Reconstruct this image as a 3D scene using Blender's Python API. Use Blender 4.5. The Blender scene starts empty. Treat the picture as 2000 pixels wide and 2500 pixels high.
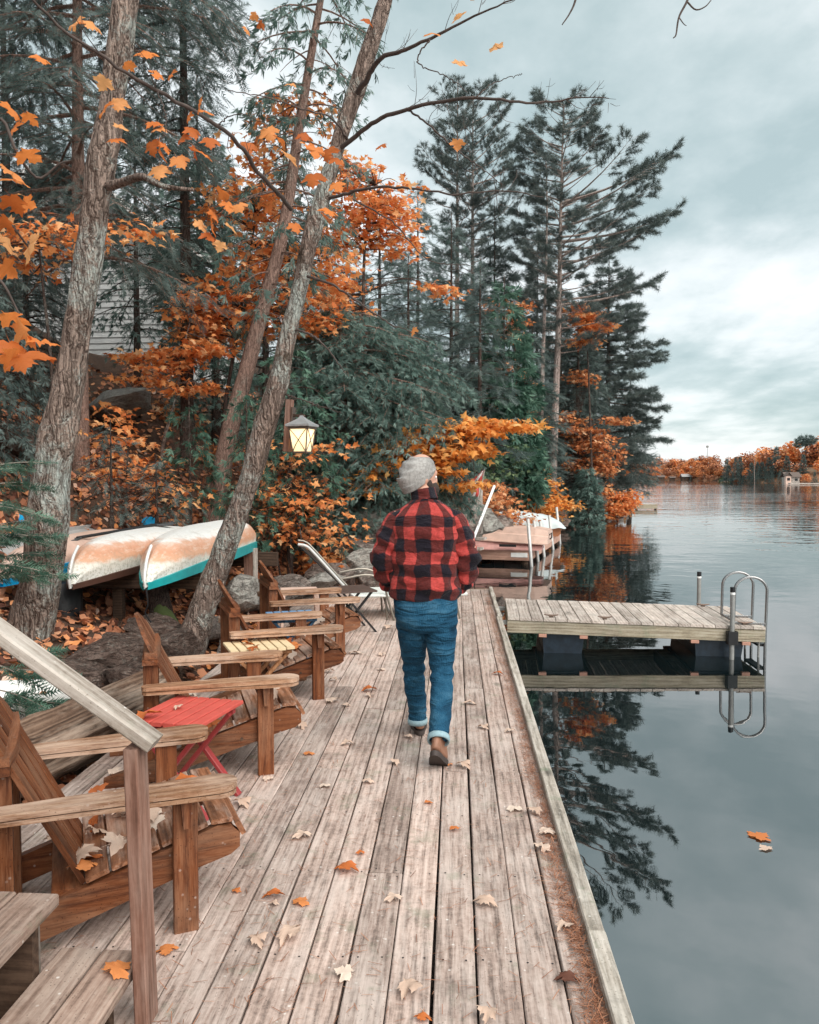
import bpy, bmesh, math, random
import numpy as np
from mathutils import Vector, Matrix, noise as mnoise
R = math.radians
random.seed(7)
rng = np.random.default_rng(11)
sc = bpy.context.scene
COL = sc.collection

# ------------------------------------------------------------------ camera, sky, sun, exposure
CAMZ, FPX = 1.67, 2000.0                      # eye height (m), focal length in pixels of the 2000 x 2500 photograph
YAW, PITCH = math.atan(113/2000), math.atan(85/2000)
cam_d = bpy.data.cameras.new('camera')
cam_d.sensor_fit = 'HORIZONTAL'; cam_d.sensor_width = 36.0; cam_d.lens = 36.0*FPX/2000.0
cam_d.clip_start = 0.05; cam_d.clip_end = 4000
cam = bpy.data.objects.new('camera', cam_d); COL.objects.link(cam)
cam.location = (0, 0, CAMZ); cam.rotation_euler = (R(90)-PITCH, 0, YAW)
sc.camera = cam

SUN_EL = R(44)
sun_dir = Vector((math.cos(SUN_EL)*0.67, -math.cos(SUN_EL)*0.74, math.sin(SUN_EL)))   # towards the sun: behind and over the lake
sd = bpy.data.lights.new('sun', 'SUN'); sd.energy = 1.5; sd.angle = R(55); sd.color = (1.0, 0.94, 0.88)
sun = bpy.data.objects.new('sun', sd); COL.objects.link(sun)
sun.rotation_euler = (-sun_dir).to_track_quat('-Z', 'Y').to_euler(); sun.location = (5, -10, 30)

world = bpy.data.worlds.new('World'); sc.world = world; world.use_nodes = True
def build_world():
    nt = world.node_tree; nt.nodes.clear(); N = nt.nodes.new; L = nt.links.new
    out = N('ShaderNodeOutputWorld')
    sky = N('ShaderNodeTexSky'); sky.sky_type = 'NISHITA'; sky.sun_disc = False
    sky.sun_elevation = SUN_EL; sky.sun_rotation = math.atan2(sun_dir.x, sun_dir.y)
    b1 = N('ShaderNodeBackground'); b1.inputs[1].default_value = 0.09; L(sky.outputs[0], b1.inputs[0])
    tc = N('ShaderNodeTexCoord'); sep = N('ShaderNodeSeparateXYZ'); L(tc.outputs['Generated'], sep.inputs[0])
    def math_(op, a, b=None, clamp=False):
        n = N('ShaderNodeMath'); n.operation = op; n.use_clamp = clamp
        for i, v in enumerate((a, b)):
            if v is None: continue
            if hasattr(v, 'is_linked') or hasattr(v, 'links'): L(v, n.inputs[i])
            else: n.inputs[i].default_value = v
        return n.outputs[0]
    zc = math_('MAXIMUM', sep.outputs[2], 0.0)
    den = math_('ADD', zc, 0.16)
    cx = math_('DIVIDE', sep.outputs[0], den); cy = math_('DIVIDE', sep.outputs[1], den)
    comb = N('ShaderNodeCombineXYZ'); L(cx, comb.inputs[0]); L(cy, comb.inputs[1])
    n1 = N('ShaderNodeTexNoise'); n1.inputs['Scale'].default_value = 0.95; n1.inputs['Detail'].default_value = 7; n1.inputs['Roughness'].default_value = 0.52
    n1.inputs['Distortion'].default_value = 0.25
    mp = N('ShaderNodeMapping'); mp.inputs['Location'].default_value = SKY_OFF; mp.inputs['Scale'].default_value = (1.0, 0.75, 1)
    L(comb.outputs[0], mp.inputs[0]); L(mp.outputs[0], n1.inputs['Vector'])
    n2 = N('ShaderNodeTexNoise'); n2.inputs['Scale'].default_value = 3.6; n2.inputs['Detail'].default_value = 6; n2.inputs['Roughness'].default_value = 0.55
    L(mp.outputs[0], n2.inputs['Vector'])
    mx = math_('ADD', math_('MULTIPLY', n1.outputs[0], 0.72), math_('MULTIPLY', n2.outputs[0], 0.28))
    cr = N('ShaderNodeValToRGB'); L(mx, cr.inputs[0])
    e = cr.color_ramp.elements
    e[0].position = 0.41; e[0].color = (0.215, 0.268, 0.272, 1)
    e[1].position = 0.62; e[1].color = (0.485, 0.495, 0.495, 1)
    m = cr.color_ramp.elements.new(0.47); m.color = (0.275, 0.322, 0.325, 1)
    m = cr.color_ramp.elements.new(0.535); m.color = (0.38, 0.41, 0.412, 1)
    # the cloud deck thins to a pale rim just above the horizon
    hz = N('ShaderNodeMapRange'); L(sep.outputs[2], hz.inputs[0]); hz.inputs[1].default_value = 0.0; hz.inputs[2].default_value = 0.06
    hz.inputs[3].default_value = 1.0; hz.inputs[4].default_value = 0.0; hz.interpolation_type = 'SMOOTHSTEP'
    mixh = N('ShaderNodeMix'); mixh.data_type = 'RGBA'; L(math_('MULTIPLY', hz.outputs[0], 0.6), mixh.inputs[0])
    L(cr.outputs[0], mixh.inputs[6]); mixh.inputs[7].default_value = (0.45, 0.44, 0.44, 1)
    b2 = N('ShaderNodeBackground'); L(mixh.outputs[2], b2.inputs[0]); b2.inputs[1].default_value = SKY_K
    mixs = N('ShaderNodeMixShader'); mixs.inputs[0].default_value = 0.93
    L(b1.outputs[0], mixs.inputs[1]); L(b2.outputs[0], mixs.inputs[2]); L(mixs.outputs[0], out.inputs[0])
SKY_K = 0.82; SKY_OFF = (2.6, 1.5, 0.4)
build_world()
vs = sc.view_settings
vs.view_transform = 'Standard'; vs.look = 'None'; vs.exposure = 1.52; vs.gamma = 1.0; vs.use_curve_mapping = False
sc.cycles.use_denoising = True
try: sc.cycles.denoiser = 'OPENIMAGEDENOISE'
except Exception: pass
sc.cycles.max_bounces = 8; sc.cycles.diffuse_bounces = 6; sc.cycles.transparent_max_bounces = 6; sc.cycles.sample_clamp_indirect = 6
sc.cycles.use_adaptive_sampling = True; sc.cycles.adaptive_threshold = 0.02

# ------------------------------------------------------------------ pixel rays -> places (photograph pixels, 2000 x 2500)
_f = Vector((-math.sin(YAW)*math.cos(PITCH), math.cos(YAW)*math.cos(PITCH), -math.sin(PITCH)))
_r = Vector((math.cos(YAW), math.sin(YAW), 0)); _u = _r.cross(_f)
def ray(x, y): return _f + _r*((x-1000)/FPX) + _u*((1250-y)/FPX)
def at(x, y, d):
    v = ray(x, y); return Vector((0, 0, CAMZ)) + v*(d/v.y)
def on(x, y, z=0.0):
    v = ray(x, y); return Vector((0, 0, CAMZ)) + v*((z-CAMZ)/v.z)
S = 1.1594
def D(x, y, d): return at(x*S, y*S, d)

# ------------------------------------------------------------------ objects
def link(o, parent=None):
    COL.objects.link(o)
    if parent is not None: o.parent = parent
    return o
def tag(o, label=None, cat=None, group=None, kind=None):
    if label: o['label'] = label
    if cat: o['category'] = cat
    if group: o['group'] = group
    if kind: o['kind'] = kind
    return o
def thing(name, label, cat, loc=(0, 0, 0), rz=0.0, group=None):
    o = bpy.data.objects.new(name, None); o.empty_display_size = 0.1
    o.location = loc; o.rotation_euler = (0, 0, rz); link(o)
    return tag(o, label, cat, group)
def obj(name, me, mat=None, parent=None, loc=None, rot=None):
    is_mass = name in ('foliage', 'branches', 'twigs', 'bushes')
    if mat is not None and not me.materials: me.materials.append(mat)
    o = bpy.data.objects.new(name, me); link(o, parent)
    if is_mass: o['kind'] = 'stuff'
    if loc is not None: o.location = loc
    if rot is not None: o.rotation_euler = rot
    return o
def copy_tree(o, parent=None):
    c = o.copy(); link(c, None); c.parent = parent
    for ch in list(o.children): copy_tree(ch, c)
    return c
# ------------------------------------------------------------------ mesh building with numpy
def npmesh(name, V, F, mat=None, smooth=False, uv=None, rnd=None):
    V = np.asarray(V, dtype=np.float32).reshape(-1, 3); F = np.asarray(F, dtype=np.int32)
    n, k = F.shape
    me = bpy.data.meshes.new(name)
    me.vertices.add(len(V)); me.vertices.foreach_set('co', V.ravel())
    me.loops.add(n*k); me.loops.foreach_set('vertex_index', F.ravel())
    me.polygons.add(n); me.polygons.foreach_set('loop_start', np.arange(0, n*k, k, dtype=np.int32))
    try: me.polygons.foreach_set('loop_total', np.full(n, k, dtype=np.int32))
    except Exception: pass
    me.polygons.foreach_set('use_smooth', np.full(n, bool(smooth)))
    if rnd is not None:
        a = me.attributes.new('rnd', 'FLOAT', 'POINT'); a.data.foreach_set('value', np.asarray(rnd, dtype=np.float32))
    if uv is not None:
        l = me.uv_layers.new(name='UVMap'); l.data.foreach_set('uv', np.asarray(uv, dtype=np.float32)[F.ravel()].ravel())
    me.update(calc_edges=True)
    if mat is not None: me.materials.append(mat)
    return me
def join(parts):
    """[(V, F), ...] with equal face size -> one (V, F)"""
    Vs, Fs, o = [], [], 0
    for V, F in parts:
        V = np.asarray(V).reshape(-1, 3); Vs.append(V); Fs.append(np.asarray(F) + o); o += len(V)
    return np.concatenate(Vs), np.concatenate(Fs)
def pymesh(name, V, F, mat=None, smooth=False):
    me = bpy.data.meshes.new(name); me.from_pydata([tuple(v) for v in V], [], [tuple(f) for f in F])
    if smooth:
        for p in me.polygons: p.use_smooth = True
    me.update()
    if mat is not None: me.materials.append(mat)
    return me
class MB:
    """collects shapes into one mesh"""
    def __init__(self): self.V = []; self.F = []
    def add(self, V, F):
        o = len(self.V); self.V += [tuple(v) for v in V]; self.F += [tuple(i+o for i in f) for f in F]; return self
    def box(self, x0, x1, y0, y1, z0, z1, b=0.0, M=None):
        """box; b chamfers the edges that run along its longest axis"""
        if b <= 0:
            V = [(x, y, z) for x in (x0, x1) for y in (y0, y1) for z in (z0, z1)]
            F = [(0, 1, 3, 2), (4, 6, 7, 5), (0, 4, 5, 1), (2, 3, 7, 6), (0, 2, 6, 4), (1, 5, 7, 3)]
        else:
            d = [x1-x0, y1-y0, z1-z0]; ax = d.index(max(d)); lo = [x0, y0, z0]; hi = [x1, y1, z1]
            a1, a2 = [(1, 2), (2, 0), (0, 1)][ax]
            p = [(lo[a1]+b, lo[a2]), (hi[a1]-b, lo[a2]), (hi[a1], lo[a2]+b), (hi[a1], hi[a2]-b), (hi[a1]-b, hi[a2]), (lo[a1]+b, hi[a2]), (lo[a1], hi[a2]-b), (lo[a1], lo[a2]+b)]
            V = []
            for e in (lo[ax], hi[ax]):
                for q in p:
                    v = [0, 0, 0]; v[ax] = e; v[a1] = q[0]; v[a2] = q[1]; V.append(tuple(v))
            F = [tuple(range(7, -1, -1)), tuple(range(8, 16))] + [(i, (i+1) % 8, 8+(i+1) % 8, 8+i) for i in range(8)]
        if M is not None: V = [M @ Vector(v) for v in V]
        return self.add(V, F)
    def beam(self, p0, p1, w, h, b=0.0, up=(0, 0, 1), roll=0.0):
        """rectangular bar from p0 to p1 (w across, h along up)"""
        p0 = Vector(p0); p1 = Vector(p1); z = (p1-p0); L = z.length; z.normalize()
        x = Vector(up).cross(z)
        if x.length < 1e-4: x = Vector((1, 0, 0)).cross(z)
        x.normalize(); y = z.cross(x)
        M = Matrix((x, y, z)).transposed().to_4x4(); M.translation = p0
        if roll: M = M @ Matrix.Rotation(roll, 4, 'Z')
        return self.box(-w/2, w/2, -h/2, h/2, 0, L, b, M)
    def prism(self, pts, h0, h1, M=None):
        """polygon (x, y) extruded from z = h0 to h1"""
        n = len(pts); V = [(p[0], p[1], h0) for p in pts] + [(p[0], p[1], h1) for p in pts]
        F = [tuple(range(n-1, -1, -1)), tuple(range(n, 2*n))] + [(i, (i+1) % n, n+(i+1) % n, n+i) for i in range(n)]
        if M is not None: V = [M @ Vector(v) for v in V]
        return self.add(V, F)
    def tube(self, pts, r, n=8, cap=True):
        V, F = tube(pts, r, n)
        self.add(V, F)
        if cap:
            o = len(self.V)-len(V); k = len(V)//n
            self.F.append(tuple(o+i for i in range(n-1, -1, -1))); self.F.append(tuple(o+(k-1)*n+i for i in range(n)))
        return self
    def mesh(self, name, mat=None, smooth=False): return pymesh(name, self.V, self.F, mat, smooth)
    def obj(self, name, mat, parent=None, smooth=False, loc=None, rot=None):
        me = self.mesh(name, mat, smooth)
        if smooth: autosmooth(me)
        return obj(name, me, None, parent, loc, rot)
def autosmooth(me, ang=40):
    bm = bmesh.new(); bm.from_mesh(me); bm.normal_update()
    for e in bm.edges:
        if len(e.link_faces) == 2 and e.calc_face_angle(0) > R(ang): e.smooth = False
    for f in bm.faces: f.smooth = True
    bm.to_mesh(me); bm.free()
def tube(pts, r, n=8, rough=0.0, seed=0):
    """quads of a tube along pts; r scalar or list"""
    P = np.array([tuple(p) for p in pts], dtype=float); k = len(P)
    rr = np.full(k, r) if np.isscalar(r) else np.asarray(r, dtype=float)
    T = np.gradient(P, axis=0); T /= np.linalg.norm(T, axis=1, keepdims=True)+1e-9
    a = np.array([0, 0, 1.0]) if abs(T[0, 2]) < .9 else np.array([1.0, 0, 0])
    U = np.zeros_like(P); u = np.cross(a, T[0]); u /= np.linalg.norm(u)
    for i in range(k):
        u = u - T[i]*np.dot(u, T[i]); u /= np.linalg.norm(u)+1e-9; U[i] = u
    W = np.cross(T, U)
    th = np.arange(n)*2*np.pi/n
    rad = np.repeat(rr[:, None], n, 1)
    if rough:
        g = np.random.default_rng(seed); rad = rad*(1+rough*g.standard_normal((k, n)))
    V = P[:, None, :] + rad[..., None]*(np.cos(th)[None, :, None]*U[:, None, :] + np.sin(th)[None, :, None]*W[:, None, :])
    i = np.arange(k-1)[:, None]*n; j = np.arange(n)[None, :]; j2 = (j+1) % n
    F = np.stack([i+j, i+j2, i+n+j2, i+n+j], -1).reshape(-1, 4)
    return V.reshape(-1, 3), F
def spline(pts, n):
    """Catmull-Rom through pts (arrays of any width), n samples"""
    P = np.array([tuple(p) for p in pts], dtype=float)
    P = np.vstack([2*P[0]-P[1], P, 2*P[-1]-P[-2]])
    t = np.linspace(0, len(P)-3-1e-6, n); i = t.astype(int); f = (t-i)[:, None]
    a, b, c, d = P[i], P[i+1], P[i+2], P[i+3]
    return .5*(2*b + (c-a)*f + (2*a-5*b+4*c-d)*f**2 + (3*b-a-3*c+d)*f**3)
def scatter(TV, TF, pos, Rm, s):
    """copies of a template (n x 3, m x k) at pos with rotation matrices Rm (columns = template axes) and sizes s"""
    pos = np.asarray(pos); N = len(pos); TV = np.asarray(TV); TF = np.asarray(TF); n = len(TV)
    s = np.broadcast_to(np.asarray(s, dtype=float), (N,))
    V = np.einsum('nij,kj->nki', Rm, TV)*s[:, None, None] + pos[:, None, :]
    F = TF[None] + (np.arange(N)*n)[:, None, None]
    return V.reshape(-1, 3), F.reshape(-1, TF.shape[1])
def frames(X, up=None, roll=None, g=rng):
    """rotation matrices whose first column is X, third leans to up"""
    X = np.asarray(X, dtype=float); X = X/(np.linalg.norm(X, axis=1, keepdims=True)+1e-9); N = len(X)
    up = np.broadcast_to(np.array([0, 0, 1.0]) if up is None else up, (N, 3))
    Y = np.cross(up, X); l = np.linalg.norm(Y, axis=1, keepdims=True)
    Y = np.where(l < 1e-3, np.array([[0, 1.0, 0]]), Y/(l+1e-9)); Z = np.cross(X, Y)
    if roll is not None:
        c, s_ = np.cos(roll)[:, None], np.sin(roll)[:, None]; Y, Z = Y*c+Z*s_, Z*c-Y*s_
    return np.stack([X, Y, Z], -1)

# ------------------------------------------------------------------ materials
def mat_new(name):
    m = bpy.data.materials.new(name); m.use_nodes = True; nt = m.node_tree
    b = nt.nodes['Principled BSDF']; return m, nt, b
class NB:
    """tiny node-building helper"""
    def __init__(self, nt): self.nt = nt
    def n(self, t, **kw):
        o = self.nt.nodes.new(t)
        for k, v in kw.items():
            if k.startswith('i_'): o.inputs[k[2:].replace('_', ' ')].default_value = v
            else: setattr(o, k, v)
        return o
    def l(self, a, b): self.nt.links.new(a, b)
    def math(self, op, a, b=None, clamp=False):
        o = self.n('ShaderNodeMath', operation=op); o.use_clamp = clamp
        for i, v in enumerate((a, b)):
            if v is None: continue
            if isinstance(v, (int, float)): o.inputs[i].default_value = v
            else: self.l(v, o.inputs[i])
        return o.outputs[0]
    def coords(self, kind='Object', scale=(1, 1, 1), rand=0.0):
        tc = self.n('ShaderNodeTexCoord'); mp = self.n('ShaderNodeMapping'); mp.inputs['Scale'].default_value = scale
        src = tc.outputs[kind]
        if rand:
            oi = self.n('ShaderNodeObjectInfo'); v = self.n('ShaderNodeVectorMath', operation='ADD')
            c = self.n('ShaderNodeCombineXYZ'); r = self.math('MULTIPLY', oi.outputs['Random'], rand)
            for k in range(3): self.l(r, c.inputs[k])
            self.l(src, v.inputs[0]); self.l(c.outputs[0], v.inputs[1]); src = v.outputs[0]
        self.l(src, mp.inputs[0]); return mp.outputs[0]
    def noise(self, vec, scale, detail=4, rough=.55, dist=0.0):
        o = self.n('ShaderNodeTexNoise'); o.inputs['Scale'].default_value = scale; o.inputs['Detail'].default_value = detail
        o.inputs['Roughness'].default_value = rough; o.inputs['Distortion'].default_value = dist
        if vec is not None: self.l(vec, o.inputs['Vector'])
        return o.outputs['Fac']
    def voro(self, vec, scale, feature='F1', out='Distance'):
        o = self.n('ShaderNodeTexVoronoi', feature=feature); o.inputs['Scale'].default_value = scale; self.l(vec, o.inputs['Vector'])
        return o.outputs[out]
    def ramp(self, fac, stops, interp='LINEAR'):
        o = self.n('ShaderNodeValToRGB'); r = o.color_ramp; r.interpolation = interp
        while len(r.elements) < len(stops): r.elements.new(.5)
        for e, (p, c) in zip(r.elements, stops):
            e.position = p; e.color = tuple(c)+(1,) if len(c) == 3 else c
        self.l(fac, o.inputs[0]); return o.outputs[0]
    def rng(self, fac, a, b, c=0.0, d=1.0):
        o = self.n('ShaderNodeMapRange'); self.l(fac, o.inputs[0])
        for i, v in enumerate((a, b, c, d)): o.inputs[i+1].default_value = v
        return o.outputs[0]
    def mix(self, fac, a, b, mode='MIX'):
        o = self.n('ShaderNodeMix', data_type='RGBA', blend_type=mode)
        for s, v in ((0, fac), (6, a), (7, b)):
            if isinstance(v, (int, float)): o.inputs[s].default_value = v
            elif isinstance(v, tuple): o.inputs[s].default_value = v if len(v) == 4 else v+(1,)
            else: self.l(v, o.inputs[s])
        return o.outputs[2]
    def bump(self, h, strength=.5, dist=.01):
        o = self.n('ShaderNodeBump'); o.inputs['Strength'].default_value = strength; o.inputs['Distance'].default_value = dist
        self.l(h, o.inputs['Height']); return o.outputs[0]
    def attr(self, name):
        o = self.n('ShaderNodeAttribute'); o.attribute_name = name; return o.outputs['Fac']
def plain(name, c, rough=.6, metal=0.0, spec=.4, vary=.12, scale=14, bump=.15):
    m, nt, b = mat_new(name); q = NB(nt)
    v = q.coords(); f = q.noise(v, scale, 5)
    k = q.rng(f, .3, .7, 1-vary, 1+vary)
    cc = q.n('ShaderNodeVectorMath', operation='SCALE'); cc.inputs[0].default_value = c; q.l(k, cc.inputs['Scale'])
    q.l(cc.outputs[0], b.inputs['Base Color']); b.inputs['Roughness'].default_value = rough; b.inputs['Metallic'].default_value = metal
    b.inputs['Specular IOR Level'].default_value = spec
    if bump: q.l(q.bump(q.noise(v, scale*5, 4), bump, .004), b.inputs['Normal'])
    return m
def wood(name, pale, mid, dark, rand=30.0, axis='Y', rough=.75, wear=None, wear_amt=.5, lichen=0.0, obj_var=.25, fine=70.0, bumpd=.0035, knots=True, spots=0.0, wearscale=3.0, blot=.2):
    """boards: streaky grain along one local axis, knots, stains, optional worn pale film and lichen"""
    m, nt, b = mat_new(name); q = NB(nt)
    st = {'X': (.06, 1, 1), 'Y': (1, .06, 1), 'Z': (1, 1, .06)}[axis]
    st2 = {'X': (.3, 1, 1), 'Y': (1, .3, 1), 'Z': (1, 1, .3)}[axis]
    v0 = q.coords(rand=rand); v = q.coords(scale=st, rand=rand); v2 = q.coords(scale=st2, rand=rand)
    g1 = q.noise(v, fine*1.5, 5, .6, .3); g2 = q.noise(v2, 7, 6, .62, .5); g3 = q.noise(v0, 2.1, 3); g4 = q.noise(v0, 48, 4, .7)
    wv = q.n('ShaderNodeTexWave', wave_type='RINGS', rings_direction={'X': 'X', 'Y': 'Y', 'Z': 'Z'}[axis])
    wv.inputs['Scale'].default_value = 11; wv.inputs['Distortion'].default_value = 5.5; wv.inputs['Detail'].default_value = 2
    q.l(q.coords(scale=tuple(.35*s if s < 1 else s for s in st2), rand=rand), wv.inputs['Vector'])
    grain = q.math('ADD', q.math('ADD', q.math('MULTIPLY', g1, .36), q.math('MULTIPLY', g4, blot)), q.math('ADD', q.math('MULTIPLY', wv.outputs['Fac'], .10), q.math('MULTIPLY', g2, .54-blot)))
    col = q.ramp(grain, [(.36, dark), (.49, mid), (.62, pale)])
    oi = q.n('ShaderNodeObjectInfo')
    kk = q.math('ADD', q.rng(oi.outputs['Random'], 0, 1, 1-obj_var, 1+obj_var*.7), q.rng(g3, .3, .7, -.12, .12))
    sc_ = q.n('ShaderNodeVectorMath', operation='SCALE'); q.l(col, sc_.inputs[0]); q.l(kk, sc_.inputs['Scale']); col = sc_.outputs[0]
    hgt = grain
    if wear is not None:
        w = q.math('ADD', q.noise(v2, wearscale*2, 5, .65), q.math('MULTIPLY', g1, .35))
        col = q.mix(q.math('MULTIPLY', q.rng(w, .62, .82), wear_amt), col, wear)
    if knots:
        kn = q.voro(q.coords(scale=tuple(.4 if s < 1 else 1 for s in st), rand=rand*1.7), 3.1)
        col = q.mix(q.rng(kn, .1, .02, 0, .75), col, tuple(c*.45 for c in dark))
    if spots:
        dk = q.voro(v0, 70); dn = q.noise(v0, 7, 3); col = q.mix(q.math('MULTIPLY', q.math('MULTIPLY', q.rng(dk, .2, .1), q.rng(dn, .42, .55)), .7), col, tuple(c*.55 for c in dark))
        sp = q.voro(v0, 26); sm = q.noise(v0, 5, 2)
        col = q.mix(q.math('MULTIPLY', q.math('MULTIPLY', q.rng(sp, .16, .08), q.rng(sm, .5, .6)), spots), col, (.72, .68, .63))
        st_ = q.noise(v0, 3.3, 6, .7); col = q.mix(q.math('MULTIPLY', q.rng(st_, .55, .72), .55), col, tuple(c*.62 for c in dark))
    if lichen:
        li = q.noise(v0, 4.5, 8, .72); col = q.mix(q.math('MULTIPLY', q.rng(li, .56, .66), lichen), col, (.16, .20, .13))
    q.l(col, b.inputs['Base Color']); b.inputs['Roughness'].default_value = rough; b.inputs['Specular IOR Level'].default_value = .25
    q.l(q.bump(hgt, .9, bumpd), b.inputs['Normal'])
    return m
def leafmat(name, stops, trans=.35, rough=.55, spec=.25, veins=False):
    m, nt, b = mat_new(name); q = NB(nt)
    col = q.ramp(q.attr('rnd'), stops)
    if veins:
        v = q.coords('Object'); nz = q.noise(v, 30, 5, .6); col = q.mix(q.math('MULTIPLY', q.rng(nz, .5, .75), .35), col, tuple(c*.5 for c in stops[0][1]))
    q.l(col, b.inputs['Base Color']); b.inputs['Roughness'].default_value = rough; b.inputs['Specular IOR Level'].default_value = spec
    if trans:
        t = q.n('ShaderNodeBsdfTranslucent'); q.l(col, t.inputs[0]); ms = q.n('ShaderNodeMixShader'); ms.inputs[0].default_value = trans
        q.l(b.outputs[0], ms.inputs[1]); q.l(t.outputs[0], ms.inputs[2]); q.l(ms.outputs[0], nt.nodes['Material Output'].inputs[0])
    return m
def barkmat(name, ridge, groove, lichen=(.36, .41, .36), li_amt=.8, li_scale=3.0, li_edge=.52, moss=0.0, scale=22, disp=.02, stretch=.16):
    m, nt, b = mat_new(name); q = NB(nt)
    v0 = q.coords(); v = q.coords(scale=(1, 1, stretch))
    w = q.noise(v0, 3, 3); vd = q.n('ShaderNodeVectorMath', operation='ADD'); sc_ = q.n('ShaderNodeVectorMath', operation='SCALE')
    nn = q.n('ShaderNodeTexNoise'); nn.inputs['Scale'].default_value = 4; q.l(v0, nn.inputs['Vector'])
    q.l(nn.outputs['Color'], sc_.inputs[0]); sc_.inputs['Scale'].default_value = .12; q.l(v, vd.inputs[0]); q.l(sc_.outputs[0], vd.inputs[1])
    def ridge_(sc2, det):
        n_ = q.noise(vd.outputs[0], sc2, det, .55, .15); return q.rng(q.math('ABSOLUTE', q.math('SUBTRACT', n_, .5)), 0.0, .11)
    f = q.noise(v0, 55, 5, .7)
    h = q.math('ADD', q.math('MULTIPLY', q.math('MINIMUM', ridge_(scale*.8, 3), q.math('ADD', ridge_(scale*1.9, 2), .25)), .72), q.math('MULTIPLY', f, .5))
    col = q.ramp(h, [(.24, groove), (.55, ridge), (1.0, tuple(min(1, c*1.45) for c in ridge))])
    ln = q.math('ADD', q.math('MULTIPLY', q.noise(v0, li_scale, 7, .7), .75), q.math('MULTIPLY', f, .25))
    col = q.mix(q.math('MULTIPLY', q.math('MULTIPLY', q.rng(ln, li_edge, li_edge+.07), q.rng(h, .3, .7, .25, 1)), li_amt), col, lichen)
    if moss:
        mo = q.noise(v0, 2.2, 5, .6); col = q.mix(q.math('MULTIPLY', q.rng(mo, .62, .7), moss), col, (.06, .045, .03))
    q.l(col, b.inputs['Base Color']); b.inputs['Roughness'].default_value = .9; b.inputs['Specular IOR Level'].default_value = .15
    q.l(q.bump(h, 1.0, disp), b.inputs['Normal'])
    return m
def rockmat(name, a, c, lichen=.5, dark=(.05, .05, .05)):
    m, nt, b = mat_new(name); q = NB(nt); v = q.coords()
    n1 = q.noise(v, 3.2, 7, .65); n2 = q.noise(v, 17, 5, .7); n3 = q.noise(v, 5.5, 8, .75)
    col = q.ramp(q.math('ADD', q.math('MULTIPLY', n1, .6), q.math('MULTIPLY', n2, .4)), [(.34, dark), (.46, a), (.62, c)])
    n5 = q.noise(q.coords(scale=(.6, .6, 2.4)), 3.4, 6, .6, .9); crk = q.rng(q.math('ABSOLUTE', q.math('SUBTRACT', n5, .5)), 0, .03); col = q.mix(q.math('MULTIPLY', q.math('SUBTRACT', 1.0, crk), .55), col, dark); n1 = q.math('ADD', n1, q.math('MULTIPLY', crk, .25))
    col = q.mix(q.math('MULTIPLY', q.rng(n3, .54, .6), lichen), col, (.42, .44, .39))
    q.l(col, b.inputs['Base Color']); b.inputs['Roughness'].default_value = .9; b.inputs['Specular IOR Level'].default_value = .2
    q.l(q.bump(q.math('ADD', n1, q.math('MULTIPLY', n2, .5)), 1.0, .05), b.inputs['Normal'])
    return m

M = {}
M['deck'] = wood('deck_boards', (.57, .445, .385), (.405, .302, .255), (.155, .115, .096), spots=.85, lichen=.35, wear=(.62, .53, .475), wear_amt=.55, obj_var=.3, bumpd=.005, blot=.3)
M['tread'] = wood('stair_tread_wood', (.42, .31, .25), (.30, .205, .16), (.13, .085, .065), spots=.8, lichen=.5, wear=(.5, .42, .36), wear_amt=.4, obj_var=.15)
M['cap'] = wood('edge_board_wood', (.46, .41, .355), (.31, .27, .225), (.12, .105, .085), lichen=.55, spots=.7, wear=(.62, .58, .52), wear_amt=.6)
M['greywood'] = wood('grey_weathered_wood', (.50, .46, .41), (.34, .29, .25), (.14, .115, .095), axis='Z', lichen=.3, wear=(.64, .58, .54), wear_amt=.55, spots=.5)
M['railwood'] = wood('rail_wood', (.47, .42, .365), (.37, .315, .265), (.22, .175, .14), axis='Z', lichen=.2, wear=(.58, .53, .48), wear_amt=.5, spots=.8, blot=.32)
M['postwood'] = wood('post_wood', (.27, .15, .11), (.18, .09, .063), (.09, .042, .028), axis='Z', wear=(.4, .3, .25), wear_amt=.3, blot=.1)
for _k, _a in (('chair', 'Z'), ('chairX', 'X'), ('chairY', 'Y')):
    M[_k] = wood('stained_chair_wood_'+_a.lower(), (.225, .078, .030), (.15, .047, .017), (.055, .017, .008), axis=_a, rand=19, wear=(.36, .21, .13), wear_amt=.35, rough=.5, fine=140, spots=.25, obj_var=.16, bumpd=.0015, blot=.08)
M['slat'] = wood('stained_slat_wood', (.33, .15, .08), (.22, .09, .043), (.08, .032, .016), axis='Y', rand=23, wear=(.52, .4, .33), wear_amt=.6, rough=.6, bumpd=.002, spots=.5)
M['arm'] = wood('worn_arm_wood', (.44, .265, .165), (.30, .155, .085), (.14, .06, .028), axis='X', rand=17, fine=130, wear=(.58, .42, .32), wear_amt=.75, rough=.65, bumpd=.002, spots=.4)
M['fdock'] = wood('floating_dock_boards', (.60, .53, .47), (.45, .375, .325), (.2, .165, .14), lichen=.3, spots=.7, wear=(.66, .6, .54), wear_amt=.5)
M['fascia'] = wood('dock_fascia_wood', (.47, .42, .33), (.33, .28, .2), (.15, .12, .085), axis='X', lichen=.4)
M['dock2'] = wood('brown_dock_wood', (.56, .36, .28), (.44, .26, .195), (.25, .135, .10), axis='X', obj_var=.1, knots=False)
M['dock2d'] = wood('brown_dock_deck_wood', (.62, .41, .34), (.5, .31, .25), (.3, .17, .13), axis='Y', obj_var=.1, knots=False)
M['log'] = wood('old_log_wood', (.25, .165, .115), (.125, .075, .05), (.03, .018, .012), axis='X', fine=26, bumpd=.04, wear=(.42, .33, .26), wear_amt=.65, blot=.12)
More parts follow.
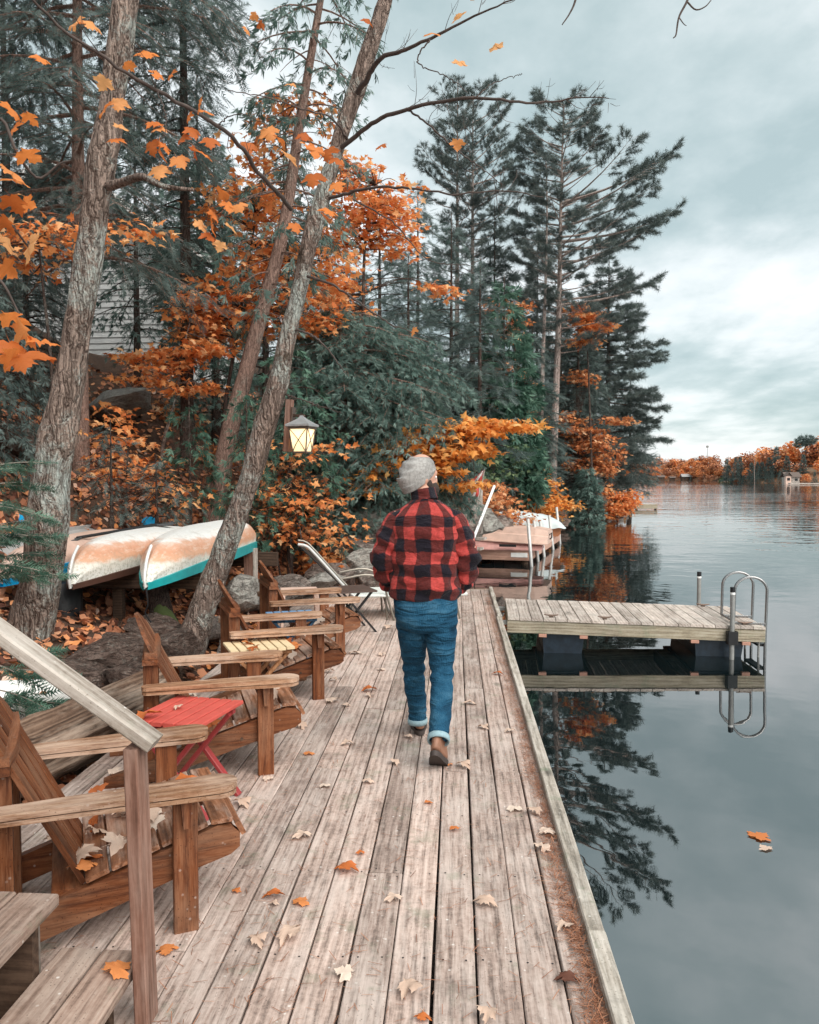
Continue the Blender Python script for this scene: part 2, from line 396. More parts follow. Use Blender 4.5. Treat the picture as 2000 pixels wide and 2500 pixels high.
M['darkwood'] = wood('dark_rack_wood', (.12, .075, .05), (.07, .042, .028), (.025, .015, .01), axis='X')
M['tan'] = plain('tan_table_paint', (.74, .58, .36), .6, vary=.1)
M['tanleg'] = wood('tan_table_leg_wood', (.42, .22, .11), (.32, .15, .07), (.16, .07, .03), axis='Z')
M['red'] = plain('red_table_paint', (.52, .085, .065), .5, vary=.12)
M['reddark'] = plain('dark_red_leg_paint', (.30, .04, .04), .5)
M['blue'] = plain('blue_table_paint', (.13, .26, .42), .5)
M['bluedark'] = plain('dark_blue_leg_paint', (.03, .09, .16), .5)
M['siding'] = wood('pale_siding_paint', (.66, .66, .64), (.56, .57, .56), (.36, .37, .37), axis='X', knots=False, obj_var=.08)
M['white'] = plain('white_paint', (.8, .8, .78), .5, vary=.06)
M['roof'] = plain('dark_roof_shingle', (.13, .10, .085), .9, scale=40)
M['alu'] = plain('aluminium_tube', (.3, .3, .3), .36, metal=1.0, bump=0, vary=.06)
M['steel'] = plain('dull_steel_pipe', (.26, .26, .25), .5, metal=.3, bump=.05)
M['pole'] = plain('pale_grey_pole', (.50, .50, .48), .5, metal=.3)
M['black'] = plain('black_plastic', (.012, .012, .013), .45, vary=.3)
M['float'] = plain('dark_navy_plastic', (.012, .022, .034), .4, vary=.4)
M['bracket'] = plain('reddish_wood_block', (.42, .22, .16), .7)
M['sling'] = plain('pale_sling_fabric', (.62, .64, .60), .8, scale=60)
M['chairtube'] = plain('brown_grey_tube', (.26, .235, .2), .35, metal=.7, bump=0)
M['tabletop'] = plain('dark_brown_tabletop', (.085, .055, .045), .5)
M['tarp'] = plain('grey_blue_tarp', (.52, .58, .58), .6, vary=.1, scale=6)
M['orangeboat'] = plain('orange_brown_hull', (.40, .16, .07), .5)
M['beige'] = plain('faded_pink_beige_hull', (.60, .42, .34), .5, vary=.14, scale=5)
M['pinkhull'] = plain('dusty_pink_hull', (.5, .27, .24), .5)
M['bluepl'] = plain('bright_blue_plastic', (.0, .30, .58), .35)
M['greypl'] = plain('grey_hull_plastic', (.32, .31, .30), .5)
M['blade'] = plain('charcoal_paddle_blade', (.06, .065, .068), .5)
M['whitepl'] = plain('weathered_white_plastic', (.74, .74, .71), .4, vary=.08)
M['teal'] = plain('teal_gunwale_paint', (.012, .30, .31), .4)
M['brownrim'] = plain('brown_gunwale_paint', (.07, .03, .02), .5)
M['lampmetal'] = plain('bronze_lamp_metal', (.13, .09, .07), .45, metal=.6)
M['lamproof'] = plain('pewter_lamp_roof', (.36, .36, .36), .5, metal=.5)
M['skin'] = plain('skin', (.55, .30, .215), .5, vary=.06)
M['hair'] = plain('dark_hair', (.035, .022, .016), .7, scale=90, bump=.8)
M['leather'] = plain('tan_brown_leather', (.27, .135, .085), .55, vary=.22, scale=22)
M['sole'] = plain('dark_rubber_sole', (.05, .038, .034), .7)
M['cuff'] = plain('pale_denim_cuff', (.26, .38, .42), .85, scale=60)
M['flagred'] = plain('faded_red_cloth', (.45, .06, .05), .8)
M['flagwhite'] = plain('white_cloth', (.75, .73, .7), .8)
M['moss'] = plain('moss', (.09, .12, .04), .95, scale=60, bump=.8)
M['rock'] = rockmat('grey_rock', (.17, .13, .11), (.32, .27, .24), .35)
M['rockdark'] = rockmat('dark_rock', (.105, .07, .056), (.19, .14, .118), .2, (.03, .02, .016))
M['rockpale'] = rockmat('pale_rock', (.30, .28, .25), (.47, .45, .41), .5, (.12, .1, .09))
M['bark_maple'] = barkmat('maple_bark', (.265, .20, .165), (.06, .038, .03), (.46, .51, .47), .9, 1.6, .50, moss=.8, scale=15, disp=.045)
M['bark_grey'] = barkmat('grey_maple_bark', (.235, .175, .145), (.06, .04, .032), (.42, .47, .43), .85, 1.9, .51, moss=.8, scale=20, disp=.03)
M['bark_cedar'] = barkmat('cedar_bark', (.27, .175, .14), (.10, .058, .046), li_amt=.25, scale=34, disp=.014, stretch=.07)
M['bark_dark'] = barkmat('dark_bark', (.085, .06, .05), (.03, .02, .017), li_amt=.25, scale=30)
M['bark_pine'] = barkmat('pine_bark', (.34, .27, .24), (.12, .085, .07), (.46, .46, .43), .5, 3, .52, scale=14, disp=.02)
M['twig'] = plain('dark_twig', (.075, .055, .047), .85, vary=.3)
M['twigpale'] = plain('pale_twig', (.3, .26, .22), .85, vary=.3)
M['hemlock'] = leafmat('hemlock_needles', [(0, (.06, .09, .083)), (.5, (.135, .185, .17)), (1, (.225, .28, .26))], .45)
M['cedar'] = leafmat('cedar_sprays', [(0, (.06, .105, .088)), (.5, (.135, .215, .185)), (1, (.25, .34, .30))], .42)
M['cedarfresh'] = leafmat('fresh_cedar_sprays', [(0, (.035, .085, .058)), (.6, (.075, .155, .11)), (1, (.14, .24, .17))], .25)
M['pine'] = leafmat('pine_needles', [(0, (.06, .08, .075)), (.6, (.125, .158, .147)), (1, (.22, .26, .238))], .35)
M['grennish'] = leafmat('mixed_green_leaves', [(0, (.03, .065, .04)), (.6, (.07, .13, .075)), (1, (.2, .25, .12))], .3)
OR = [(0, (.50, .13, .04)), (.3, (.80, .28, .085)), (.75, (.88, .42, .16)), (1, (.88, .58, .32))]
M['orange'] = leafmat('orange_maple_leaves', OR, .42)
M['orangebig'] = leafmat('large_orange_leaves', [(0, (.48, .12, .03)), (.5, (.80, .27, .07)), (1, (.88, .47, .2))], .45, veins=True)
M['yellow'] = leafmat('yellow_orange_leaves', [(0, (.58, .17, .03)), (.5, (.84, .36, .08)), (1, (.88, .55, .22))], .42)
M['rust'] = leafmat('rusty_leaves', [(0, (.24, .08, .035)), (.4, (.56, .19, .07)), (.8, (.78, .36, .15)), (1, (.74, .5, .3))], .4)
M['litter'] = leafmat('leaf_litter', [(0, (.09, .035, .024)), (.35, (.33, .13, .07)), (.72, (.58, .26, .14)), (.92, (.78, .31, .11)), (1, (.70, .52, .42))], .1)
M['fallen_pale'] = leafmat('pale_fallen_leaf', [(0, (.52, .36, .27)), (.6, (.66, .5, .4)), (1, (.72, .6, .5))], .1, veins=True)
M['fallen_orange'] = leafmat('orange_fallen_leaf', [(0, (.38, .10, .03)), (.6, (.58, .17, .045)), (1, (.66, .26, .09))], .15, veins=True)
M['needles'] = leafmat('dry_pine_needles', [(0, (.16, .06, .03)), (.6, (.36, .15, .08)), (1, (.5, .25, .15))], 0)
def make_special():
    m, nt, b = mat_new('lake_water'); q = NB(nt)
    b.inputs['Base Color'].default_value = (.004, .008, .009, 1); b.inputs['Roughness'].default_value = .012; b.inputs['IOR'].default_value = 3.9
    b.inputs['Specular IOR Level'].default_value = .5
    v = q.coords(); a = q.noise(v, .9, 3, .5, .4); c = q.noise(q.coords(scale=(.35, 1, 1)), .5, 4, .55); s2 = q.noise(v, 4.0, 2, .5)
    sep = q.n('ShaderNodeSeparateXYZ'); tc = q.n('ShaderNodeTexCoord'); q.l(tc.outputs['Object'], sep.inputs[0])
    far = q.rng(sep.outputs[1], 8, 60, 0, 1)
    wind = q.noise(q.coords(scale=(.3, 1, 1)), .055, 3, .6)
    amp = q.math('ADD', .22, q.math('MULTIPLY', far, q.rng(wind, .38, .62, .9, 4.5)))
    h = q.math('MULTIPLY', q.math('ADD', q.math('ADD', q.math('MULTIPLY', a, .5), q.math('MULTIPLY', s2, .05)), q.math('MULTIPLY', c, .5)), amp)
    q.l(q.bump(h, 1.0, .022), b.inputs['Normal']); M['water'] = m
    # ground under the leaves
    m, nt, b = mat_new('forest_soil'); q = NB(nt); v = q.coords()
    n1 = q.noise(v, 1.4, 6, .65); n2 = q.noise(v, 19, 5, .7)
    q.l(q.ramp(q.math('ADD', q.math('MULTIPLY', n1, .5), q.math('MULTIPLY', n2, .5)), [(.3, (.035, .022, .016)), (.5, (.10, .055, .035)), (.68, (.2, .105, .06))]), b.inputs['Base Color'])
    b.inputs['Roughness'].default_value = .95; q.l(q.bump(n2, 1, .06), b.inputs['Normal']); M['soil'] = m
    # far hills
    m, nt, b = mat_new('far_forest_floor'); q = NB(nt); v = q.coords(); n1 = q.noise(v, .12, 6, .7)
    q.l(q.ramp(n1, [(.35, (.09, .06, .04)), (.5, (.25, .11, .05)), (.65, (.10, .10, .07))]), b.inputs['Base Color']); b.inputs['Roughness'].default_value = 1; M['hills'] = m
    # buffalo plaid fleece on UV in metres
    m, nt, b = mat_new('plaid_fleece'); q = NB(nt)
    tc = q.n('ShaderNodeTexCoord'); ob = q.coords(); jig = q.noise(ob, 130, 3)
    sep = q.n('ShaderNodeSeparateXYZ'); q.l(tc.outputs['UV'], sep.inputs[0])
    lowx = q.noise(ob, 7, 3); lowy = q.noise(q.coords(scale=(1, 1, .6)), 9, 3)
    def band(x, lo):
        x = q.math('ADD', x, q.math('MULTIPLY', q.math('SUBTRACT', lo, .5), .045))
        x = q.math('ADD', x, q.math('MULTIPLY', q.math('SUBTRACT', jig, .5), .012))
        f = q.math('FRACT', q.math('DIVIDE', x, .150)); return q.rng(q.math('ABSOLUTE', q.math('SUBTRACT', f, .5)), .235, .265, 1, 0)
    bx, by = band(sep.outputs[0], lowx), band(sep.outputs[1], lowy)
    col = q.ramp(q.math('MULTIPLY', q.math('ADD', bx, by), .5), [(0, (.45, .058, .05)), (.5, (.10, .017, .015)), (1, (.010, .008, .014))])
    nz = q.noise(ob, 55, 5, .7); k = q.rng(nz, .3, .7, .72, 1.28)
    s_ = q.n('ShaderNodeVectorMath', operation='SCALE'); q.l(col, s_.inputs[0]); q.l(k, s_.inputs['Scale'])
    q.l(s_.outputs[0], b.inputs['Base Color']); b.inputs['Roughness'].default_value = .95; b.inputs['Specular IOR Level'].default_value = .1
    b.inputs['Sheen Weight'].default_value = .08; b.inputs['Sheen Roughness'].default_value = .6
    q.l(q.bump(q.math('ADD', q.noise(ob, 180, 3, .6), q.math('MULTIPLY', q.noise(q.coords(scale=(.7, .7, 1.5)), 11, 3, .5, .8), 5.0)), .9, .009), b.inputs['Normal']); M['plaid'] = m
    # denim
    m, nt, b = mat_new('blue_denim'); q = NB(nt); v = q.coords(); n1 = q.noise(v, 5.5, 5, .6); n2 = q.noise(q.coords(scale=(1, 1, .25)), 160, 3); fold = q.noise(q.coords(scale=(.5, .5, 2.2)), 9, 3, .5, .6)
    col = q.ramp(q.math('ADD', q.math('MULTIPLY', n1, .55), q.math('ADD', q.math('MULTIPLY', fold, .3), q.math('MULTIPLY', n2, .15))), [(.38, (.006, .036, .072)), (.52, (.016, .080, .146)), (.68, (.065, .175, .265))])
    q.l(col, b.inputs['Base Color']); b.inputs['Roughness'].default_value = .85; b.inputs['Specular IOR Level'].default_value = .15
    q.l(q.bump(q.math('ADD', q.math('MULTIPLY', fold, 6.0), n2), .8, .014), b.inputs['Normal']); M['denim'] = m
    # knit
    m, nt, b = mat_new('grey_knit'); q = NB(nt); v = q.coords(); tc = q.n('ShaderNodeTexCoord')
    w = q.n('ShaderNodeTexWave', wave_type='BANDS', bands_direction='X'); w.inputs['Scale'].default_value = 55; w.inputs['Distortion'].default_value = 1.2; q.l(tc.outputs['UV'], w.inputs['Vector'])
    n1 = q.noise(v, 70, 4, .7); n2 = q.noise(v, 9, 3)
    q.l(q.ramp(q.math('ADD', q.math('MULTIPLY', n1, .55), q.math('ADD', q.math('MULTIPLY', w.outputs['Fac'], .12), q.math('MULTIPLY', n2, .33))), [(.32, (.15, .145, .138)), (.5, (.29, .28, .265)), (.68, (.46, .45, .43))]), b.inputs['Base Color'])
    b.inputs['Roughness'].default_value = .95; b.inputs['Specular IOR Level'].default_value = .1
    q.l(q.bump(q.math('ADD', w.outputs['Fac'], n1), .45, .002), b.inputs['Normal']); M['knit'] = m
    # worn canoe hull: bare salmon flank between white keel and speckled white lower band (object z = height above gunwale)
    m, nt, b = mat_new('worn_canoe_hull'); q = NB(nt); v = q.coords(); sep = q.n('ShaderNodeSeparateXYZ'); tc = q.n('ShaderNodeTexCoord'); q.l(tc.outputs['Object'], sep.inputs[0])
    n1 = q.noise(q.coords(scale=(.3, 1, 1)), 6, 6, .65); n2 = q.noise(v, 34, 5, .75)
    z = q.math('ADD', sep.outputs[2], q.math('MULTIPLY', q.math('SUBTRACT', n1, .5), .14))
    col = q.ramp(q.rng(z, 0, .36), [(.0, (.72, .71, .66)), (.26, (.70, .66, .58)), (.36, (.64, .36, .23)), (.55, (.58, .28, .165)), (.72, (.64, .38, .27)), (.8, (.77, .76, .73)), (1, (.74, .74, .72))])
    n3 = q.noise(q.coords(scale=(1, .12, 1)), 22, 5, .7); col = q.mix(q.math('MULTIPLY', q.rng(n3, .5, .66), .5), col, (.72, .66, .58))
    lowz = q.rng(sep.outputs[2], .16, .0); col = q.mix(q.math('MULTIPLY', q.rng(n2, .47, .6), q.math('ADD', .18, q.math('MULTIPLY', lowz, .5))), col, (.25, .23, .15)); n4 = q.noise(v, 3.5, 6, .7); col = q.mix(q.math('MULTIPLY', q.rng(n4, .56, .68), .35), col, (.33, .26, .2)); q.l(col, b.inputs['Base Color']); b.inputs['Roughness'].default_value = .5
    q.l(q.bump(n2, .3, .004), b.inputs['Normal']); M['hull'] = m
    # frosted lamp glass, lit from inside
    m, nt, b = mat_new('lit_lamp_glass'); q = NB(nt); sep = q.n('ShaderNodeSeparateXYZ'); tc = q.n('ShaderNodeTexCoord'); q.l(tc.outputs['Object'], sep.inputs[0])
    d = q.n('ShaderNodeVectorMath', operation='DISTANCE'); q.l(tc.outputs['Object'], d.inputs[0]); d.inputs[1].default_value = (0, 0, .06)
    b.inputs['Base Color'].default_value = (.7, .6, .4, 1); b.inputs['Emission Color'].default_value = (1, .72, .36, 1)
    q.l(q.rng(d.outputs['Value'], .08, .22, .62, .30), b.inputs['Emission Strength']); b.inputs['Roughness'].default_value = .4; M['lampglass'] = m
make_special()
# ------------------------------------------------------------------ the setting: water, ground, sky is the world
WATER = -0.44
obj('lake_water', pymesh('lake_water', [(-250, -60, WATER), (900, -60, WATER), (900, 1200, WATER), (-250, 1200, WATER)], [(0, 1, 2, 3)], M['water']))['kind'] = 'structure'
SHORE = np.array([(-2.15, -12), (-2.15, 12.0), (-1.7, 14), (-1.0, 17), (.5, 20.5), (2.1, 26), (3.3, 30), (4.7, 34.5), (7.2, 40), (10.3, 50), (12.2, 58), (12.6, 66), (9, 80), (-6, 105), (-45, 140)], dtype=float)
def shore_x(y): return np.interp(y, SHORE[:, 1], SHORE[:, 0])
def shore_d(x, y):
    x = np.asarray(x, float); y = np.asarray(y, float); best = np.full(np.broadcast(x, y).shape, 1e9)
    for (a, b), (c, d) in zip(SHORE[:-1], SHORE[1:]):
        t = np.clip(((x-a)*(c-a)+(y-b)*(d-b))/((c-a)**2+(d-b)**2), 0, 1); best = np.minimum(best, np.hypot(x-a-t*(c-a), y-b-t*(d-b)))
    return np.where(x < shore_x(y), best, -best)
_waves = [(rng.uniform(.25, 2.2), rng.uniform(0, 6.28), rng.uniform(0, 6.28)) for _ in range(14)]
def lumps(x, y):
    h = 0
    for w, a, p in _waves: h = h + np.sin((x*math.cos(a)+y*math.sin(a))*w+p)*.16/w**.8
    return h*.32
def ground_z(x, y):
    s = shore_d(x, y); w = np.clip((np.asarray(y, float)-10.5)/4.0, 0, 1); w = w*w*(3-2*w)
    a = np.interp(s, [-3, -.6, -.1, .5, 1.5, 2.4, 4, 6, 8, 14, 40], [-1.6, -.9, -.22, -.06, .13, .5, 1.9, 3.5, 4.9, 7.2, 12])
    b = np.interp(s, [-3, -.8, 0, .35, 1, 2, 4, 7, 12, 40], [-1.8, -.9, -.46, -.05, .5, 1.05, 2.3, 4.1, 6.2, 11])
    return a*(1-w)+b*w + lumps(x, y)*np.clip(s/2.0, 0.12, 1.3)
def gz(x, y): return float(ground_z(np.array([x]), np.array([y]))[0])
def build_ground():
    xs = np.concatenate([np.linspace(-60, -14, 40), np.linspace(-13.6, 2, 90), np.linspace(2.3, 16, 42)]); ys = np.concatenate([np.linspace(-12, 0, 20), np.linspace(.3, 24, 130), np.linspace(24.4, 150, 160)])
    X, Y = np.meshgrid(xs, ys); Z = ground_z(X, Y); V = np.stack([X, Y, Z], -1); nx = len(xs)
    i = (np.arange(len(ys)-1)[:, None]*nx+np.arange(nx-1)[None]).ravel(); F = np.stack([i, i+1, i+nx+1, i+nx], -1)
    o = obj('ground', npmesh('ground', V, F, M['soil'], True)); o['kind'] = 'structure'
build_ground()

# ------------------------------------------------------------------ the boardwalk dock
def plank_mesh(w, l, t, b=.004, seg=3, wob=.0015, g=rng, z0=None):
    """board along +Y from 0 to l, top at z = 0, chamfered top edges, slightly wavy"""
    V = []
    for k in range(seg+1):
        y = l*k/seg; jx = g.normal(0, wob) if 0 < k < seg else 0; jw = g.normal(0, wob); jz = g.normal(0, wob*.6)
        h = w/2+jw
        V += [(jx-h, y, -t), (jx+h, y, -t), (jx+h, y, -b+jz), (jx+h-b, y, jz), (jx-h+b, y, jz), (jx-h, y, -b+jz)]
    F = [(5, 4, 3, 2, 1, 0), tuple(seg*6+i for i in range(6))]
    for k in range(seg):
        for i in range(6): F.append((k*6+i, k*6+(i+1) % 6, (k+1)*6+(i+1) % 6, (k+1)*6+i))
    return V, F
def build_dock():
    dock = thing('dock', 'long weathered plank boardwalk dock the man walks along', 'dock', (-.8, 2, 0))
    P = .146; V0, V1 = -1.6, 12.18
    nails = MB(); joists = np.arange(V0+.1, V1, .61)
    for r in range(18):
        xc = .365+P-.003-.07-r*P
        cuts = [V0]; y = V0
        while True:
            y += rng.choice([2.44, 3.05, 3.66, 4.27]) if y > V0 else rng.uniform(1.2, 4.4)
            if y > V1-.8: break
            y = joists[np.argmin(abs(joists-y))]
            if y-cuts[-1] > .8: cuts.append(y)
        cuts.append(V1)
        for a, b in zip(cuts[:-1], cuts[1:]):
            V, F = plank_mesh(.1395+rng.normal(0, .0008), b-a-.005, .036, wob=.0013)
            o = obj('plank', pymesh('plank', V, F, M['deck']), None, dock)
            o.location = (xc+.8, a-2+.0025, rng.normal(0, .0012)); o.rotation_euler = (0, rng.normal(0, .003), 0)
            js = [j for j in joists if a < j < b]+[a+.03, b-.03]
            for j in js:
                for sx in (-.042, .042):
                    cx, cy = xc+sx+rng.normal(0, .004)+.8, j+rng.normal(0, .006)-2
                    q = [(cx+.0042*math.cos(t), cy+.0042*math.sin(t), .0016) for t in np.arange(6)*math.pi/3]
                    nails.add(q, [tuple(range(6))])
    o = nails.obj('nail_heads', M['black'], dock); o['kind'] = 'stuff'
    # raised edge board in three lengths, side fascia, posts, end board
    for a, b, w in ((-1.6, 2.9, .061), (2.905, 9.55, .061), (9.56, 12.15, .052)):
        V, F = plank_mesh(w, b-a, .045, .006, 6, .002)
        o = obj('edge_board', pymesh('edge_board', V, F, M['cap']), None, dock); o.location = (.507+.8-(0 if a < 9 else -.012), a-2, .046)
    MB().box(.512+.8, .54+.8, V0-2, V1-2, -.2, -.006, .004).obj('fascia_board', M['fascia'], dock)
    MB().box(-2.1+.8, .51+.8, V1+.004-2, V1+.04-2, -.2, -.002, .004).obj('end_board', M['fascia'], dock)
    for x in (-1.6, -.55, .42):
        for y in (0, 3, 6, 9, 11.8):
            MB().tube([(x+.8, y-2, -1.5), (x+.8, y-2, -.04)], .07, 8).obj('pile', M['darkwood'], dock)
    for x in (-2.0, -1.2, -.4, .4):
        MB().box(x+.8-.02, x+.8+.02, V0-2, V1-2-.01, -.2, -.038).obj('joist', M['darkwood'], dock)
    return dock
build_dock()

# ------------------------------------------------------------------ floating dock with pontoons, cleats
FD = Matrix.Translation((.62, 9.74, .004)) @ Matrix.Rotation(R(-2.2), 4, 'Z') @ Matrix.Rotation(R(1.25), 4, 'Y')
FDL, FDW = 2.97, 1.52
def fd(x, y, z): return FD @ Vector((x, y, z))
def build_floating_dock():
    root = thing('floating_dock', 'small floating swim dock of pale boards with black pontoons and a ladder', 'floating dock', (0, 0, 0))
    root.matrix_world = FD
    n = 21; p = FDL/n
    for i in range(n):
        V, F = plank_mesh(p-.008, FDW+rng.normal(0, .003), .032)
        obj('plank', pymesh('plank', V, F, M['fdock']), None, root, (p*(i+.5), -.004, rng.normal(0, .001)))
    MB().box(0, FDL, .012, .05, -.185, -.034, .005).obj('fascia_board', M['fascia'], root)
    MB().box(0, FDL, FDW-.05, FDW-.012, -.185, -.034, .005).obj('fascia_board', M['fascia'], root)
    for x in (.002, FDL-.04):
        MB().box(x, x+.038, .052, FDW-.052, -.184, -.035, .005).obj('fascia_board', M['fascia'], root)
    for x in (1.0, 2.0): MB().box(x, x+.038, .052, FDW-.052, -.18, -.036).obj('joist', M['darkwood'], root)
    for x0, x1 in ((.42, .92), (2.2, 2.76)):
        m = MB(); b = .05
        V = [(x0, .1, -.19), (x1, .1, -.19), (x1, FDW-.1, -.19), (x0, FDW-.1, -.19), (x0+b, .14, -.66), (x1-b, .14, -.66), (x1-b, FDW-.14, -.66), (x0+b, FDW-.14, -.66)]
        m.add(V, [(0, 1, 2, 3), (7, 6, 5, 4), (0, 4, 5, 1), (1, 5, 6, 2), (2, 6, 7, 3), (3, 7, 4, 0)])
        m.box(x0-.02, x1+.02, .08, FDW-.08, -.215, -.188).obj('pontoon', M['float'], root)
    for x in (.42, .9, 2.18, 2.76):
        for y in (.0, FDW-.05): MB().box(x-.045, x+.045, y+.002, y+.06, -.225, -.187, .004).obj('bracket_block', M['bracket'], root)
    def cleat(x, y, rz):
        m = MB(); m.box(-.025, .025, -.012, .012, .0, .02, .003); m.tube([(-.085, 0, .034), (-.03, 0, .024), (.03, 0, .024), (.085, 0, .034)], [.006, .011, .011, .006], 6)
        m.obj('cleat', M['lampmetal'], root, True, (x, y, .002), (0, 0, rz))
    for x, y in ((.52, .1), (1.15, .1), (2.62, FDW-.1), (2.76, .09)): cleat(x, y, 0)
    for y in (.06, 1.1): MB().box(-.1, .0, y, y+.09, -.1, -.06).box(-.1, -.09, y, y+.09, -.16, -.06).obj('hinge_plate', M['steel'], root)
    # two pipes
    for (x, y0, top, z0, lab) in ((2.58, -.035, .455, -1.6, 'tall grey pipe with black cap clamped to the near side of the floating dock'), (2.60, FDW+.03, .45, -1.6, 'shorter grey pipe with black cap at the far side of the floating dock')):
        b = fd(x, y0, 0); t = thing('mooring_pipe', lab, 'pipe', (b.x, b.y, 0), 0, 'pipes through the floating dock')
        zt = top+b.z
        MB().tube([(0, 0, z0), (0, 0, zt-.06)], .027, 14).obj('pipe', M['steel'], t, True)
        MB().tube([(0, 0, zt-.06), (0, 0, zt)], .029, 14).obj('pipe_cap', M['black'], t, True)
        MB().tube([(0, 0, zt-.085), (0, 0, zt-.06)], .0282, 14).obj('pipe_band', M['white'], t, True)
        MB().box(-.06, .06, -.045, .045, b.z-.21, b.z-.06, .01).obj('pipe_clamp', M['black'], t)
    # swim ladder on the outer end
    b = fd(FDL, .5, 0); t = thing('swim_ladder', 'silver tube swim ladder with two hoop handrails at the outer end of the dock', 'ladder'); t.matrix_world = FD
    for y in (.12, .62):
        pts = []
        x0, x1 = FDL-.33, FDL+.035; rr = (x1-x0)/2
        pts = [(x0, y, .02), (x0, y, .2), (x0, y, .36)] + [((x0+x1)/2-rr*math.cos(a), y, .40+.16*math.sin(a)) for a in np.linspace(.15, math.pi-.15, 11)] + [(x1, y, .36), (x1, y, .1), (x1, y, -.2), (x1+.02, y, -.95)]
        MB().tube(spline(pts, 48), .0165, 10).obj('handrail', M['alu'], t, True)
        MB().beam((x0, y, .018), (x1+.0, y, .018), .028, .022, .003).obj('foot_bar', M['alu'], t)
        MB().tube([(x1-.07, y, -.19), (x1-.07, y, -.95)], .014, 8).obj('lower_tube', M['steel'], t, True)
    MB().tube([(FDL-.33, .12, .03), (FDL-.33, .62, .03)], .014, 8).obj('cross_bar', M['alu'], t, True)
    for z in (-.24, -.5, -.76):
        MB().box(FDL-.05, FDL+.045, .135, .605, z-.015, z+.015, .005).obj('step', M['black'], t)
build_floating_dock()

# ------------------------------------------------------------------ stairs and handrail, lower left
def beam_obj(name, p0, p1, w, h, b, mat, parent):
    z = (p1-p0); L = z.length; z.normalize(); x = Vector((0, 0, 1)).cross(z).normalized(); y = z.cross(x)
    Mx = Matrix((x, y, z)).transposed().to_4x4(); Mx.translation = p0
    o = MB().box(-w/2, w/2, -h/2, h/2, 0, L, b).obj(name, mat, parent); o.matrix_local = Mx; return o
def build_stairs():
    t = thing('stairs', 'short flight of grey plank steps coming down onto the dock', 'stairs', (-1.1, 2.0, 0))
    for i in range(4):
        x = -.98-.275*i; z = .175*(i+1)
        for k in range(2):
            V, F = plank_mesh(.134, 1.35, .036, .005)
            obj('tread_plank', pymesh('tread_plank', V, F, M['tread']), None, t, (x-.068-.139*k+1.1, 1.13-2, z+rng.normal(0, .001)))
    pts = [(-1.03, 0), (-1.03, .137), (-1.26, .137), (-1.26, .312), (-1.53, .312), (-1.53, .487), (-1.81, .487), (-1.81, .66), (-2.1, .66), (-2.1, .4), (-1.3, 0)]
    for y in (1.2, 2.34):
        m = MB(); Mx = Matrix(((1, 0, 0, 1.1), (0, 0, -1, y-2), (0, 1, 0, 0), (0, 0, 0, 1))); m.prism([(a+.0, b) for a, b in pts], -.019, .019, Mx).obj('stringer', M['darkwood'], t)
    MB().box(-1.335+1.1, -1.295+1.1, 2.40-2, 2.438-2, 0, .312, .004).obj('support_post', M['greywood'], t)
    r = thing('handrail', 'weathered grey sloping handrail on a brown post beside the steps', 'railing', (-.945, 2.40, 0)); r.rotation_euler = (0, R(-1.6), 0)
    MB().box(-.021, .021, -.045, .045, -.02, .858, .004).obj('post', M['postwood'], r)
    a, b = at(366, 1806, 2.40), at(-20, 1528, 2.40)
    dr = (b-a).normalized(); loc = Vector((-.945, 2.40, 0)); unl = Matrix.Rotation(R(1.6), 3, 'Y'); a = unl @ (a-loc)+loc; b = unl @ (b-loc)+loc; dr = (b-a).normalized()
    beam_obj('top_rail', a-loc-dr*.02, b-loc+dr*.9, .088, .040, .006, M['railwood'], r)
    e = b+dr*.45-loc
    MB().box(e.x-.02, e.x+.02, -.045, .045, .2, e.z-.03, .004).obj('post', M['postwood'], r)
build_stairs()

# ------------------------------------------------------------------ adirondack chairs
def arm_outline(w0, w1, x0, x1, inset=0.0):
    pts = []; cx = x1-w1*.5
    for a in np.linspace(-math.pi/2, math.pi/2, 9): pts.append((cx+(w1*.5-inset)*math.cos(a)*.95, (w1*.5-inset)*math.sin(a)))
    for f in (.75, .5, .25): pts.append((x0+(cx-x0)*f, w0*.5+(w1-w0)*.5*(f**1.3)-inset))
    for a in np.linspace(math.pi/2, math.pi*1.5, 5): pts.append((x0+w0*.3+(w0*.5-inset)*math.cos(a)*.6, (w0*.5-inset)*math.sin(a)))
    for f in (.25, .5, .75): pts.append((x0+(cx-x0)*f, -w0*.5-(w1-w0)*.5*(f**1.3)+inset))
    return pts
XZ = lambda y: Matrix(((1, 0, 0, 0), (0, 0, -1, y), (0, 1, 0, 0), (0, 0, 0, 1)))      # prism drawn in x-z, thickness along y
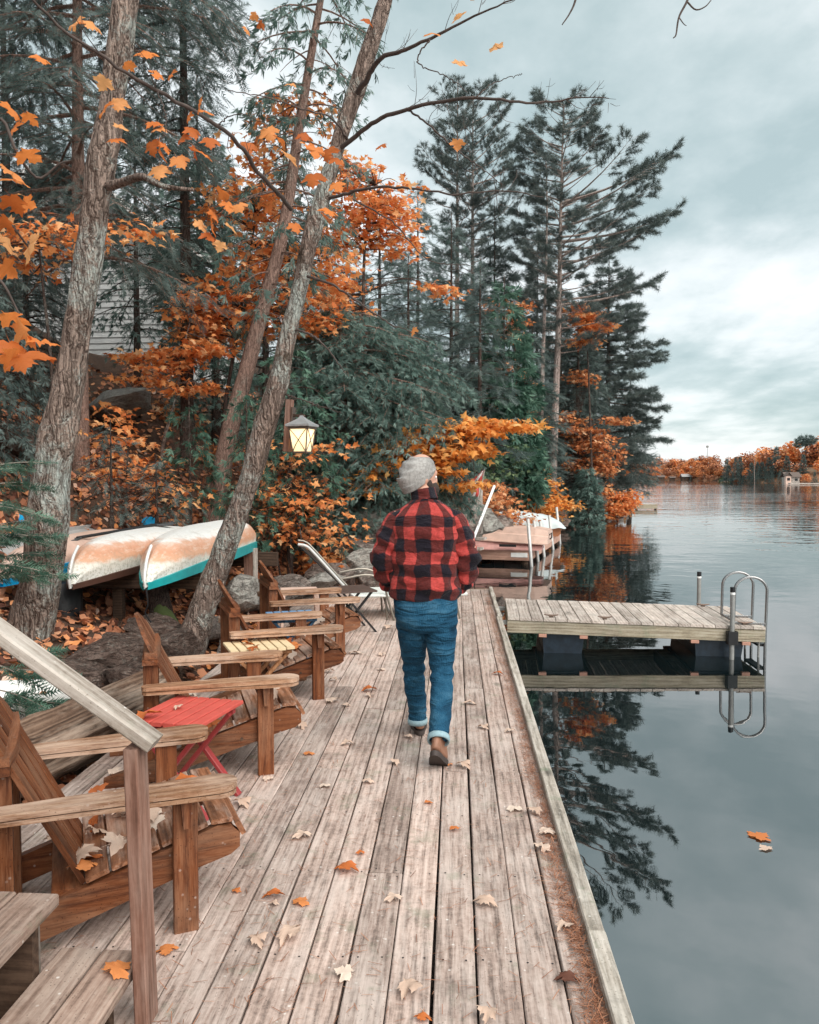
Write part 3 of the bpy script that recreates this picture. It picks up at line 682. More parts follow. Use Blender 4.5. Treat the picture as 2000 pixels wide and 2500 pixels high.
def make_chair():
    c = thing('adirondack_chair', 'x', 'wooden chair', (0, 0, 0), 0, 'wooden lounge chairs in a row on the dock')
    for s in (-1, 1):
        MB().box(-.044, .044, s*.305-.019, s*.305+.019, 0, .512, .003).obj('leg', M['chair'], c)
        MB().prism([(-.02, .505), (.02, .505), (.012, .40), (-.012, .40)], -.018, .018, XZ(s*.343)).obj('arm_bracket', M['chair'], c)
        rail = [(.205, .27), (.205, .325), (.175, .352), (.12, .362), (-.35, .212), (-.86, .05), (-.86, 0), (-.66, 0), (.05, .215), (.17, .245)]
        MB().prism(rail, -.019, .019, XZ(s*.265)).obj('seat_rail', M['chairX'], c)
        MB().box(-.652, -.572, s*.232-.03, s*.232+.03, .0, .655, .003).obj('rear_post', M['chair'], c)
        m = MB(); o = arm_outline(.085, .15, -.66, .19); m.prism(o, .532, .553); m.prism(arm_outline(.085, .15, -.66, .19, .011), .527, .532); m.prism(arm_outline(.085, .15, -.66, .19, .003), .511, .527)
        m.obj('arm', M['arm'], c, False, (0, s*.335, 0))
    for s in (-1, 1):
        for x, z in ((-.13, .205), (-.50, .085)): MB().tube([(x, s*.2835, z), (x, s*.2865, z)], .0095, 8).obj('bolt_plug', M['darkwood'], c)
    MB().box(.168, .186, -.245, .245, .25, .345, .003).obj('front_apron', M['chairY'], c)
    # seat slats follow the rail top: nose slat tilted forward, then sloping back
    top = [((.212, .312), (.185, .362)), ((.178, .371), (.098, .369))] + [((.088-.087*k, .367-.0277*k), (.010-.087*k, .342-.0277*k)) for k in range(5)]
    for (x0, z0), (x1, z1) in top:
        d = Vector((x1-x0, 0, z1-z0)); L = d.length; d.normalize(); n = Vector((-d.z, 0, d.x)); n = n if n.z > 0 else -n
        Mx = Matrix((d, Vector((0, 1, 0)), n)).transposed().to_4x4(); Mx.translation = (x0, 0, z0)
        me = MB().box(0, L, -.287, .287, 0, .019, .003).mesh('seat_slat'); obj('seat_slat', me, M['slat'], c).matrix_local = Mx
    # back of five slats under an arched top
    bd = Vector((-.455, 0, .89)); n = Vector((.89, 0, .455))
    for k in range(-2, 3):
        L0, L1 = [(.60, .68), (.70, .74), (.755, .755)][2-abs(k)]
        if k < 0: L0, L1 = L0, L1
        if k > 0: L0, L1 = L1, L0
        fan = k*.016; w = .048
        pts = [(-w*.92, 0), (w*.92, 0), (w, L1), (0, max(L0, L1)+(.008 if k == 0 else -.02)), (-w, L0)]
        Mx = Matrix((Vector((0, 1, 0)), bd, n)).transposed().to_4x4()
        Mx = Matrix.Translation((-.355, k*.104, .215)) @ Mx @ Matrix.Rotation(-fan, 4, 'Z')
        me = MB().prism(pts, 0, .019).mesh('back_slat'); obj('back_slat', me, M['chairY'], c).matrix_local = Mx
    # curved rear brace: two stacked boards on the posts
    for z, dx in ((.655, 0), (.688, .012)):
        o = [(-.655+dx, -.30), (-.575, -.30), (-.562, -.15), (-.558, 0), (-.562, .15), (-.575, .30), (-.655+dx, .30)]
        MB().prism(o, z, z+.031).obj('back_brace', M['chairY'], c)
    MB().box(-.455, -.35, -.245, .245, .165, .205, .004).obj('lower_brace', M['chairY'], c)
    return c
CH = [((-.811, 2.96), 26, 'nearest wooden chair behind the handrail post, its seat littered with leaves'),
      ((-.880, 4.53), 20, 'second wooden chair from the steps, just beyond the red folding table'),
      ((-.848, 6.10), 23, 'third wooden chair from the steps, between the tan and blue tables'),
      ((-.890, 7.56), 23, 'farthest wooden chair, beside the dark table and the metal lounger')]
chair0 = make_chair()
for i, ((tx, ty), a, lab) in enumerate(CH):
    c = chair0 if i == 0 else copy_tree(chair0)
    c['label'] = lab; off = Matrix.Rotation(R(a), 3, 'Z') @ Vector((.185, -.335, 0))
    c.location = (tx-off.x, ty-off.y, 0); c.rotation_euler = (0, 0, R(a))

# ------------------------------------------------------------------ folding side tables
def side_table(lab, x, y, rz, w, l, n, h, mt, ml, rounded=False):
    t = thing('folding_table', lab, 'side table', (x, y, 0), rz, 'little folding tables between the chairs')
    p = w/n
    for i in range(n):
        a = -w/2+p*i+.005; b = a+p-.010; k = abs((a+b)/w); dl = .0
        if rounded: dl = .035*max(0, (a+b)/w)**3+.02*max(0, -(a+b)/w)**3
        MB().box(a, b, -l/2+dl, l/2-dl, h-.02, h, .003).obj('slat', mt, t)
    for y_ in (-l*.34, l*.34):
        MB().box(-w/2+.02, w/2-.02, y_-.016, y_+.016, h-.05, h-.021).obj('batten', ml, t)
        MB().beam((-w*.42, y_*1.05+.0, h-.045), (w*.5, y_*1.05, 0), .022, .04, .003, (0, 1, 0)).obj('leg', ml, t)
        s = .03 if y_ < 0 else -.03
        MB().beam((w*.42, y_*1.05+s, h-.045), (-w*.5, y_*1.05+s, 0), .022, .04, .003, (0, 1, 0)).obj('leg', ml, t)
    return t
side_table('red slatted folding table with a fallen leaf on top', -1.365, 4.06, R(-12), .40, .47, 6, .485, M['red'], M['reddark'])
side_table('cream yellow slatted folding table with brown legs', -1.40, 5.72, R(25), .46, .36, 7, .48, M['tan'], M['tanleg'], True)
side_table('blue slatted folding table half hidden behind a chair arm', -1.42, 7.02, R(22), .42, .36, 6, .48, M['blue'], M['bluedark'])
def build_far_furniture():
    t = thing('folding_table', 'dark brown solid topped table on black legs by the lounger', 'side table', (-1.12, 8.85, 0), R(24))
    MB().box(-.2, .2, -.25, .25, .44, .46, .004).obj('top', M['tabletop'], t)
    for y in (-.2, .2):
        MB().beam((-.17, y, .44), (.2, y, 0), .02, .03, 0, (0, 1, 0)).obj('leg', M['black'], t)
        MB().beam((.17, y*.8, .44), (-.2, y*.8, 0), .02, .03, 0, (0, 1, 0)).obj('leg', M['black'], t)
    g = thing('sun_lounger', 'metal tube sun lounger with pale sling and raised backrest at the dock end', 'sun lounger', (-.95, 9.75, 0), R(11))
    for y in (-.31, .31):
        MB().tube(spline([(-.93, y, .90), (-.84, y, .88), (-.74, y, .79), (-.33, y, .33), (-.25, y, .29)], 24), .019 if y < 0 else .014, 10).obj('back_tube', M['pole'] if y < 0 else M['chairtube'], g, True)
        MB().tube(spline([(-.42, y*1.05, .50), (-.16, y*1.05, .54), (.0, y*1.05, .50), (.07, y*1.05, .38), (.12, y*1.05, .2), (.18, y*1.05, 0)], 26), .013, 8).obj('arm_tube', M['chairtube'], g, True)
        MB().tube([(-.3, y, .29), (1.05, y, .29)], .018, 8).obj('side_tube', M['sling'], g, True)
        MB().tube([(-.28, y*.98, .29), (-.36, y*.98, 0)], .012, 8).obj('leg', M['chairtube'], g, True)
        MB().tube([(.08, y*.9, .28), (.1, y*.9, .0)], .012, 8).obj('leg', M['chairtube'], g, True)
        MB().tube([(.9, y*.98, .29), (.96, y*.98, 0)], .012, 8).obj('leg', M['chairtube'], g, True)
    m = MB(); m.beam((-.32, 0, .305), (1.05, 0, .305), .6, .012, 0, (0, 0, 1)); m.obj('seat_sling', M['sling'], g)
    MB().beam((-.9, 0, .86), (-.32, 0, .31), .58, .01, 0, (.7, 0, .7)).obj('back_sling', M['black'], g)
    s = thing('step_stool', 'small pale plastic stool with slots beyond the farthest wooden chair', 'stool', (-1.72, 8.9, 0), R(15))
    for y in (-.13, -.045, .04, .125): MB().box(-.2, .2, y-.03, y+.03, .42, .44, .003).obj('slat', M['beige'], s)
    for x in (-.18, .18):
        MB().box(x-.02, x+.02, -.16, .16, .40, .419).obj('side_frame', M['beige'], s)
        for y in (-.14, .14): MB().beam((x, y, .4), (x*1.15, y*1.1, 0), .03, .03, 0).obj('leg', M['beige'], s)
build_far_furniture()

# ------------------------------------------------------------------ canoes on the rack, kayak, old boat, paddle
def canoe_hull(L=4.3, B=.78, Dp=.36, nx=40, ns=24, end_drop=.10, transom=False, zlo=0.0, zhi=1.0):
    V = []; F = []
    for i in range(nx+1):
        t = -1+2*i/nx
        w = B/2*max(0.012, (1-abs(t)**2.3))**.78 if not (transom and t > 0) else B/2*(1-.25*t**3)
        dp = Dp*(1-.12*abs(t)**2)*(max(0.0, 1-abs(t)**9))**.5 if not (transom and t > 0) else Dp*(1-.1*t)
        dp = max(dp, .012); z0 = -end_drop*abs(t)**2.6
        for j in range(ns+1):
            a = math.pi*j/ns; e = .62+.3*abs(t)**2
            cx = math.copysign(abs(math.cos(a))**e, math.cos(a)); sz = abs(math.sin(a))**.62
            x = w*cx; z = sz*dp
            z += .018*math.exp(-((abs(cx)-.0)/.12)**2)*(1 if abs(t) < .97 else 0)          # keel ridge
            x += .016*math.copysign(1, cx)*math.exp(-((z/dp-.5)/.1)**2)                     # chine
            V.append((x, t*L/2, z0+z))
    for i in range(nx):
        for j in range(ns): a = i*(ns+1)+j; F.append((a, a+1, a+ns+2, a+ns+1))
    if transom:
        o = nx*(ns+1); F.append(tuple(o+j for j in range(ns, -1, -1)))
    return V, F
def gunwale(L, B, h, nx=40, end_drop=.1, out=.012, side=0):
    m = MB()
    for s in (-1, 1):
        V = []; F = []
        for i in range(nx+1):
            t = -1+2*i/nx; w = B/2*max(.012, (1-abs(t)**2.3))**.78+out; z0 = -end_drop*abs(t)**2.6
            V += [(s*(w-.03), t*L/2*1.004, z0-.022), (s*w, t*L/2*1.004, z0-.022), (s*(w+.002), t*L/2*1.004, z0+h*(1-.55*abs(t)**3)), (s*(w-.02), t*L/2*1.004, z0+h*(1-.55*abs(t)**3)+.003)]
        for i in range(nx):
            for j in range(4): a = i*4; F.append((a+j, a+(j+1) % 4, a+4+(j+1) % 4, a+4+j))
        m.add(V, F)
    return m
def build_canoes():
    for (x, y, z, rz, rim, h, lab) in ((-2.90, 9.44, .765, .035, M['teal'], .085, 'overturned worn canoe with teal gunwale on the rack'), (-3.62, 9.5, .70, .03, M['brownrim'], .05, 'overturned worn canoe with brown gunwale beside the teal edged one')):
        t = thing('canoe', lab, 'canoe', (x, y, z), rz, 'overturned canoes on the rack')
        if rim is not M['teal']: t.rotation_euler.x = -.025
        V, F = canoe_hull(); me = pymesh('hull', V, F, M['hull'], True); obj('hull', me, None, t)
        gunwale(4.3, .78, h).obj('gunwale', rim, t)
        MB().tube(spline([(0, -2.155, -.11), (.0, -2.175, .0), (.0, -2.10, .16), (0, -1.98, .27)], 16), .014, 6).obj('stem_band', M['whitepl'], t, True)
        if rim is M['teal']:
            MB().tube(spline([(.01, -2.17, -.10), (.03, -2.18, -.25), (.0, -2.17, -.33), (.05, -2.16, -.42)], 12), .008, 5).obj('bow_rope', M['black'], t, True)
    k = thing('kayak', 'beige kayak with blue edge lying behind the big lichen covered trunk', 'kayak', (-4.3, 9.1, .72), .06)
    V, F = canoe_hull(3.6, .66, .3, 30, 18, .04); obj('hull', pymesh('hull', V, F, M['beige'], True), None, k); gunwale(3.6, .66, .09, 30, .04).obj('rim', M['bluepl'], k)
    b = thing('rowing_boat', 'overturned grey boat with flat transom beyond the canoes', 'boat', (-5.15, 10.4, .60), R(178))
    V, F = canoe_hull(3.8, 1.1, .42, 30, 20, .06, True); obj('hull', pymesh('hull', V, F, M['greypl'], True), None, b)
    for xk in (-.28, 0, .28): MB().box(xk-.02, xk+.02, -1.1, 1.85, .385, .44, .004).obj('keel_strip', M['greypl'], b)
    # paddle across the left canoe
    p0, p1 = at(160, 1318, 8.5), at(408, 1276, 9.9); d = (p1-p0); t = thing('kayak_paddle', 'black kayak paddle lying over the left canoe', 'paddle', p0)
    MB().tube([d*.1, d*.9], .017, 8).obj('shaft', M['black'], t, True)
    for a, b_ in ((0.13, -.06), (.87, 1.06)):
        dd = d.normalized(); sd_ = Vector((0, 0, 1)).cross(dd).normalized(); c0, c1 = d*a, d*b_; u = (c1-c0)
        o = [(0, .02), (.3, .075), (.7, .095), (.95, .07), (1, 0), (.95, -.055), (.7, -.08), (.3, -.06), (0, -.02)]
        V = [c0+u*f+sd_*g+Vector((0, 0, .012-abs(g)*.3)) for f, g in o]+[c0+u*f+sd_*g+Vector((0, 0, -.004-abs(g)*.3)) for f, g in o]
        n = len(o); F = [tuple(range(n)), tuple(range(2*n-1, n-1, -1))]+[(i, n+i, n+(i+1) % n, (i+1) % n) for i in range(n)]
        MB().add(V, F).obj('blade', M['blade'], t)
    for (x, y, dd, lab) in ((38, 1268, 9.6, 'bright blue plastic paddle tip poking up left of the big trunk'), (364, 1273, 11.2, 'bright blue plastic paddle tip beside the black blade')):
        c = at(x, y, dd); t = tag(obj('paddle_tip', MB().prism([(.10*math.cos(a), .075*math.sin(a)) for a in np.linspace(0, 6.0, 10)], -.008, .008).mesh('paddle_tip'), M['bluepl'], None, c, (R(60), 0, R(10))), lab, 'paddle tip')
    # rack
    r = thing('canoe_rack', 'dark timber rack carrying the overturned canoes', 'rack', (-3.4, 9.4, 0))
    L0 = Vector((-3.4, 9.4, 0))
    for y in (8.3, 10.45):
        MB().box(-5.0+3.4, -2.3+3.4 if y > 9 else -2.62+3.4, y-.05-9.4, y+.05-9.4, .52, .70, .005).obj('cross_beam', M['darkwood'], r)
        for x in (-4.6, -3.5): MB().box(x-.05+3.4, x+.05+3.4, y-.05-9.4, y+.05-9.4, gz(x, y)-.3, .519, .004).obj('post', M['darkwood'], r)
    MB().box(-2.66+3.4, -2.58+3.4, 8.25-9.4, 8.35-9.4, -.2, .519, .004).obj('post', M['darkwood'], r)
    MB().box(-2.67+3.4, -2.555+3.4, 10.16-9.4, 10.26-9.4, -.2, .745, .005).obj('tall_post', M['postwood'], r)
    MB().box(-2.553+3.4, -2.515+3.4, 10.155-9.4, 10.265-9.4, -.2, .77, .005).obj('pale_post', M['greywood'], r)
build_canoes()
def build_small_boat():
    t = thing('dinghy', 'white plastic dinghy bow full of fallen leaves beside the log', 'dinghy', (-2.98, 5.2, .13), R(20))
    # open tub: outer rim outline and hollow
    n = 28; O = []
    for i in range(n):
        a = 2*math.pi*i/n; O.append((.48*math.copysign(abs(math.cos(a))**.8, math.cos(a)), .28*math.sin(a)*(1-.25*math.cos(a))))
    rings = [(.78, -.16), (.95, -.02), (1.0, .12), (.985, .135), (.93, .135), (.9, .12), (.8, .03), (.7, .0)]
    V = [(x*k, y*k, z) for k, z in rings for x, y in O]; F = []
    for r_ in range(len(rings)-1):
        for i in range(n): F.append((r_*n+i, r_*n+(i+1) % n, (r_+1)*n+(i+1) % n, (r_+1)*n+i))
    F.append(tuple((len(rings)-1)*n+i for i in range(n))); F.append(tuple(range(n-1, -1, -1)))
    obj('hull', pymesh('hull', V, F, M['whitepl'], True), None, t)
build_small_boat()
# ------------------------------------------------------------------ the man
def ring(c, ax, ay, rx, ry, n=40, p=2.2):
    th = np.linspace(0, 2*np.pi, n, endpoint=False); ct, st = np.cos(th), np.sin(th)
    x = np.sign(ct)*np.abs(ct)**(2/p)*rx; y = np.sign(st)*np.abs(st)**(2/p)*ry
    return np.array(c)[None]+x[:, None]*np.array(ax)[None]+y[:, None]*np.array(ay)[None]
def loft(rings, caps=True):
    n = len(rings[0]); V = np.concatenate(rings); k = len(rings); F = []
    for i in range(k-1):
        for j in range(n): F.append((i*n+j, i*n+(j+1) % n, (i+1)*n+(j+1) % n, (i+1)*n+j))
    if caps: F.append(tuple(range(n-1, -1, -1))); F.append(tuple((k-1)*n+j for j in range(n)))
    return V, F
def loft_path(ctrl, n, m=40, p=2.2, uref=None):
    """ctrl rows: x y z rx ry ; ring planes perpendicular to the path; returns V, F, UV(u along girth in metres, v along length)"""
    C = spline(ctrl, n); P = C[:, :3]; T = np.gradient(P, axis=0); T /= np.linalg.norm(T, axis=1, keepdims=True)
    rings = []; X = np.array([1.0, 0, 0])
    for i in range(n):
        ax = X-T[i]*np.dot(X, T[i]); ax /= np.linalg.norm(ax); ay = np.cross(T[i], ax)
        rings.append(ring(P[i], ax, ay, C[i, 3], C[i, 4], m, p))
    V, F = loft(rings); return V, F, np.concatenate([[0], np.cumsum(np.linalg.norm(np.diff(P, axis=0), axis=1))])
def uvmesh(name, parts, mat):
    """parts: (V, F, k rings, m, v values, girth, u0)"""
    me = bpy.data.meshes.new(name); VV = []; FF = []; UVs = []
    for V, F, k, m, vv, girth, u0 in parts:
        o = len(VV); VV += [tuple(v) for v in V]
        for f in F:
            FF.append(tuple(i+o for i in f))
            js = [i % m for i in f]; wrap = (max(js) == m-1 and min(js) == 0 and len(f) == 4)
            for i in f:
                j = i % m; r = i//m; u = (j+m if (wrap and j == 0) else j)/m*girth+u0
                UVs.append((u, vv[r]))
    me.from_pydata(VV, [], FF); l = me.uv_layers.new(name='UVMap')
    l.data.foreach_set('uv', np.array(UVs, dtype=np.float32).ravel())
    for p in me.polygons: p.use_smooth = True
    me.update(); me.materials.append(mat); return me
def remesh(parts, vox, smooth=2, name='m'):
    bm_o = MB()
    for V, F in parts: bm_o.add(V, F)
    me = bm_o.mesh(name+'_src'); o = bpy.data.objects.new('tmp', me); COL.objects.link(o)
    md = o.modifiers.new('r', 'REMESH'); md.mode = 'VOXEL'; md.voxel_size = vox; md.use_smooth_shade = True
    if smooth: s = o.modifiers.new('s', 'SMOOTH'); s.iterations = smooth; s.factor = .5
    dg = bpy.context.evaluated_depsgraph_get(); ev = o.evaluated_get(dg); out = bpy.data.meshes.new_from_object(ev)
    bpy.data.objects.remove(o); out.name = name; return out
def ellipsoid(c, f, l, r, n=24, m=16):
    """radii r along f (face), l (side), z"""
    c = Vector(c); up = f.cross(l); up = up if up.z > 0 else -up; V = []; F = []
    for i in range(1, m):
        a = math.pi*i/m
        for j in range(n):
            b = 2*math.pi*j/n; V.append(c+f*(r[0]*math.sin(a)*math.cos(b))+l*(r[1]*math.sin(a)*math.sin(b))+up*(r[2]*math.cos(a)))
    V.append(c+up*r[2]); V.append(c-up*r[2])
    for i in range(m-2):
        for j in range(n): F.append((i*n+j, (i+1)*n+j, (i+1)*n+(j+1) % n, i*n+(j+1) % n))
    t, b_ = len(V)-2, len(V)-1
    for j in range(n): F.append((t, j, (j+1) % n)); F.append((b_, (m-2)*n+(j+1) % n, (m-2)*n+j))
    return V, F
MAN = Vector((-.185, 5.0, 0))
def build_man():
    man = thing('person', 'man in grey beanie and red black plaid jacket walking away along the dock', 'person', MAN)
    hd = R(60); f = Vector((math.sin(hd), math.cos(hd), -.03)).normalized(); l = Vector((math.cos(hd), -math.sin(hd), 0)); up = l.cross(f)
    if up.z < 0: up = -up
    hc = Vector((-.03, .05, 1.668))
    # ---- body: one continuous mesh (head, neck, trunk, arms, hands, legs)
    parts = [ellipsoid(hc+up*.03, f, l, (.099, .078, .115)), ellipsoid(hc+f*.05-up*.055, f, l, (.058, .054, .062)), ellipsoid(hc+f*.098-up*.015, f, l, (.022, .014, .026)),
             ellipsoid(hc+f*.085+up*.03, f, l, (.02, .05, .014)), ellipsoid(hc+f*.098-up*.058, f, l, (.014, .024, .012)), ellipsoid(hc+f*.088-up*.09, f, l, (.02, .026, .02))]
    for s in (-1, 1): parts.append(ellipsoid(hc-f*.01+l*s*.08-up*.005, f, l, (.026, .012, .034)))
    V, F, _ = loft_path([(-.01, .0, 1.42, .075, .075), (-.01, .01, 1.5, .062, .066), (-.025, .03, 1.6, .058, .062)], 10, 24); parts.append((V, F))
    V, F, _ = loft_path([(0, 0, .86, .15, .10), (0, -.01, 1.05, .145, .10), (0, 0, 1.25, .16, .11), (0, .005, 1.4, .17, .10), (0, .01, 1.47, .11, .07)], 16, 28); parts.append((V, F))
    for s in (-1, 1):
        V, F, _ = loft_path([(s*.15, 0, 1.44, .05, .05), (s*.245, -.02, 1.30, .045, .045), (s*.27, -.02, 1.19, .04, .04), (s*.23, .1, 1.07, .035, .035), (s*.19, .15, 1.0, .028, .03)], 14, 18); parts.append((V, F))
        V, F, _ = loft_path([(s*.19, .15, 1.0, .028, .022), (s*.178, .165, .955, .04, .018), (s*.17, .165, .91, .038, .014)], 8, 16); parts.append((V, F))
        for k in range(4): V, F, _ = loft_path([(s*(.19-.018*k), .165, .92, .009, .009), (s*(.192-.02*k), .162, .87+.006*abs(k-1), .0085, .0085), (s*(.19-.02*k), .15, .83+.01*abs(k-1), .007, .007)], 6, 10); parts.append((V, F))
        V, F, _ = loft_path([(s*.15, .16, .965, .011, .011), (s*.125, .17, .93, .010, .010), (s*.118, .17, .895, .008, .008)], 6, 10); parts.append((V, F))
    LEG = {1: [(.085, 0, .93), (.092, -.005, .80), (.098, -.01, .66), (.104, -.045, .48), (.100, -.18, .34), (.093, -.315, .235), (.09, -.378, .175)],
           -1: [(-.085, 0, .93), (-.085, .03, .80), (-.078, .08, .66), (-.078, .165, .48), (-.077, .22, .32), (-.062, .265, .18), (-.060, .270, .085)]}
    rad = [.13, .108, .092, .072, .07, .058, .054]
    for s in (-1, 1):
        V, F, _ = loft_path([p+(r*.8, r*.8) for p, r in zip(LEG[s], rad)], 18, 18); parts.append((V, F))
    body = remesh(parts, .011, 2, 'body'); body.materials.clear(); obj('body', body, M['skin'], man)
    e = MB()
    for s in (-1, 1): e.add(*ellipsoid(hc+f*.082+l*s*.032+up*.006, f, l, (.011, .012, .011), 12, 8))
    e.obj('eyes', M['white'], man, True)
    # beard and hair below the hat
    bp = [ellipsoid(hc+f*.058-up*.072, f, l, (.066, .066, .06)), ellipsoid(hc+f*.022+l*.045-up*.045, f, l, (.03, .032, .052)), ellipsoid(hc+f*.022-l*.045-up*.045, f, l, (.03, .032, .052)), ellipsoid(hc+f*.097-up*.048, f, l, (.014, .034, .010))]
    bm_ = remesh(bp, .006, 2, 'beard'); bm_.materials.clear(); obj('beard', bm_, M['hair'], man)
    hp = remesh([ellipsoid(hc-f*.035-up*.01, f, l, (.072, .079, .075)), ellipsoid(hc-f*.05-up*.05, f, l, (.045, .06, .045))], .007, 2, 'hair'); hp.materials.clear(); obj('hair', hp, M['hair'], man)
    # ---- beanie: rim rises to the forehead, slouches at the back
    n = 56; rings = []; vv = []
    for i, t in enumerate(np.linspace(0, 1, 22)):
        a = t*math.pi/2
        rr = 1.0*(1+.06*math.sin(t/.42*math.pi*.8))*(.955+.09*t/.42) if t <= .42 else max(.02, math.cos(min(1, (t-.42)/.58)*math.pi/2))**.6*1.06
        zc = -.036+.165*(t/.42*.40 if t <= .42 else .40+.60*math.sin((t-.42)/.58*math.pi/2))
        pts = []
        for j in range(n):
            b = 2*math.pi*j/n; cf, cl = math.cos(b), math.sin(b)
            back = max(0, -cf); x = f*((.100*cf*rr)-.010-.026*math.sin(min(1, t*1.25)*math.pi)*back-.02*t) + l*(.088*cl*rr)
            tilt = .076*cf*(1-t)**1.2
            wr = (.012*math.sin(6.0*t*3.14+2.1*b+1.0)*max(0, 1-abs(t-.38)/.34)+.006*math.sin(11*t*3.14-1.3*b))*(.25+back*1.1+max(0, -cl)*.35)
            r_ = x*(1+wr*5); pts.append(hc+r_+up*(zc+tilt+wr*.8))
        rings.append(np.array([tuple(p) for p in pts])); vv.append(t*.3)
    # inner lip
    lip = [rings[0]*1.0]; inner = np.array([tuple(hc-f*.0+(Vector(p)-hc)*.93+up*.012) for p in rings[0]]); rings = [inner]+rings; vv = [-.01]+vv
    V, F = loft(rings, False); F.append(tuple((len(rings)-1)*n+j for j in range(n)))
    me = uvmesh('beanie', [(V, F, len(rings), n, vv, .6, 0)], M['knit']); sub(obj('beanie', me, None, man), 1)
    # ---- jacket
    m = 72; prof = [(.925, .000, .190, .125), (.935, .0, .202, .138), (.965, .0, .208, .145), (1.0, -.003, .214, .150), (1.08, -.006, .210, .147), (1.17, -.004, .208, .142), (1.26, 0, .214, .142), (1.35, .002, .224, .140), (1.42, .004, .222, .130), (1.462, .008, .205, .114), (1.497, .012, .166, .096), (1.525, .014, .118, .084), (1.545, .016, .086, .078)]
    C = spline([(z, cy, rx, ry, 0) for z, cy, rx, ry in prof], 60); rings = []; zv = []
    for i, (z, cy, rx, ry, _) in enumerate(C):
        r0 = ring((0, cy, z), (1, 0, 0), (0, 1, 0), rx, ry, m, 2.35)
        th = np.linspace(0, 2*np.pi, m, endpoint=False)
        w = .007*np.sin(th*3+z*23)+.009*np.sin(th*5-z*31+1.3)+.006*np.sin(th*2+z*60)+.004*np.sin(th*7+z*75)
        w *= np.clip((1.45-z)/.25, .1, 1); fl = .012*np.exp(-((z-1.02)/.03)**2)*np.sin(th*4+.7)
        c0 = np.array([0, cy, z]); d = r0-c0; d /= np.linalg.norm(d, axis=1, keepdims=True)+1e-6
        r0 = r0+d*(w+fl)[:, None]; r0[:, 2] -= np.abs(r0[:, 0])*np.clip((z-1.38)/.1, 0, 1)*.16 + 0*z
        rings.append(r0); zv.append(z)
    V, F = loft(rings, True); zv = [z+.013 for z in zv]
    parts = [(V, F, 60, m, zv, 1.4, .083)]
    for s in (-1, 1):
        ctl = [(s*.135, .006, 1.452, .03, .055), (s*.172, .002, 1.418, .056, .07), (s*.205, -.008, 1.352, .068, .076), (s*.236, -.018, 1.265, .073, .078), (s*.256, -.018, 1.18, .075, .079), (s*.248, .03, 1.10, .072, .077), (s*.222, .085, 1.035, .068, .07), (s*.205, .12, .99, .058, .06)]
        k, mm = 46, 48; Vs, Fs, ln = loft_path(ctl, k, mm, 2.1)
        Vs = Vs.reshape(k, mm, 3); cen = Vs.mean(1, keepdims=True); d = Vs-cen; dl = np.linalg.norm(d, axis=2, keepdims=True)
        tt = np.linspace(0, 1, k)[:, None]; th = np.linspace(0, 2*np.pi, mm, endpoint=False)[None]
        w = (.012*np.sin(tt*34+1.6*np.sin(th+s))+.010*np.sin(tt*57+2*th)+.005*np.sin(tt*90-th*3))*np.clip((tt-.25)/.25, .15, 1)+.004*np.sin(th*4+tt*9)
        Vs = cen+d*(1+w[..., None]/dl)
        parts.append((Vs.reshape(-1, 3), Fs, k, mm, [1.40+.02-x+.02 for x in ln], .45, .02 if s > 0 else .09))
    # standing collar
    ctl = [(-.004, .012, 1.522, .086, .080), (-.008, .016, 1.545, .080, .076), (-.014, .020, 1.575, .078, .074), (-.018, .023, 1.592, .076, .073), (-.018, .023, 1.594, .068, .066), (-.016, .022, 1.56, .064, .062)]
    Vc, Fc, lc = loft_path(ctl, 18, 48, 2.1); parts.append((Vc, Fc, 18, 48, [1.535+x for x in lc], .6, .0))
    jk = obj('jacket', uvmesh('jacket', parts, M['plaid']), None, man); sub(jk, 1)
    # ---- jeans: waist, seat and legs in one skin
    jp = []
    V, F, _ = loft_path([(0, .0, .985, .165, .105), (0, -.004, .94, .180, .118), (0, -.012, .88, .187, .130), (0, -.014, .82, .182, .130), (0, -.002, .77, .155, .115), (0, .005, .745, .11, .09)], 24, 48, 2.4); jp.append((V, F))
    jr = [.112, .104, .092, .070, .067, .060, .055]
    for s in (-1, 1):
        k, mm = 70, 40; Vs, Fs, ln = loft_path([p+(r, r*1.04) for p, r in zip(LEG[s], jr)], k, mm, 2.1)
        Vs = Vs.reshape(k, mm, 3); cen = Vs.mean(1, keepdims=True); d = Vs-cen; dl = np.linalg.norm(d, axis=2, keepdims=True)
        tt = np.linspace(0, 1, k)[:, None]; th = np.linspace(0, 2*np.pi, mm, endpoint=False)[None]
        def fold(c, wd, a, fr, ph): return a*np.exp(-((tt-c)/wd)**2)*np.sin(fr*tt+1.2*np.sin(th+ph))
        w = fold(.52, .09, .0075, 75, 1.0+s)+fold(.95, .09, .006, 95, .4)+fold(.22, .08, .005, 70, 2.2)+.0025*np.sin(th*3+tt*11)+fold(.72, .12, .003, 50, 2)
        Vs = cen+d*(1+w[..., None]/dl); jp.append((Vs.reshape(-1, 3), Fs))
    jm = remesh(jp, .0075, 2, 'jeans'); jm.materials.clear(); obj('jeans', jm, M['denim'], man)
    for s in (-1, 1):
        a, b = Vector(LEG[s][-2]), Vector(LEG[s][-1]); t = (b-a).normalized()
        ax = Vector((1, 0, 0)); ax = (ax-t*ax.dot(t)).normalized(); ay = t.cross(ax)
        rr = [ring(b+t*o, ax, ay, r_, r_*1.04, 36, 2.1) for o, r_ in ((-.018, .058), (-.018, .0635), (.0, .0655), (.016, .0635), (.016, .055), (-.0, .053))]
        V, F = loft(rr, False); obj('cuff', pymesh('cuff', V, F, M['cuff'], True), None, man)
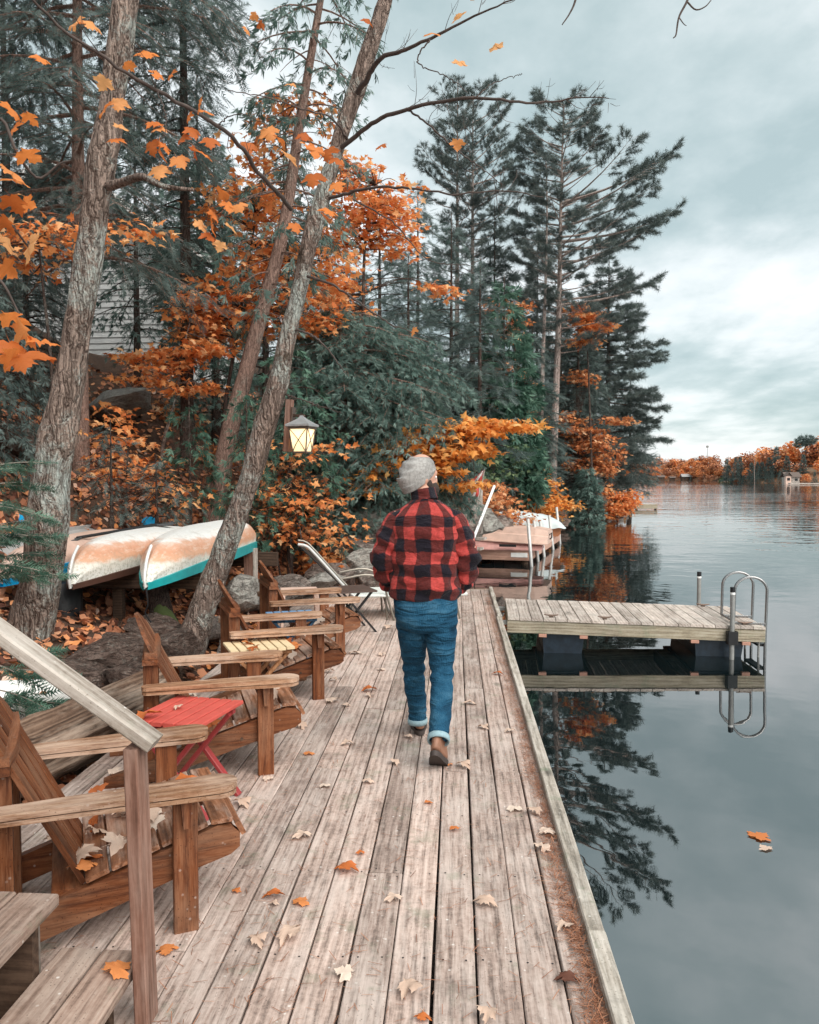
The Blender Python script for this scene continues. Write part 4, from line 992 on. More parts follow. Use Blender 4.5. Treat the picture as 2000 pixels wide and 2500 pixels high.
    # ---- boots
    def boot(ankle, pitch, yaw, parent, name='boot'):
        """foot frame: origin under the ball; x toe, y left, z up"""
        b = thing_part('boot', parent)
        def outline(L0, L1, w, n=36):
            """heel at L0, toe at L1"""
            P = []; c = (L0+L1)/2; h = (L1-L0)/2
            for j in range(n):
                a = 2*math.pi*j/n; x = math.cos(a); y = math.sin(a); tx = (x+1)/2
                ww = w*(.80+.30*math.exp(-((tx-.68)/.26)**2)-.10*math.exp(-((tx-.36)/.16)**2))
                P.append((c+h*x, ww*math.copysign(abs(y)**.86, y)))
            return P
        lv = [(.000, -.185, .088, .041), (.026, -.187, .092, .043), (.027, -.184, .087, .040), (.05, -.186, .086, .0405), (.075, -.187, .06, .038), (.10, -.183, -.02, .037), (.125, -.172, -.062, .034), (.15, -.168, -.078, .033), (.16, -.168, -.079, .032)]
        def mk(levels):
            V = []; n = 36
            for z, a, b_, w in levels: V += [(x, y, z) for x, y in outline(a, b_, w)]
            F = []
            for i in range(len(levels)-1):
                for j in range(n): F.append((i*n+j, i*n+(j+1) % n, (i+1)*n+(j+1) % n, (i+1)*n+j))
            F.append(tuple(range(n-1, -1, -1))); F.append(tuple((len(levels)-1)*n+j for j in range(n))); return V, F
        V, F = mk(lv[2:]); m_ = pymesh('upper', V, F, M['leather'], True); u = obj('upper', m_, None, b); autosmooth(m_, 60); sub(u, 1)
        V, F = mk([(.0, -.186, .087, .042), (.025, -.189, .093, .0445), (.0272, -.188, .092, .0435)]); m_ = pymesh('sole', V, F, M['sole'], True); autosmooth(m_, 40); obj('sole', m_, None, b)
        b.rotation_euler = (0, pitch, yaw); b.location = ankle; b.scale = (1.06, 1.22, 1.06); return b
    def thing_part(name, parent):
        o = bpy.data.objects.new(name, None); o.empty_display_size = .05; link(o, parent); return o
    boot(Vector((.090, -.325, .004)), R(35), R(82), man)      # rear foot rolling off its toe
    boot(Vector((-.060, .41, .002)), R(0), R(96), man)        # front foot flat
def sub(o, lv):
    md = o.modifiers.new('subdivision', 'SUBSURF'); md.levels = lv; md.render_levels = lv
build_man()
# ------------------------------------------------------------------ second dock with boats, far small dock, shore steps
def build_second_dock():
    A = at(1291, 1343, 19.8); B = at(1366, 1297, 26.4); zt = -.10
    A = Vector((A.x, A.y, zt)); B = Vector((B.x, B.y, zt)); ang = math.atan2(B.y-A.y, B.x-A.x)-math.pi/2
    t = thing('brown_dock', 'reddish brown plank dock further along the shore with boats on it', 'dock', A, ang); L = (B-A).length
    n = 46; W = 4.6
    for i in range(n):
        V, F = plank_mesh(L/n-.012, W, .035, .004, 2, .001)
        o = obj('plank', pymesh('plank', V, F, M['dock2d']), None, t, (0, L/n*(i+.5), 0), (0, 0, R(90)))
    MB().box(-W, .03, -.045, -.004, -.24, .006, .006).obj('front_fascia', M['dock2'], t)
    MB().box(.004, .045, 0, L, -.24, .006, .006).obj('side_fascia', M['dock2'], t)
    MB().box(-.42, -.02, -.06, -.046, -.16, -.05, .004).obj('pale_bumper', M['whitepl'], t)
    for y in (.15, L*.5, L-.2):
        for x in (-.12, -2.2, -4.3): MB().tube([(x, y, -1.6), (x, y, -.042)], .09, 8).obj('pile', M['darkwood'], t)
    # five pale poles along its side
    for i, (x0, y0, d, top, lab) in enumerate(((1296, 1357, 19.4, 1266, 'first'), (1311, 1342, 20.6, 1270, 'second'), (1326, 1333, 21.8, 1272, 'third'), (1348, 1318, 24, 1258, 'fourth'), (1366, 1310, 26.2, 1238, 'fifth and tallest'))):
        p = at(x0, y0, d); q = at(x0-7, top, d); dd = (q-p).normalized()
        tag(obj('mooring_pole', MB().tube([p-dd*1.1-p, q-p], .04, 8).mesh('mooring_pole', None, True), M['pole'], None, p), lab+' pale pole in the water along the brown dock edge', 'pole', 'pale poles beside the brown dock')
    # faded flat boat lying upside down, pink one under it
    b = thing('rowing_boat', 'faded beige flat bottomed boat lying overturned on the brown dock', 'boat', at(1190, 1322, 20.6), R(-12)); z = -.10-b.location.z
    def tubhull(L, W0, W1, H):
        m = MB(); V = []
        for (x, w, h) in ((-L/2, W0*.8, H*.75), (-L*.3, W0, H), (L*.4, W1, H), (L/2, W1*.95, H*.9)):
            V += [(x, -w/2-.05, 0), (x, -w/2-.05, .025), (x, -w/2, .03), (x, -w/2+.05, h*.55), (x, -w/2+.09, h*.6), (x, -w/2+.13, h), (x, w/2-.13, h), (x, w/2-.09, h*.6), (x, w/2-.05, h*.55), (x, w/2, .03), (x, w/2+.05, .025), (x, w/2+.05, 0)]
        F = [tuple(range(12)), tuple(range(47, 35, -1))]
        for k in range(3):
            for j in range(12): F.append((k*12+j, (k+1)*12+j, (k+1)*12+(j+1) % 12, k*12+(j+1) % 12))
        return m.add(V, F)
    hb = tubhull(3.1, 1.0, 1.25, .36).obj('hull', M['beige'], b); hb.location = (0, 0, z+.22); hb.rotation_euler = (0, R(2.5), 0)
    MB().tube([(1.56, -.2, z+.36), (1.62, -.2, z+.42), (1.62, -.2, z+.3), (1.57, -.2, z+.26)], .02, 6).obj('bow_rope', M['black'], b, True)
    b2 = thing('rowing_boat', 'dusty pink low boat beneath the beige overturned boat', 'boat', at(1216, 1336, 20.3), R(-10)); z2 = -.10-b2.location.z
    h2 = tubhull(2.2, .9, .8, .2).obj('hull', M['pinkhull'], b2); h2.location = (0, 0, z2+.012)
    MB().box(.1, .5, -.56, -.5, z2+.1, z2+.16).obj('slot_block', M['black'], b2)
    # pedal boat under a tied tarp
    c = thing('covered_boat', 'small orange hulled boat under a pale grey blue tarpaulin', 'boat', at(1252, 1294, 25.2), R(-4)); z = -.095-c.location.z
    for x0, x1 in ((-1.42, -.25), (.35, 1.42)): MB().box(x0, x1, -.55, .55, z, z+.3, .08).obj('hull_float', M['orangeboat'], c)
    MB().box(-.26, .36, -.5, .5, z+.1, z+.28).obj('hull_bridge', M['black'], c)
    V = []; F = []; nx, ny = 34, 16
    for i in range(nx+1):
        for j in range(ny+1):
            u = -1+2*i/nx; v = -1+2*j/ny; e = max(abs(u)**5, abs(v)**4)
            zz = z+.30+.42*(1-e)*(.75+.25*math.cos(u*2.2)) - .02*abs(math.sin(u*17+v*2))*(e) + .015*math.sin(u*9+v*5)
            V.append((u*1.56*(1+.02*math.sin(v*14)), v*.72*(1+.03*math.sin(u*15)), zz if e < .97 else z+.25+.025*math.sin(u*23+v*19)))
    for i in range(nx):
        for j in range(ny): a = i*(ny+1)+j; F.append((a, a+ny+1, a+ny+2, a+1))
    sub(obj('tarpaulin', pymesh('tarpaulin', V, F, M['tarp'], True), None, c), 1)
    # steps, white rail, post box and furled flag behind the man
    p = at(1108, 1262, 17.5)
    s = thing('shore_steps', 'grey timber steps with a white sloping rail on the bank past the man', 'steps', (p.x, p.y, p.z-.9), R(-15))
    for i in range(5): MB().box(-.55, .55, .32*i-.16, .32*i+.14, .2*i-.02, .2*i+.03+.0, .005).obj('tread', M['greywood'], s)
    MB().beam((.50, -.3, .45), (.62, 1.2, 1.55), .045, .05, .004).obj('white_rail', M['white'], s)
    MB().tube(spline([(.0, -.1, .5), (-.1, .1, .95), (-.2, .5, 1.3), (-.3, .9, 1.4)], 14), .022, 8).obj('black_rail', M['black'], s, True)
    q = at(1146, 1218, 18.5); pb = thing('timber_post', 'thick grey square timber post with fern like greenery on top', 'post', (q.x, q.y, q.z-.3), R(20))
    MB().box(-.12, .12, -.12, .12, -.6, .62, .012).obj('post', M['greywood'], pb); MB().box(.135, .29, -.1, .1, -.6, .58, .01).obj('side_post', M['greywood'], pb)
    a, b_ = at(1160, 1225, 18.3), at(1184, 1142, 18.3); fl = thing('flag', 'red and white cloth flag drooping from a leaning staff', 'flag', a)
    MB().tube([(0, 0, -.5), b_-a], .014, 6).obj('staff', M['twigpale'], fl, True)
    for k, (mat, o0, o1) in enumerate(((M['flagred'], .0, .10), (M['flagwhite'], .10, .2), (M['flagred'], .2, .28))):
        V = []; F = []; d = b_-a; nn = 14
        for i in range(nn+1):
            t = i/nn; base = d*(.95-.78*t)
            for o in (o0, o1): V.append(base+Vector((-(o*(.35+.65*math.sin(t*2.6)))*.8+.02*math.sin(t*9+o*8), .05*math.sin(t*12+o*20), -.15*o-.05*t)))
        for i in range(nn): F.append((2*i, 2*i+1, 2*i+3, 2*i+2))
        o = obj('cloth_band', pymesh('cloth_band', V, F, mat, True), None, fl); md = o.modifiers.new('thickness', 'SOLIDIFY'); md.thickness = .004
    # small dock at the point
    w = on(1530, 1243, WATER); z0 = WATER+.35
    fdk = thing('small_dock', 'small weathered dock jutting out below the trees at the point', 'dock', (w.x, w.y, z0), R(-2))
    for i in range(14): MB().box(-1.0+.2*i, -.81+.2*i, -.9, .9, -.05, 0, .004).obj('plank', M['fdock'], fdk)
    MB().box(-1.0, 1.8, -.95, -.902, -.28, -.0, .004).obj('fascia_board', M['fascia'], fdk)
    for x in (-.8, .5, 1.7): MB().tube([(x, -.8, -1.4), (x, -.8, -.06)], .08, 6).obj('pile', M['darkwood'], fdk)
    e = thing('boathouse_platform', 'low pale platform with a railing post behind the small dock', 'platform', (w.x-.3, w.y+5, z0+.1), 0)
    MB().box(-1.2, 1.0, -1, 1, -.1, .35, .02).obj('platform', M['whitepl'], e); MB().beam((.9, -.9, .35), (.9, -.9, 1.6), .07, .07).obj('rail_post', M['white'], e); MB().beam((.9, -.9, 1.5), (-1.0, -.9, 1.5), .06, .06).obj('rail', M['white'], e)
build_second_dock()

# ------------------------------------------------------------------ cabin on the slope
def build_cabin():
    d = 20.5; bl = at(60, 870, d); br = at(470, 885, d); z0 = bl.z-1.2; W = br.x-bl.x
    t = thing('cabin', 'grey white clapboard cabin behind the trees up the slope', 'cabin', (bl.x, d, z0), R(-3))
    H = 3.6; n = 24
    MB().box(-1.5, W, .06, 5, -2, H).obj('wall_core', M['siding'], t)
    bh = H/n
    for i in range(n):
        m = MB(); zA = bh*i
        m.add([(-1.5, .02, zA), (W, .02, zA), (W, .045, zA+bh-.004), (-1.5, .045, zA+bh-.004), (-1.5, .06, zA), (W, .06, zA), (W, .06, zA+bh-.004), (-1.5, .06, zA+bh-.004)], [(0, 1, 2, 3), (7, 6, 5, 4), (0, 4, 5, 1), (3, 2, 6, 7), (1, 5, 6, 2), (0, 3, 7, 4)])
        m.obj('siding_board', M['siding'], t)
    # gable roof, ridge running back
    xc = W*.25; zr = H+2.3; xr = W+.9; xl = 2*xc-xr
    m = MB(); m.prism([(xl, H-.35), (xc, zr), (xr, H-.35), (xr, H-.2), (xc, zr+.18), (xl, H-.2)], -.6, 5.6, Matrix(((1, 0, 0, 0), (0, 0, 1, 0), (0, 1, 0, 0), (0, 0, 0, 1)))); m.obj('roof', M['roof'], t)
    MB().prism([(-1.5, H), (xc, zr-.25), (W, H)], .05, .12, Matrix(((1, 0, 0, 0), (0, 0, 1, 0), (0, 1, 0, 0), (0, 0, 0, 1)))).obj('gable_wall', M['siding'], t)
    for s, xe in ((1, xr), (-1, xl)): MB().beam((xc, -.63, zr+.04), (xe, -.63, H-.31), .05, .2, .004).obj('rake_board', M['white'], t)
build_cabin()

# ------------------------------------------------------------------ rocks and log
def rock_mesh(seed, flat=.7, cuts=14):
    g = np.random.default_rng(seed); bm = bmesh.new()
    for v in g.normal(0, 1, (cuts*2, 3)):
        v = v/np.linalg.norm(v)*g.uniform(.8, 1.05); bm.verts.new((v[0], v[1], v[2]*flat))
    r = bmesh.ops.convex_hull(bm, input=bm.verts); bmesh.ops.delete(bm, geom=[v for v in bm.verts if not v.link_faces], context='VERTS')
    bmesh.ops.triangulate(bm, faces=bm.faces); bmesh.ops.subdivide_edges(bm, edges=bm.edges, cuts=3, use_grid_fill=True)
    o = Vector((seed*3.1, seed*1.7, 0))
    for v in bm.verts: v.co += v.co.normalized()*(mnoise.noise(v.co*2.2+o)*.09+abs(mnoise.noise(v.co*4+o))*.07+mnoise.noise(v.co*11+o)*.02)
    bm.normal_update()
    for e in bm.edges:
        e.smooth = not (len(e.link_faces) == 2 and e.calc_face_angle(0) > R(32))
    for f in bm.faces: f.smooth = True
    me = bpy.data.meshes.new('rock'); bm.to_mesh(me); bm.free(); return me
def build_rocks():
    base = {k: [rock_mesh(s+10*i, .75) for s in range(5)] for i, k in enumerate(('rock', 'rockdark', 'rockpale'))}
    for k in base:
        for me in base[k]: me.materials.append(M[k])
    # px, py, depth, half sizes, material, label
    L = [(900, 1262, 13.6, .62, .6, .42, 'rockpale', 'large pale lichen covered boulder left of the man'), (880, 1330, 13.2, .55, .5, .4, 'rock', 'grey boulder under the large pale one'), (905, 1375, 12.7, .5, .45, .38, 'rockpale', 'pale boulder low on the bank beside the man elbow'),
         (930, 1418, 12.3, .5, .4, .3, 'rock', None), (838, 1240, 14.4, .5, .5, .36, 'rock', None), (960, 1200, 16.0, .7, .6, .5, 'rock', None), (870, 1185, 17.5, .8, .6, .5, 'rock', None), (800, 1400, 12.0, .45, .4, .22, 'rock', None), (775, 1425, 11.2, .62, .4, .18, 'rockpale', 'flat pale slab of rock behind the metal lounger'),
         (1175, 1262, 18.6, .75, .6, .6, 'rockpale', 'pale rounded boulder right of the man shoulder'), (1135, 1282, 17.9, .5, .5, .4, 'rock', None), (1215, 1275, 20.5, .5, .5, .4, 'rock', None), (700, 1440, 10.6, .4, .35, .3, 'rock', None), (650, 1460, 10.2, .4, .3, .3, 'rock', None), (575, 1450, 9.9, .5, .4, .42, 'rockpale', 'pale flat faced rock behind the leaning trunk and rack post'),
         (380, 1535, 7.7, .36, .3, .22, 'rockdark', None), (250, 1605, 6.6, .42, .36, .26, 'rockdark', 'big dark mossy rock at the foot of the lichen trunk'), (335, 1650, 6.2, .3, .26, .18, 'rockdark', None), (200, 1660, 6.2, .4, .35, .25, 'rockdark', None), (420, 1585, 6.9, .36, .3, .24, 'rockdark', None), (180, 1570, 7.4, .36, .3, .2, 'rockdark', None), (300, 1570, 7.3, .3, .26, .18, 'rockdark', None), (210, 1455, 9.4, .3, .3, .26, 'rock', None), (540, 1540, 8.2, .3, .3, .2, 'rock', None), (565, 1590, 7.4, .26, .22, .14, 'rock', None),
         (310, 985, 14.6, 1.1, .7, .42, 'rockpale', 'long grey rock ledge up the slope behind the lichen trunk'), (60, 1080, 11, .7, .6, .4, 'rockdark', None), (480, 1210, 15.0, .4, .4, .22, 'rock', None), (1290, 1272, 31.5, 1.0, .8, .5, 'rock', None), (1340, 1275, 33.5, 1.0, .8, .45, 'rockdark', None), (1420, 1275, 37, 1.2, .9, .45, 'rockdark', None), (1490, 1262, 44, 1.2, .9, .5, 'rock', None), (1105, 1320, 16.6, .6, .5, .35, 'rock', None), (1060, 1370, 14.5, .5, .4, .3, 'rock', None), (1000, 1400, 13.2, .5, .4, .3, 'rock', None)]
    for i, (x, y, d, a, b, c, k, lab) in enumerate(L):
        me = base[k][i % 5]; o = bpy.data.objects.new('rock', me); link(o); o.location = at(x, y, d); o.scale = (a, b, c); o.rotation_euler = (rng.normal(0, .15), rng.normal(0, .15), rng.uniform(0, 6.3))
        if lab: tag(o, lab, 'rock', 'rocks on the bank')
        else:
            wh = 'far along the shore under the trees' if d > 25 else ('behind the man near the brown dock' if x > 950 else ('on the leafy slope beyond the lounger' if d > 11 else ('under the canoe rack' if y < 1500 else ('near the foot of the leaning trunk' if x > 350 else 'between the log and the lichen trunk'))))
            tag(o, ('large ' if max(a, b) > .52 else ('small ' if max(a, b) < .36 else 'middling '))+{'rockdark': 'dark brown', 'rockpale': 'pale', 'rock': 'grey'}[k]+' angular rock '+wh, 'rock', 'rocks '+wh)
    # old log along the dock edge
    p = [Vector(q) for q in ((-2.62, 3.1, .10), (-2.35, 4.3, .12), (-2.05, 5.55, .12))]
    t = thing('log', 'thick rotting brown log lying along the dock edge behind the nearest chair', 'log', p[0])
    C = spline([(0, 0, 0), (1.2, .04, .03), (2.5, 0, .06)], 40); t.rotation_euler = (0, 0, math.atan2(p[2].y-p[0].y, p[2].x-p[0].x)); V, F = tube(C, .18, 28); V = V.reshape(40, 28, 3); cen = V.mean(1, keepdims=True)
    k = 1+.10*np.sin(np.arange(28)*2*np.pi/28*5+.4)[None, :, None]+.07*np.sin(np.arange(28)*2*np.pi/28*9)[None, :, None]+.012*rng.standard_normal((40, 28, 1))+np.array([[[.16*mnoise.noise(Vector((C[i, 0]*1.6, j*.55, 3)))+.10*mnoise.noise(Vector((C[i, 0]*5, j*1.1, 7)))] for j in range(28)] for i in range(40)])
    V = (cen+(V-cen)*k).reshape(-1, 3); F = [tuple(f) for f in F]+[tuple(range(27, -1, -1)), tuple(39*28+i for i in range(28))]
    me = pymesh('log', V, F, M['log'], True); autosmooth(me, 50); o = obj('trunk', me, None, t)
    m = thing('mossy_stump', 'small moss covered stump under the canoe rack', 'stump', at(395, 1500, 8.2))
    MB().tube([(.1, 0, -.3), (0, 0, 0), (-.05, 0, .3)], [.16, .12, .1], 10).obj('stump', M['bark_dark'], m, True); MB().tube([(.13, -.05, -.26), (.03, -.06, .0), (-.02, -.05, .13)], [.15, .1, .05], 10).obj('moss', M['moss'], m, True)
    bk = thing('tub', 'round black plastic tub in the shade under the canoes', 'tub', at(150, 1470, 7.9)); MB().tube([(0, 0, -.2), (0, 0, .12), (.0, 0, .2)], [.2, .2, .14], 18).obj('tub', M['black'], bk, True)
build_rocks()

# ------------------------------------------------------------------ lantern on the leaning trunk
def build_lamp():
    d = 7.45; c = at(738, 1062, d); t = thing('lantern', 'lit lantern with cross bars hung on a board on the leaning tree', 'lamp', c, R(-14))
    tl = Matrix.Rotation(R(4), 4, 'Y')
    m = MB(); m.box(-.20, -.135, .02, .075, -.16, .32, .004, tl).obj('back_board', M['postwood'], t)
    MB().box(-.135, -.115, .01, .08, -.03, .25, .004, tl).obj('mount_plate', M['lampmetal'], t)
    MB().beam((-.115, .04, .185), (.02, .0, .172), .03, .028, .004).obj('arm', M['lampmetal'], t)
    def sq(w, z, q=None): return [(-w, -w, z), (w, -w, z), (w, w, z), (-w, w, z)]
    def stack(lv, caps=True):
        V = []; F = []
        for w, z in lv: V += sq(w, z)
        for i in range(len(lv)-1):
            for j in range(4): F.append((i*4+j, i*4+(j+1) % 4, (i+1)*4+(j+1) % 4, (i+1)*4+j))
        if caps: F.append((3, 2, 1, 0)); F.append(tuple((len(lv)-1)*4+j for j in range(4)))
        return V, F
    r = MB(); r.add(*stack([(.108, .072), (.116, .078), (.116, .094), (.085, .112), (.055, .133), (.032, .15), (.018, .166), (.016, .178)])); r.obj('lamp_roof', M['lamproof'], t)
    MB().add(*stack([(.092, .06), (.1, .072)])).obj('top_rim', M['lampmetal'], t)
    def w_(z): return .064+.03*((z+.16)/.22)**.75
    zs = np.linspace(-.155, .06, 9)
    MB().add(*stack([(w_(z)-.008, z) for z in zs])).obj('glass', M['lampglass'], t)
    for sx, sy in ((-1, -1), (1, -1), (1, 1), (-1, 1)):
        MB().tube([(sx*(w_(z)-.004), sy*(w_(z)-.004), z) for z in zs], .0065, 5).obj('corner_bar', M['lampmetal'], t, True)
    for k in range(4):
        Mx = Matrix.Rotation(k*math.pi/2, 4, 'Z')
        for s in (-1, 1):
            P = [Mx @ Vector((s*w_(z)*(2*(z-zs[0])/(zs[-1]-zs[0])-1)*.95, -w_(z)-.001, z)) for z in zs]
            MB().tube(P, .0042, 5).obj('cross_bar', M['lampmetal'], t, True)
    for z, w in ((-.158, .066), (.058, .096)):
        for k in range(4):
            Mx = Matrix.Rotation(k*math.pi/2, 4, 'Z'); MB().beam(Mx @ Vector((-w, -w, z)), Mx @ Vector((w, -w, z)), .012, .014).obj('rim_bar', M['lampmetal'], t)
build_lamp()
# ------------------------------------------------------------------ leaf and needle templates
def maple_full(seed=0, curl=.18, wave=.05):
    """detailed maple leaf, stem at origin, blade along +X; triangles"""
    g = np.random.default_rng(seed)
    Rr = [(.03, .0), (.15, -.12), (.30, -.09), (.50, -.13), (.45, .02), (.55, .06), (.53, .16), (.66, .21), (.86, .36), (.72, .39), (.68, .50), (.48, .45), (.31, .47), (.36, .60), (.47, .68), (.31, .73), (.25, .85), (.13, .87), (0, 1.08)]
    Lh = [(-x, y) for x, y in Rr[:-1]][::-1]; P = np.array(Rr+Lh); P += g.normal(0, .012, P.shape)
    c = np.array([[0, .12], [0, .34], [0, .6]])
    pts = np.concatenate([P, c]); n = len(P)
    z = -curl*np.abs(pts[:, 0])**1.4*g.uniform(.4, 1.6)+wave*np.sin(pts[:, 0]*7+g.uniform(0, 6))*np.sin(pts[:, 1]*6+g.uniform(0, 6))-curl*.5*(pts[:, 1]-.3)**2*g.uniform(-1, 1.6)
    F = []
    for i in range(n-1):
        y = (P[i, 1]+P[i+1, 1])/2; ci = n+(0 if y < .16 else (1 if y < .5 else 2)); F.append((i, i+1, ci))
    F.append((n-1, 0, n)); 
    k = len(Rr)-1
    for i in range(n-1):                                             # close the gaps between fan centres
        a = 0 if (P[i, 1]+P[max(i-1, 0), 1])/2 < .16 else (1 if (P[i, 1]+P[max(i-1, 0), 1])/2 < .5 else 2)
        b = 0 if (P[i, 1]+P[i+1, 1])/2 < .16 else (1 if (P[i, 1]+P[i+1, 1])/2 < .5 else 2)
        if i > 0 and a != b: F.append((i, n+b, n+a))
    V = np.stack([pts[:, 1], -pts[:, 0], z], -1)
    m = len(V)
    stem = np.array([(0.02, .012, 0), (.02, -.012, 0), (-.5, .03, -.05+g.normal(0, .05))]); V = np.concatenate([V, stem]); F.append((m, m+1, m+2))
    return V, np.array(F)
_mp = [(0, 0), (.02, .42), (.22, .28), (.40, .66), (.50, .24), (1.0, 0)]
MAPLE_S = (np.array([(x, y, -.22*abs(y)) for x, y in _mp]+[(x, -y, -.22*abs(y)) for x, y in _mp[1:5]]), np.array([(0, 5, 4, 3, 2, 1), (0, 6, 7, 8, 9, 5)]))     # two folded halves, 8 triangles
LITTER = (np.array([(0, 0, .02), (.15, .38, .1), (.62, .42, .03), (1, 0, .09), (.55, -.4, .12), (.2, -.36, .0)]), np.array([(0, 3, 2, 1), (0, 5, 4, 3)]))
def spray_flat(n=7, seed=0, droop=.18, wide=.42, w=.075, jag=.25):
    """flat feathery conifer spray along +X: side twigs as slim triangles"""
    g = np.random.default_rng(seed); V = []; F = []
    def tri(a, b, c): F.append((len(V), len(V)+1, len(V)+2)); V.extend([a, b, c])
    tri((0, .018, 0), (0, -.018, 0), (1, 0, -droop))
    for i in range(n):
        x = .08+.86*i/n
        for s in (-1, 1):
            xx = x+g.uniform(-.03, .03); L = wide*(1-.72*x)*g.uniform(1-jag, 1+jag); zz = -droop*xx**2
            tri((xx-w*.5, 0, zz), (xx+w*.5, 0, zz), (xx+L*.72, s*L*.8, zz-droop*.6*L+g.normal(0, .02)))
    return np.array(V), np.array(F)
def spray_cedar(seed=0):
    g = np.random.default_rng(seed); V = []; F = []
    def tri(a, b, c): F.append((len(V), len(V)+1, len(V)+2)); V.extend([a, b, c])
    for i in range(6):
        a = g.uniform(-1.0, 1.0); b = g.normal(0, .22); L = g.uniform(.55, 1.05)*(1-.25*abs(a)); st = g.uniform(0, .3); w = g.uniform(.07, .12)
        d = np.array([math.cos(a), math.sin(a)*.8, b]); n = np.array([-math.sin(a), math.cos(a), 0])
        p = np.array([st, 0, 0]); tri(tuple(p+n*w*.3), tuple(p+d*L*.55-n*w+np.array([0, 0, -.05])), tuple(p+d*L)); tri(tuple(p), tuple(p+d*L*.45+n*w), tuple(p+d*L*.8+n*w*1.4+np.array([0, 0, -.04])))
    return np.array(V), np.array(F)
def tuft(n=11, seed=0, w=.05, spread=.85):
    g = np.random.default_rng(seed); V = []; F = []
    for i in range(n):
        a = g.uniform(0, 6.28); s = g.uniform(.1, spread); d = np.array([math.cos(s), math.sin(s)*math.cos(a), math.sin(s)*math.sin(a)]); L = g.uniform(.7, 1.05); p = np.array([g.uniform(-.25, .25), 0, 0])
        q = np.cross(d, g.normal(0, 1, 3)); q /= np.linalg.norm(q); F.append((len(V), len(V)+1, len(V)+2)); V += [tuple(p+q*w*.5), tuple(p-q*w*.5), tuple(p+d*L)]
    return np.array(V), np.array(F)
T_HEM = [spray_flat(6, s, .22, .40, .085) for s in range(4)]
T_CED = [spray_cedar(s) for s in range(5)]
T_PINE = [tuft(12, s, .055, 1.25) for s in range(4)]
T_FAR = [tuft(7, s, .14, 1.0) for s in range(4)]
class Foliage:
    """gathers placed sprays of one or more templates into one mesh"""
    def __init__(self, templ, g): self.t = templ; self.g = g; self.P = []; self.X = []; self.S = []; self.R = []
    def add(self, P, X, size, roll=.5, rnd=None):
        P = np.asarray(P, float).reshape(-1, 3); X = np.broadcast_to(np.asarray(X, float), P.shape); n = len(P)
        self.P.append(P); self.X.append(X); self.S.append(np.broadcast_to(np.asarray(size, float), (n,))*self.g.uniform(.7, 1.25, n)); self.R.append(self.g.normal(0, roll, n))
    def mesh(self, name, mat, tone=None):
        P = np.concatenate(self.P); X = np.concatenate(self.X); S_ = np.concatenate(self.S); Ro = np.concatenate(self.R); n = len(P)
        Fm = frames(X, roll=Ro, g=self.g); k = self.g.integers(0, len(self.t), n); parts = []; rr = []
        rv = self.g.random(n) if tone is None else np.clip(tone+self.g.normal(0, .2, n), 0, 1)
        for i, (TV, TF) in enumerate(self.t):
            ix = np.nonzero(k == i)[0]
            if len(ix): parts.append(scatter(TV, TF, P[ix], Fm[ix], S_[ix])); rr.append(np.repeat(rv[ix], len(TV)))
        V, F = join(parts); return npmesh(name, V, F, mat, False, rnd=np.concatenate(rr))
def rdirs(n, g): v = g.normal(0, 1, (n, 3)); return v/np.linalg.norm(v, axis=1, keepdims=True)

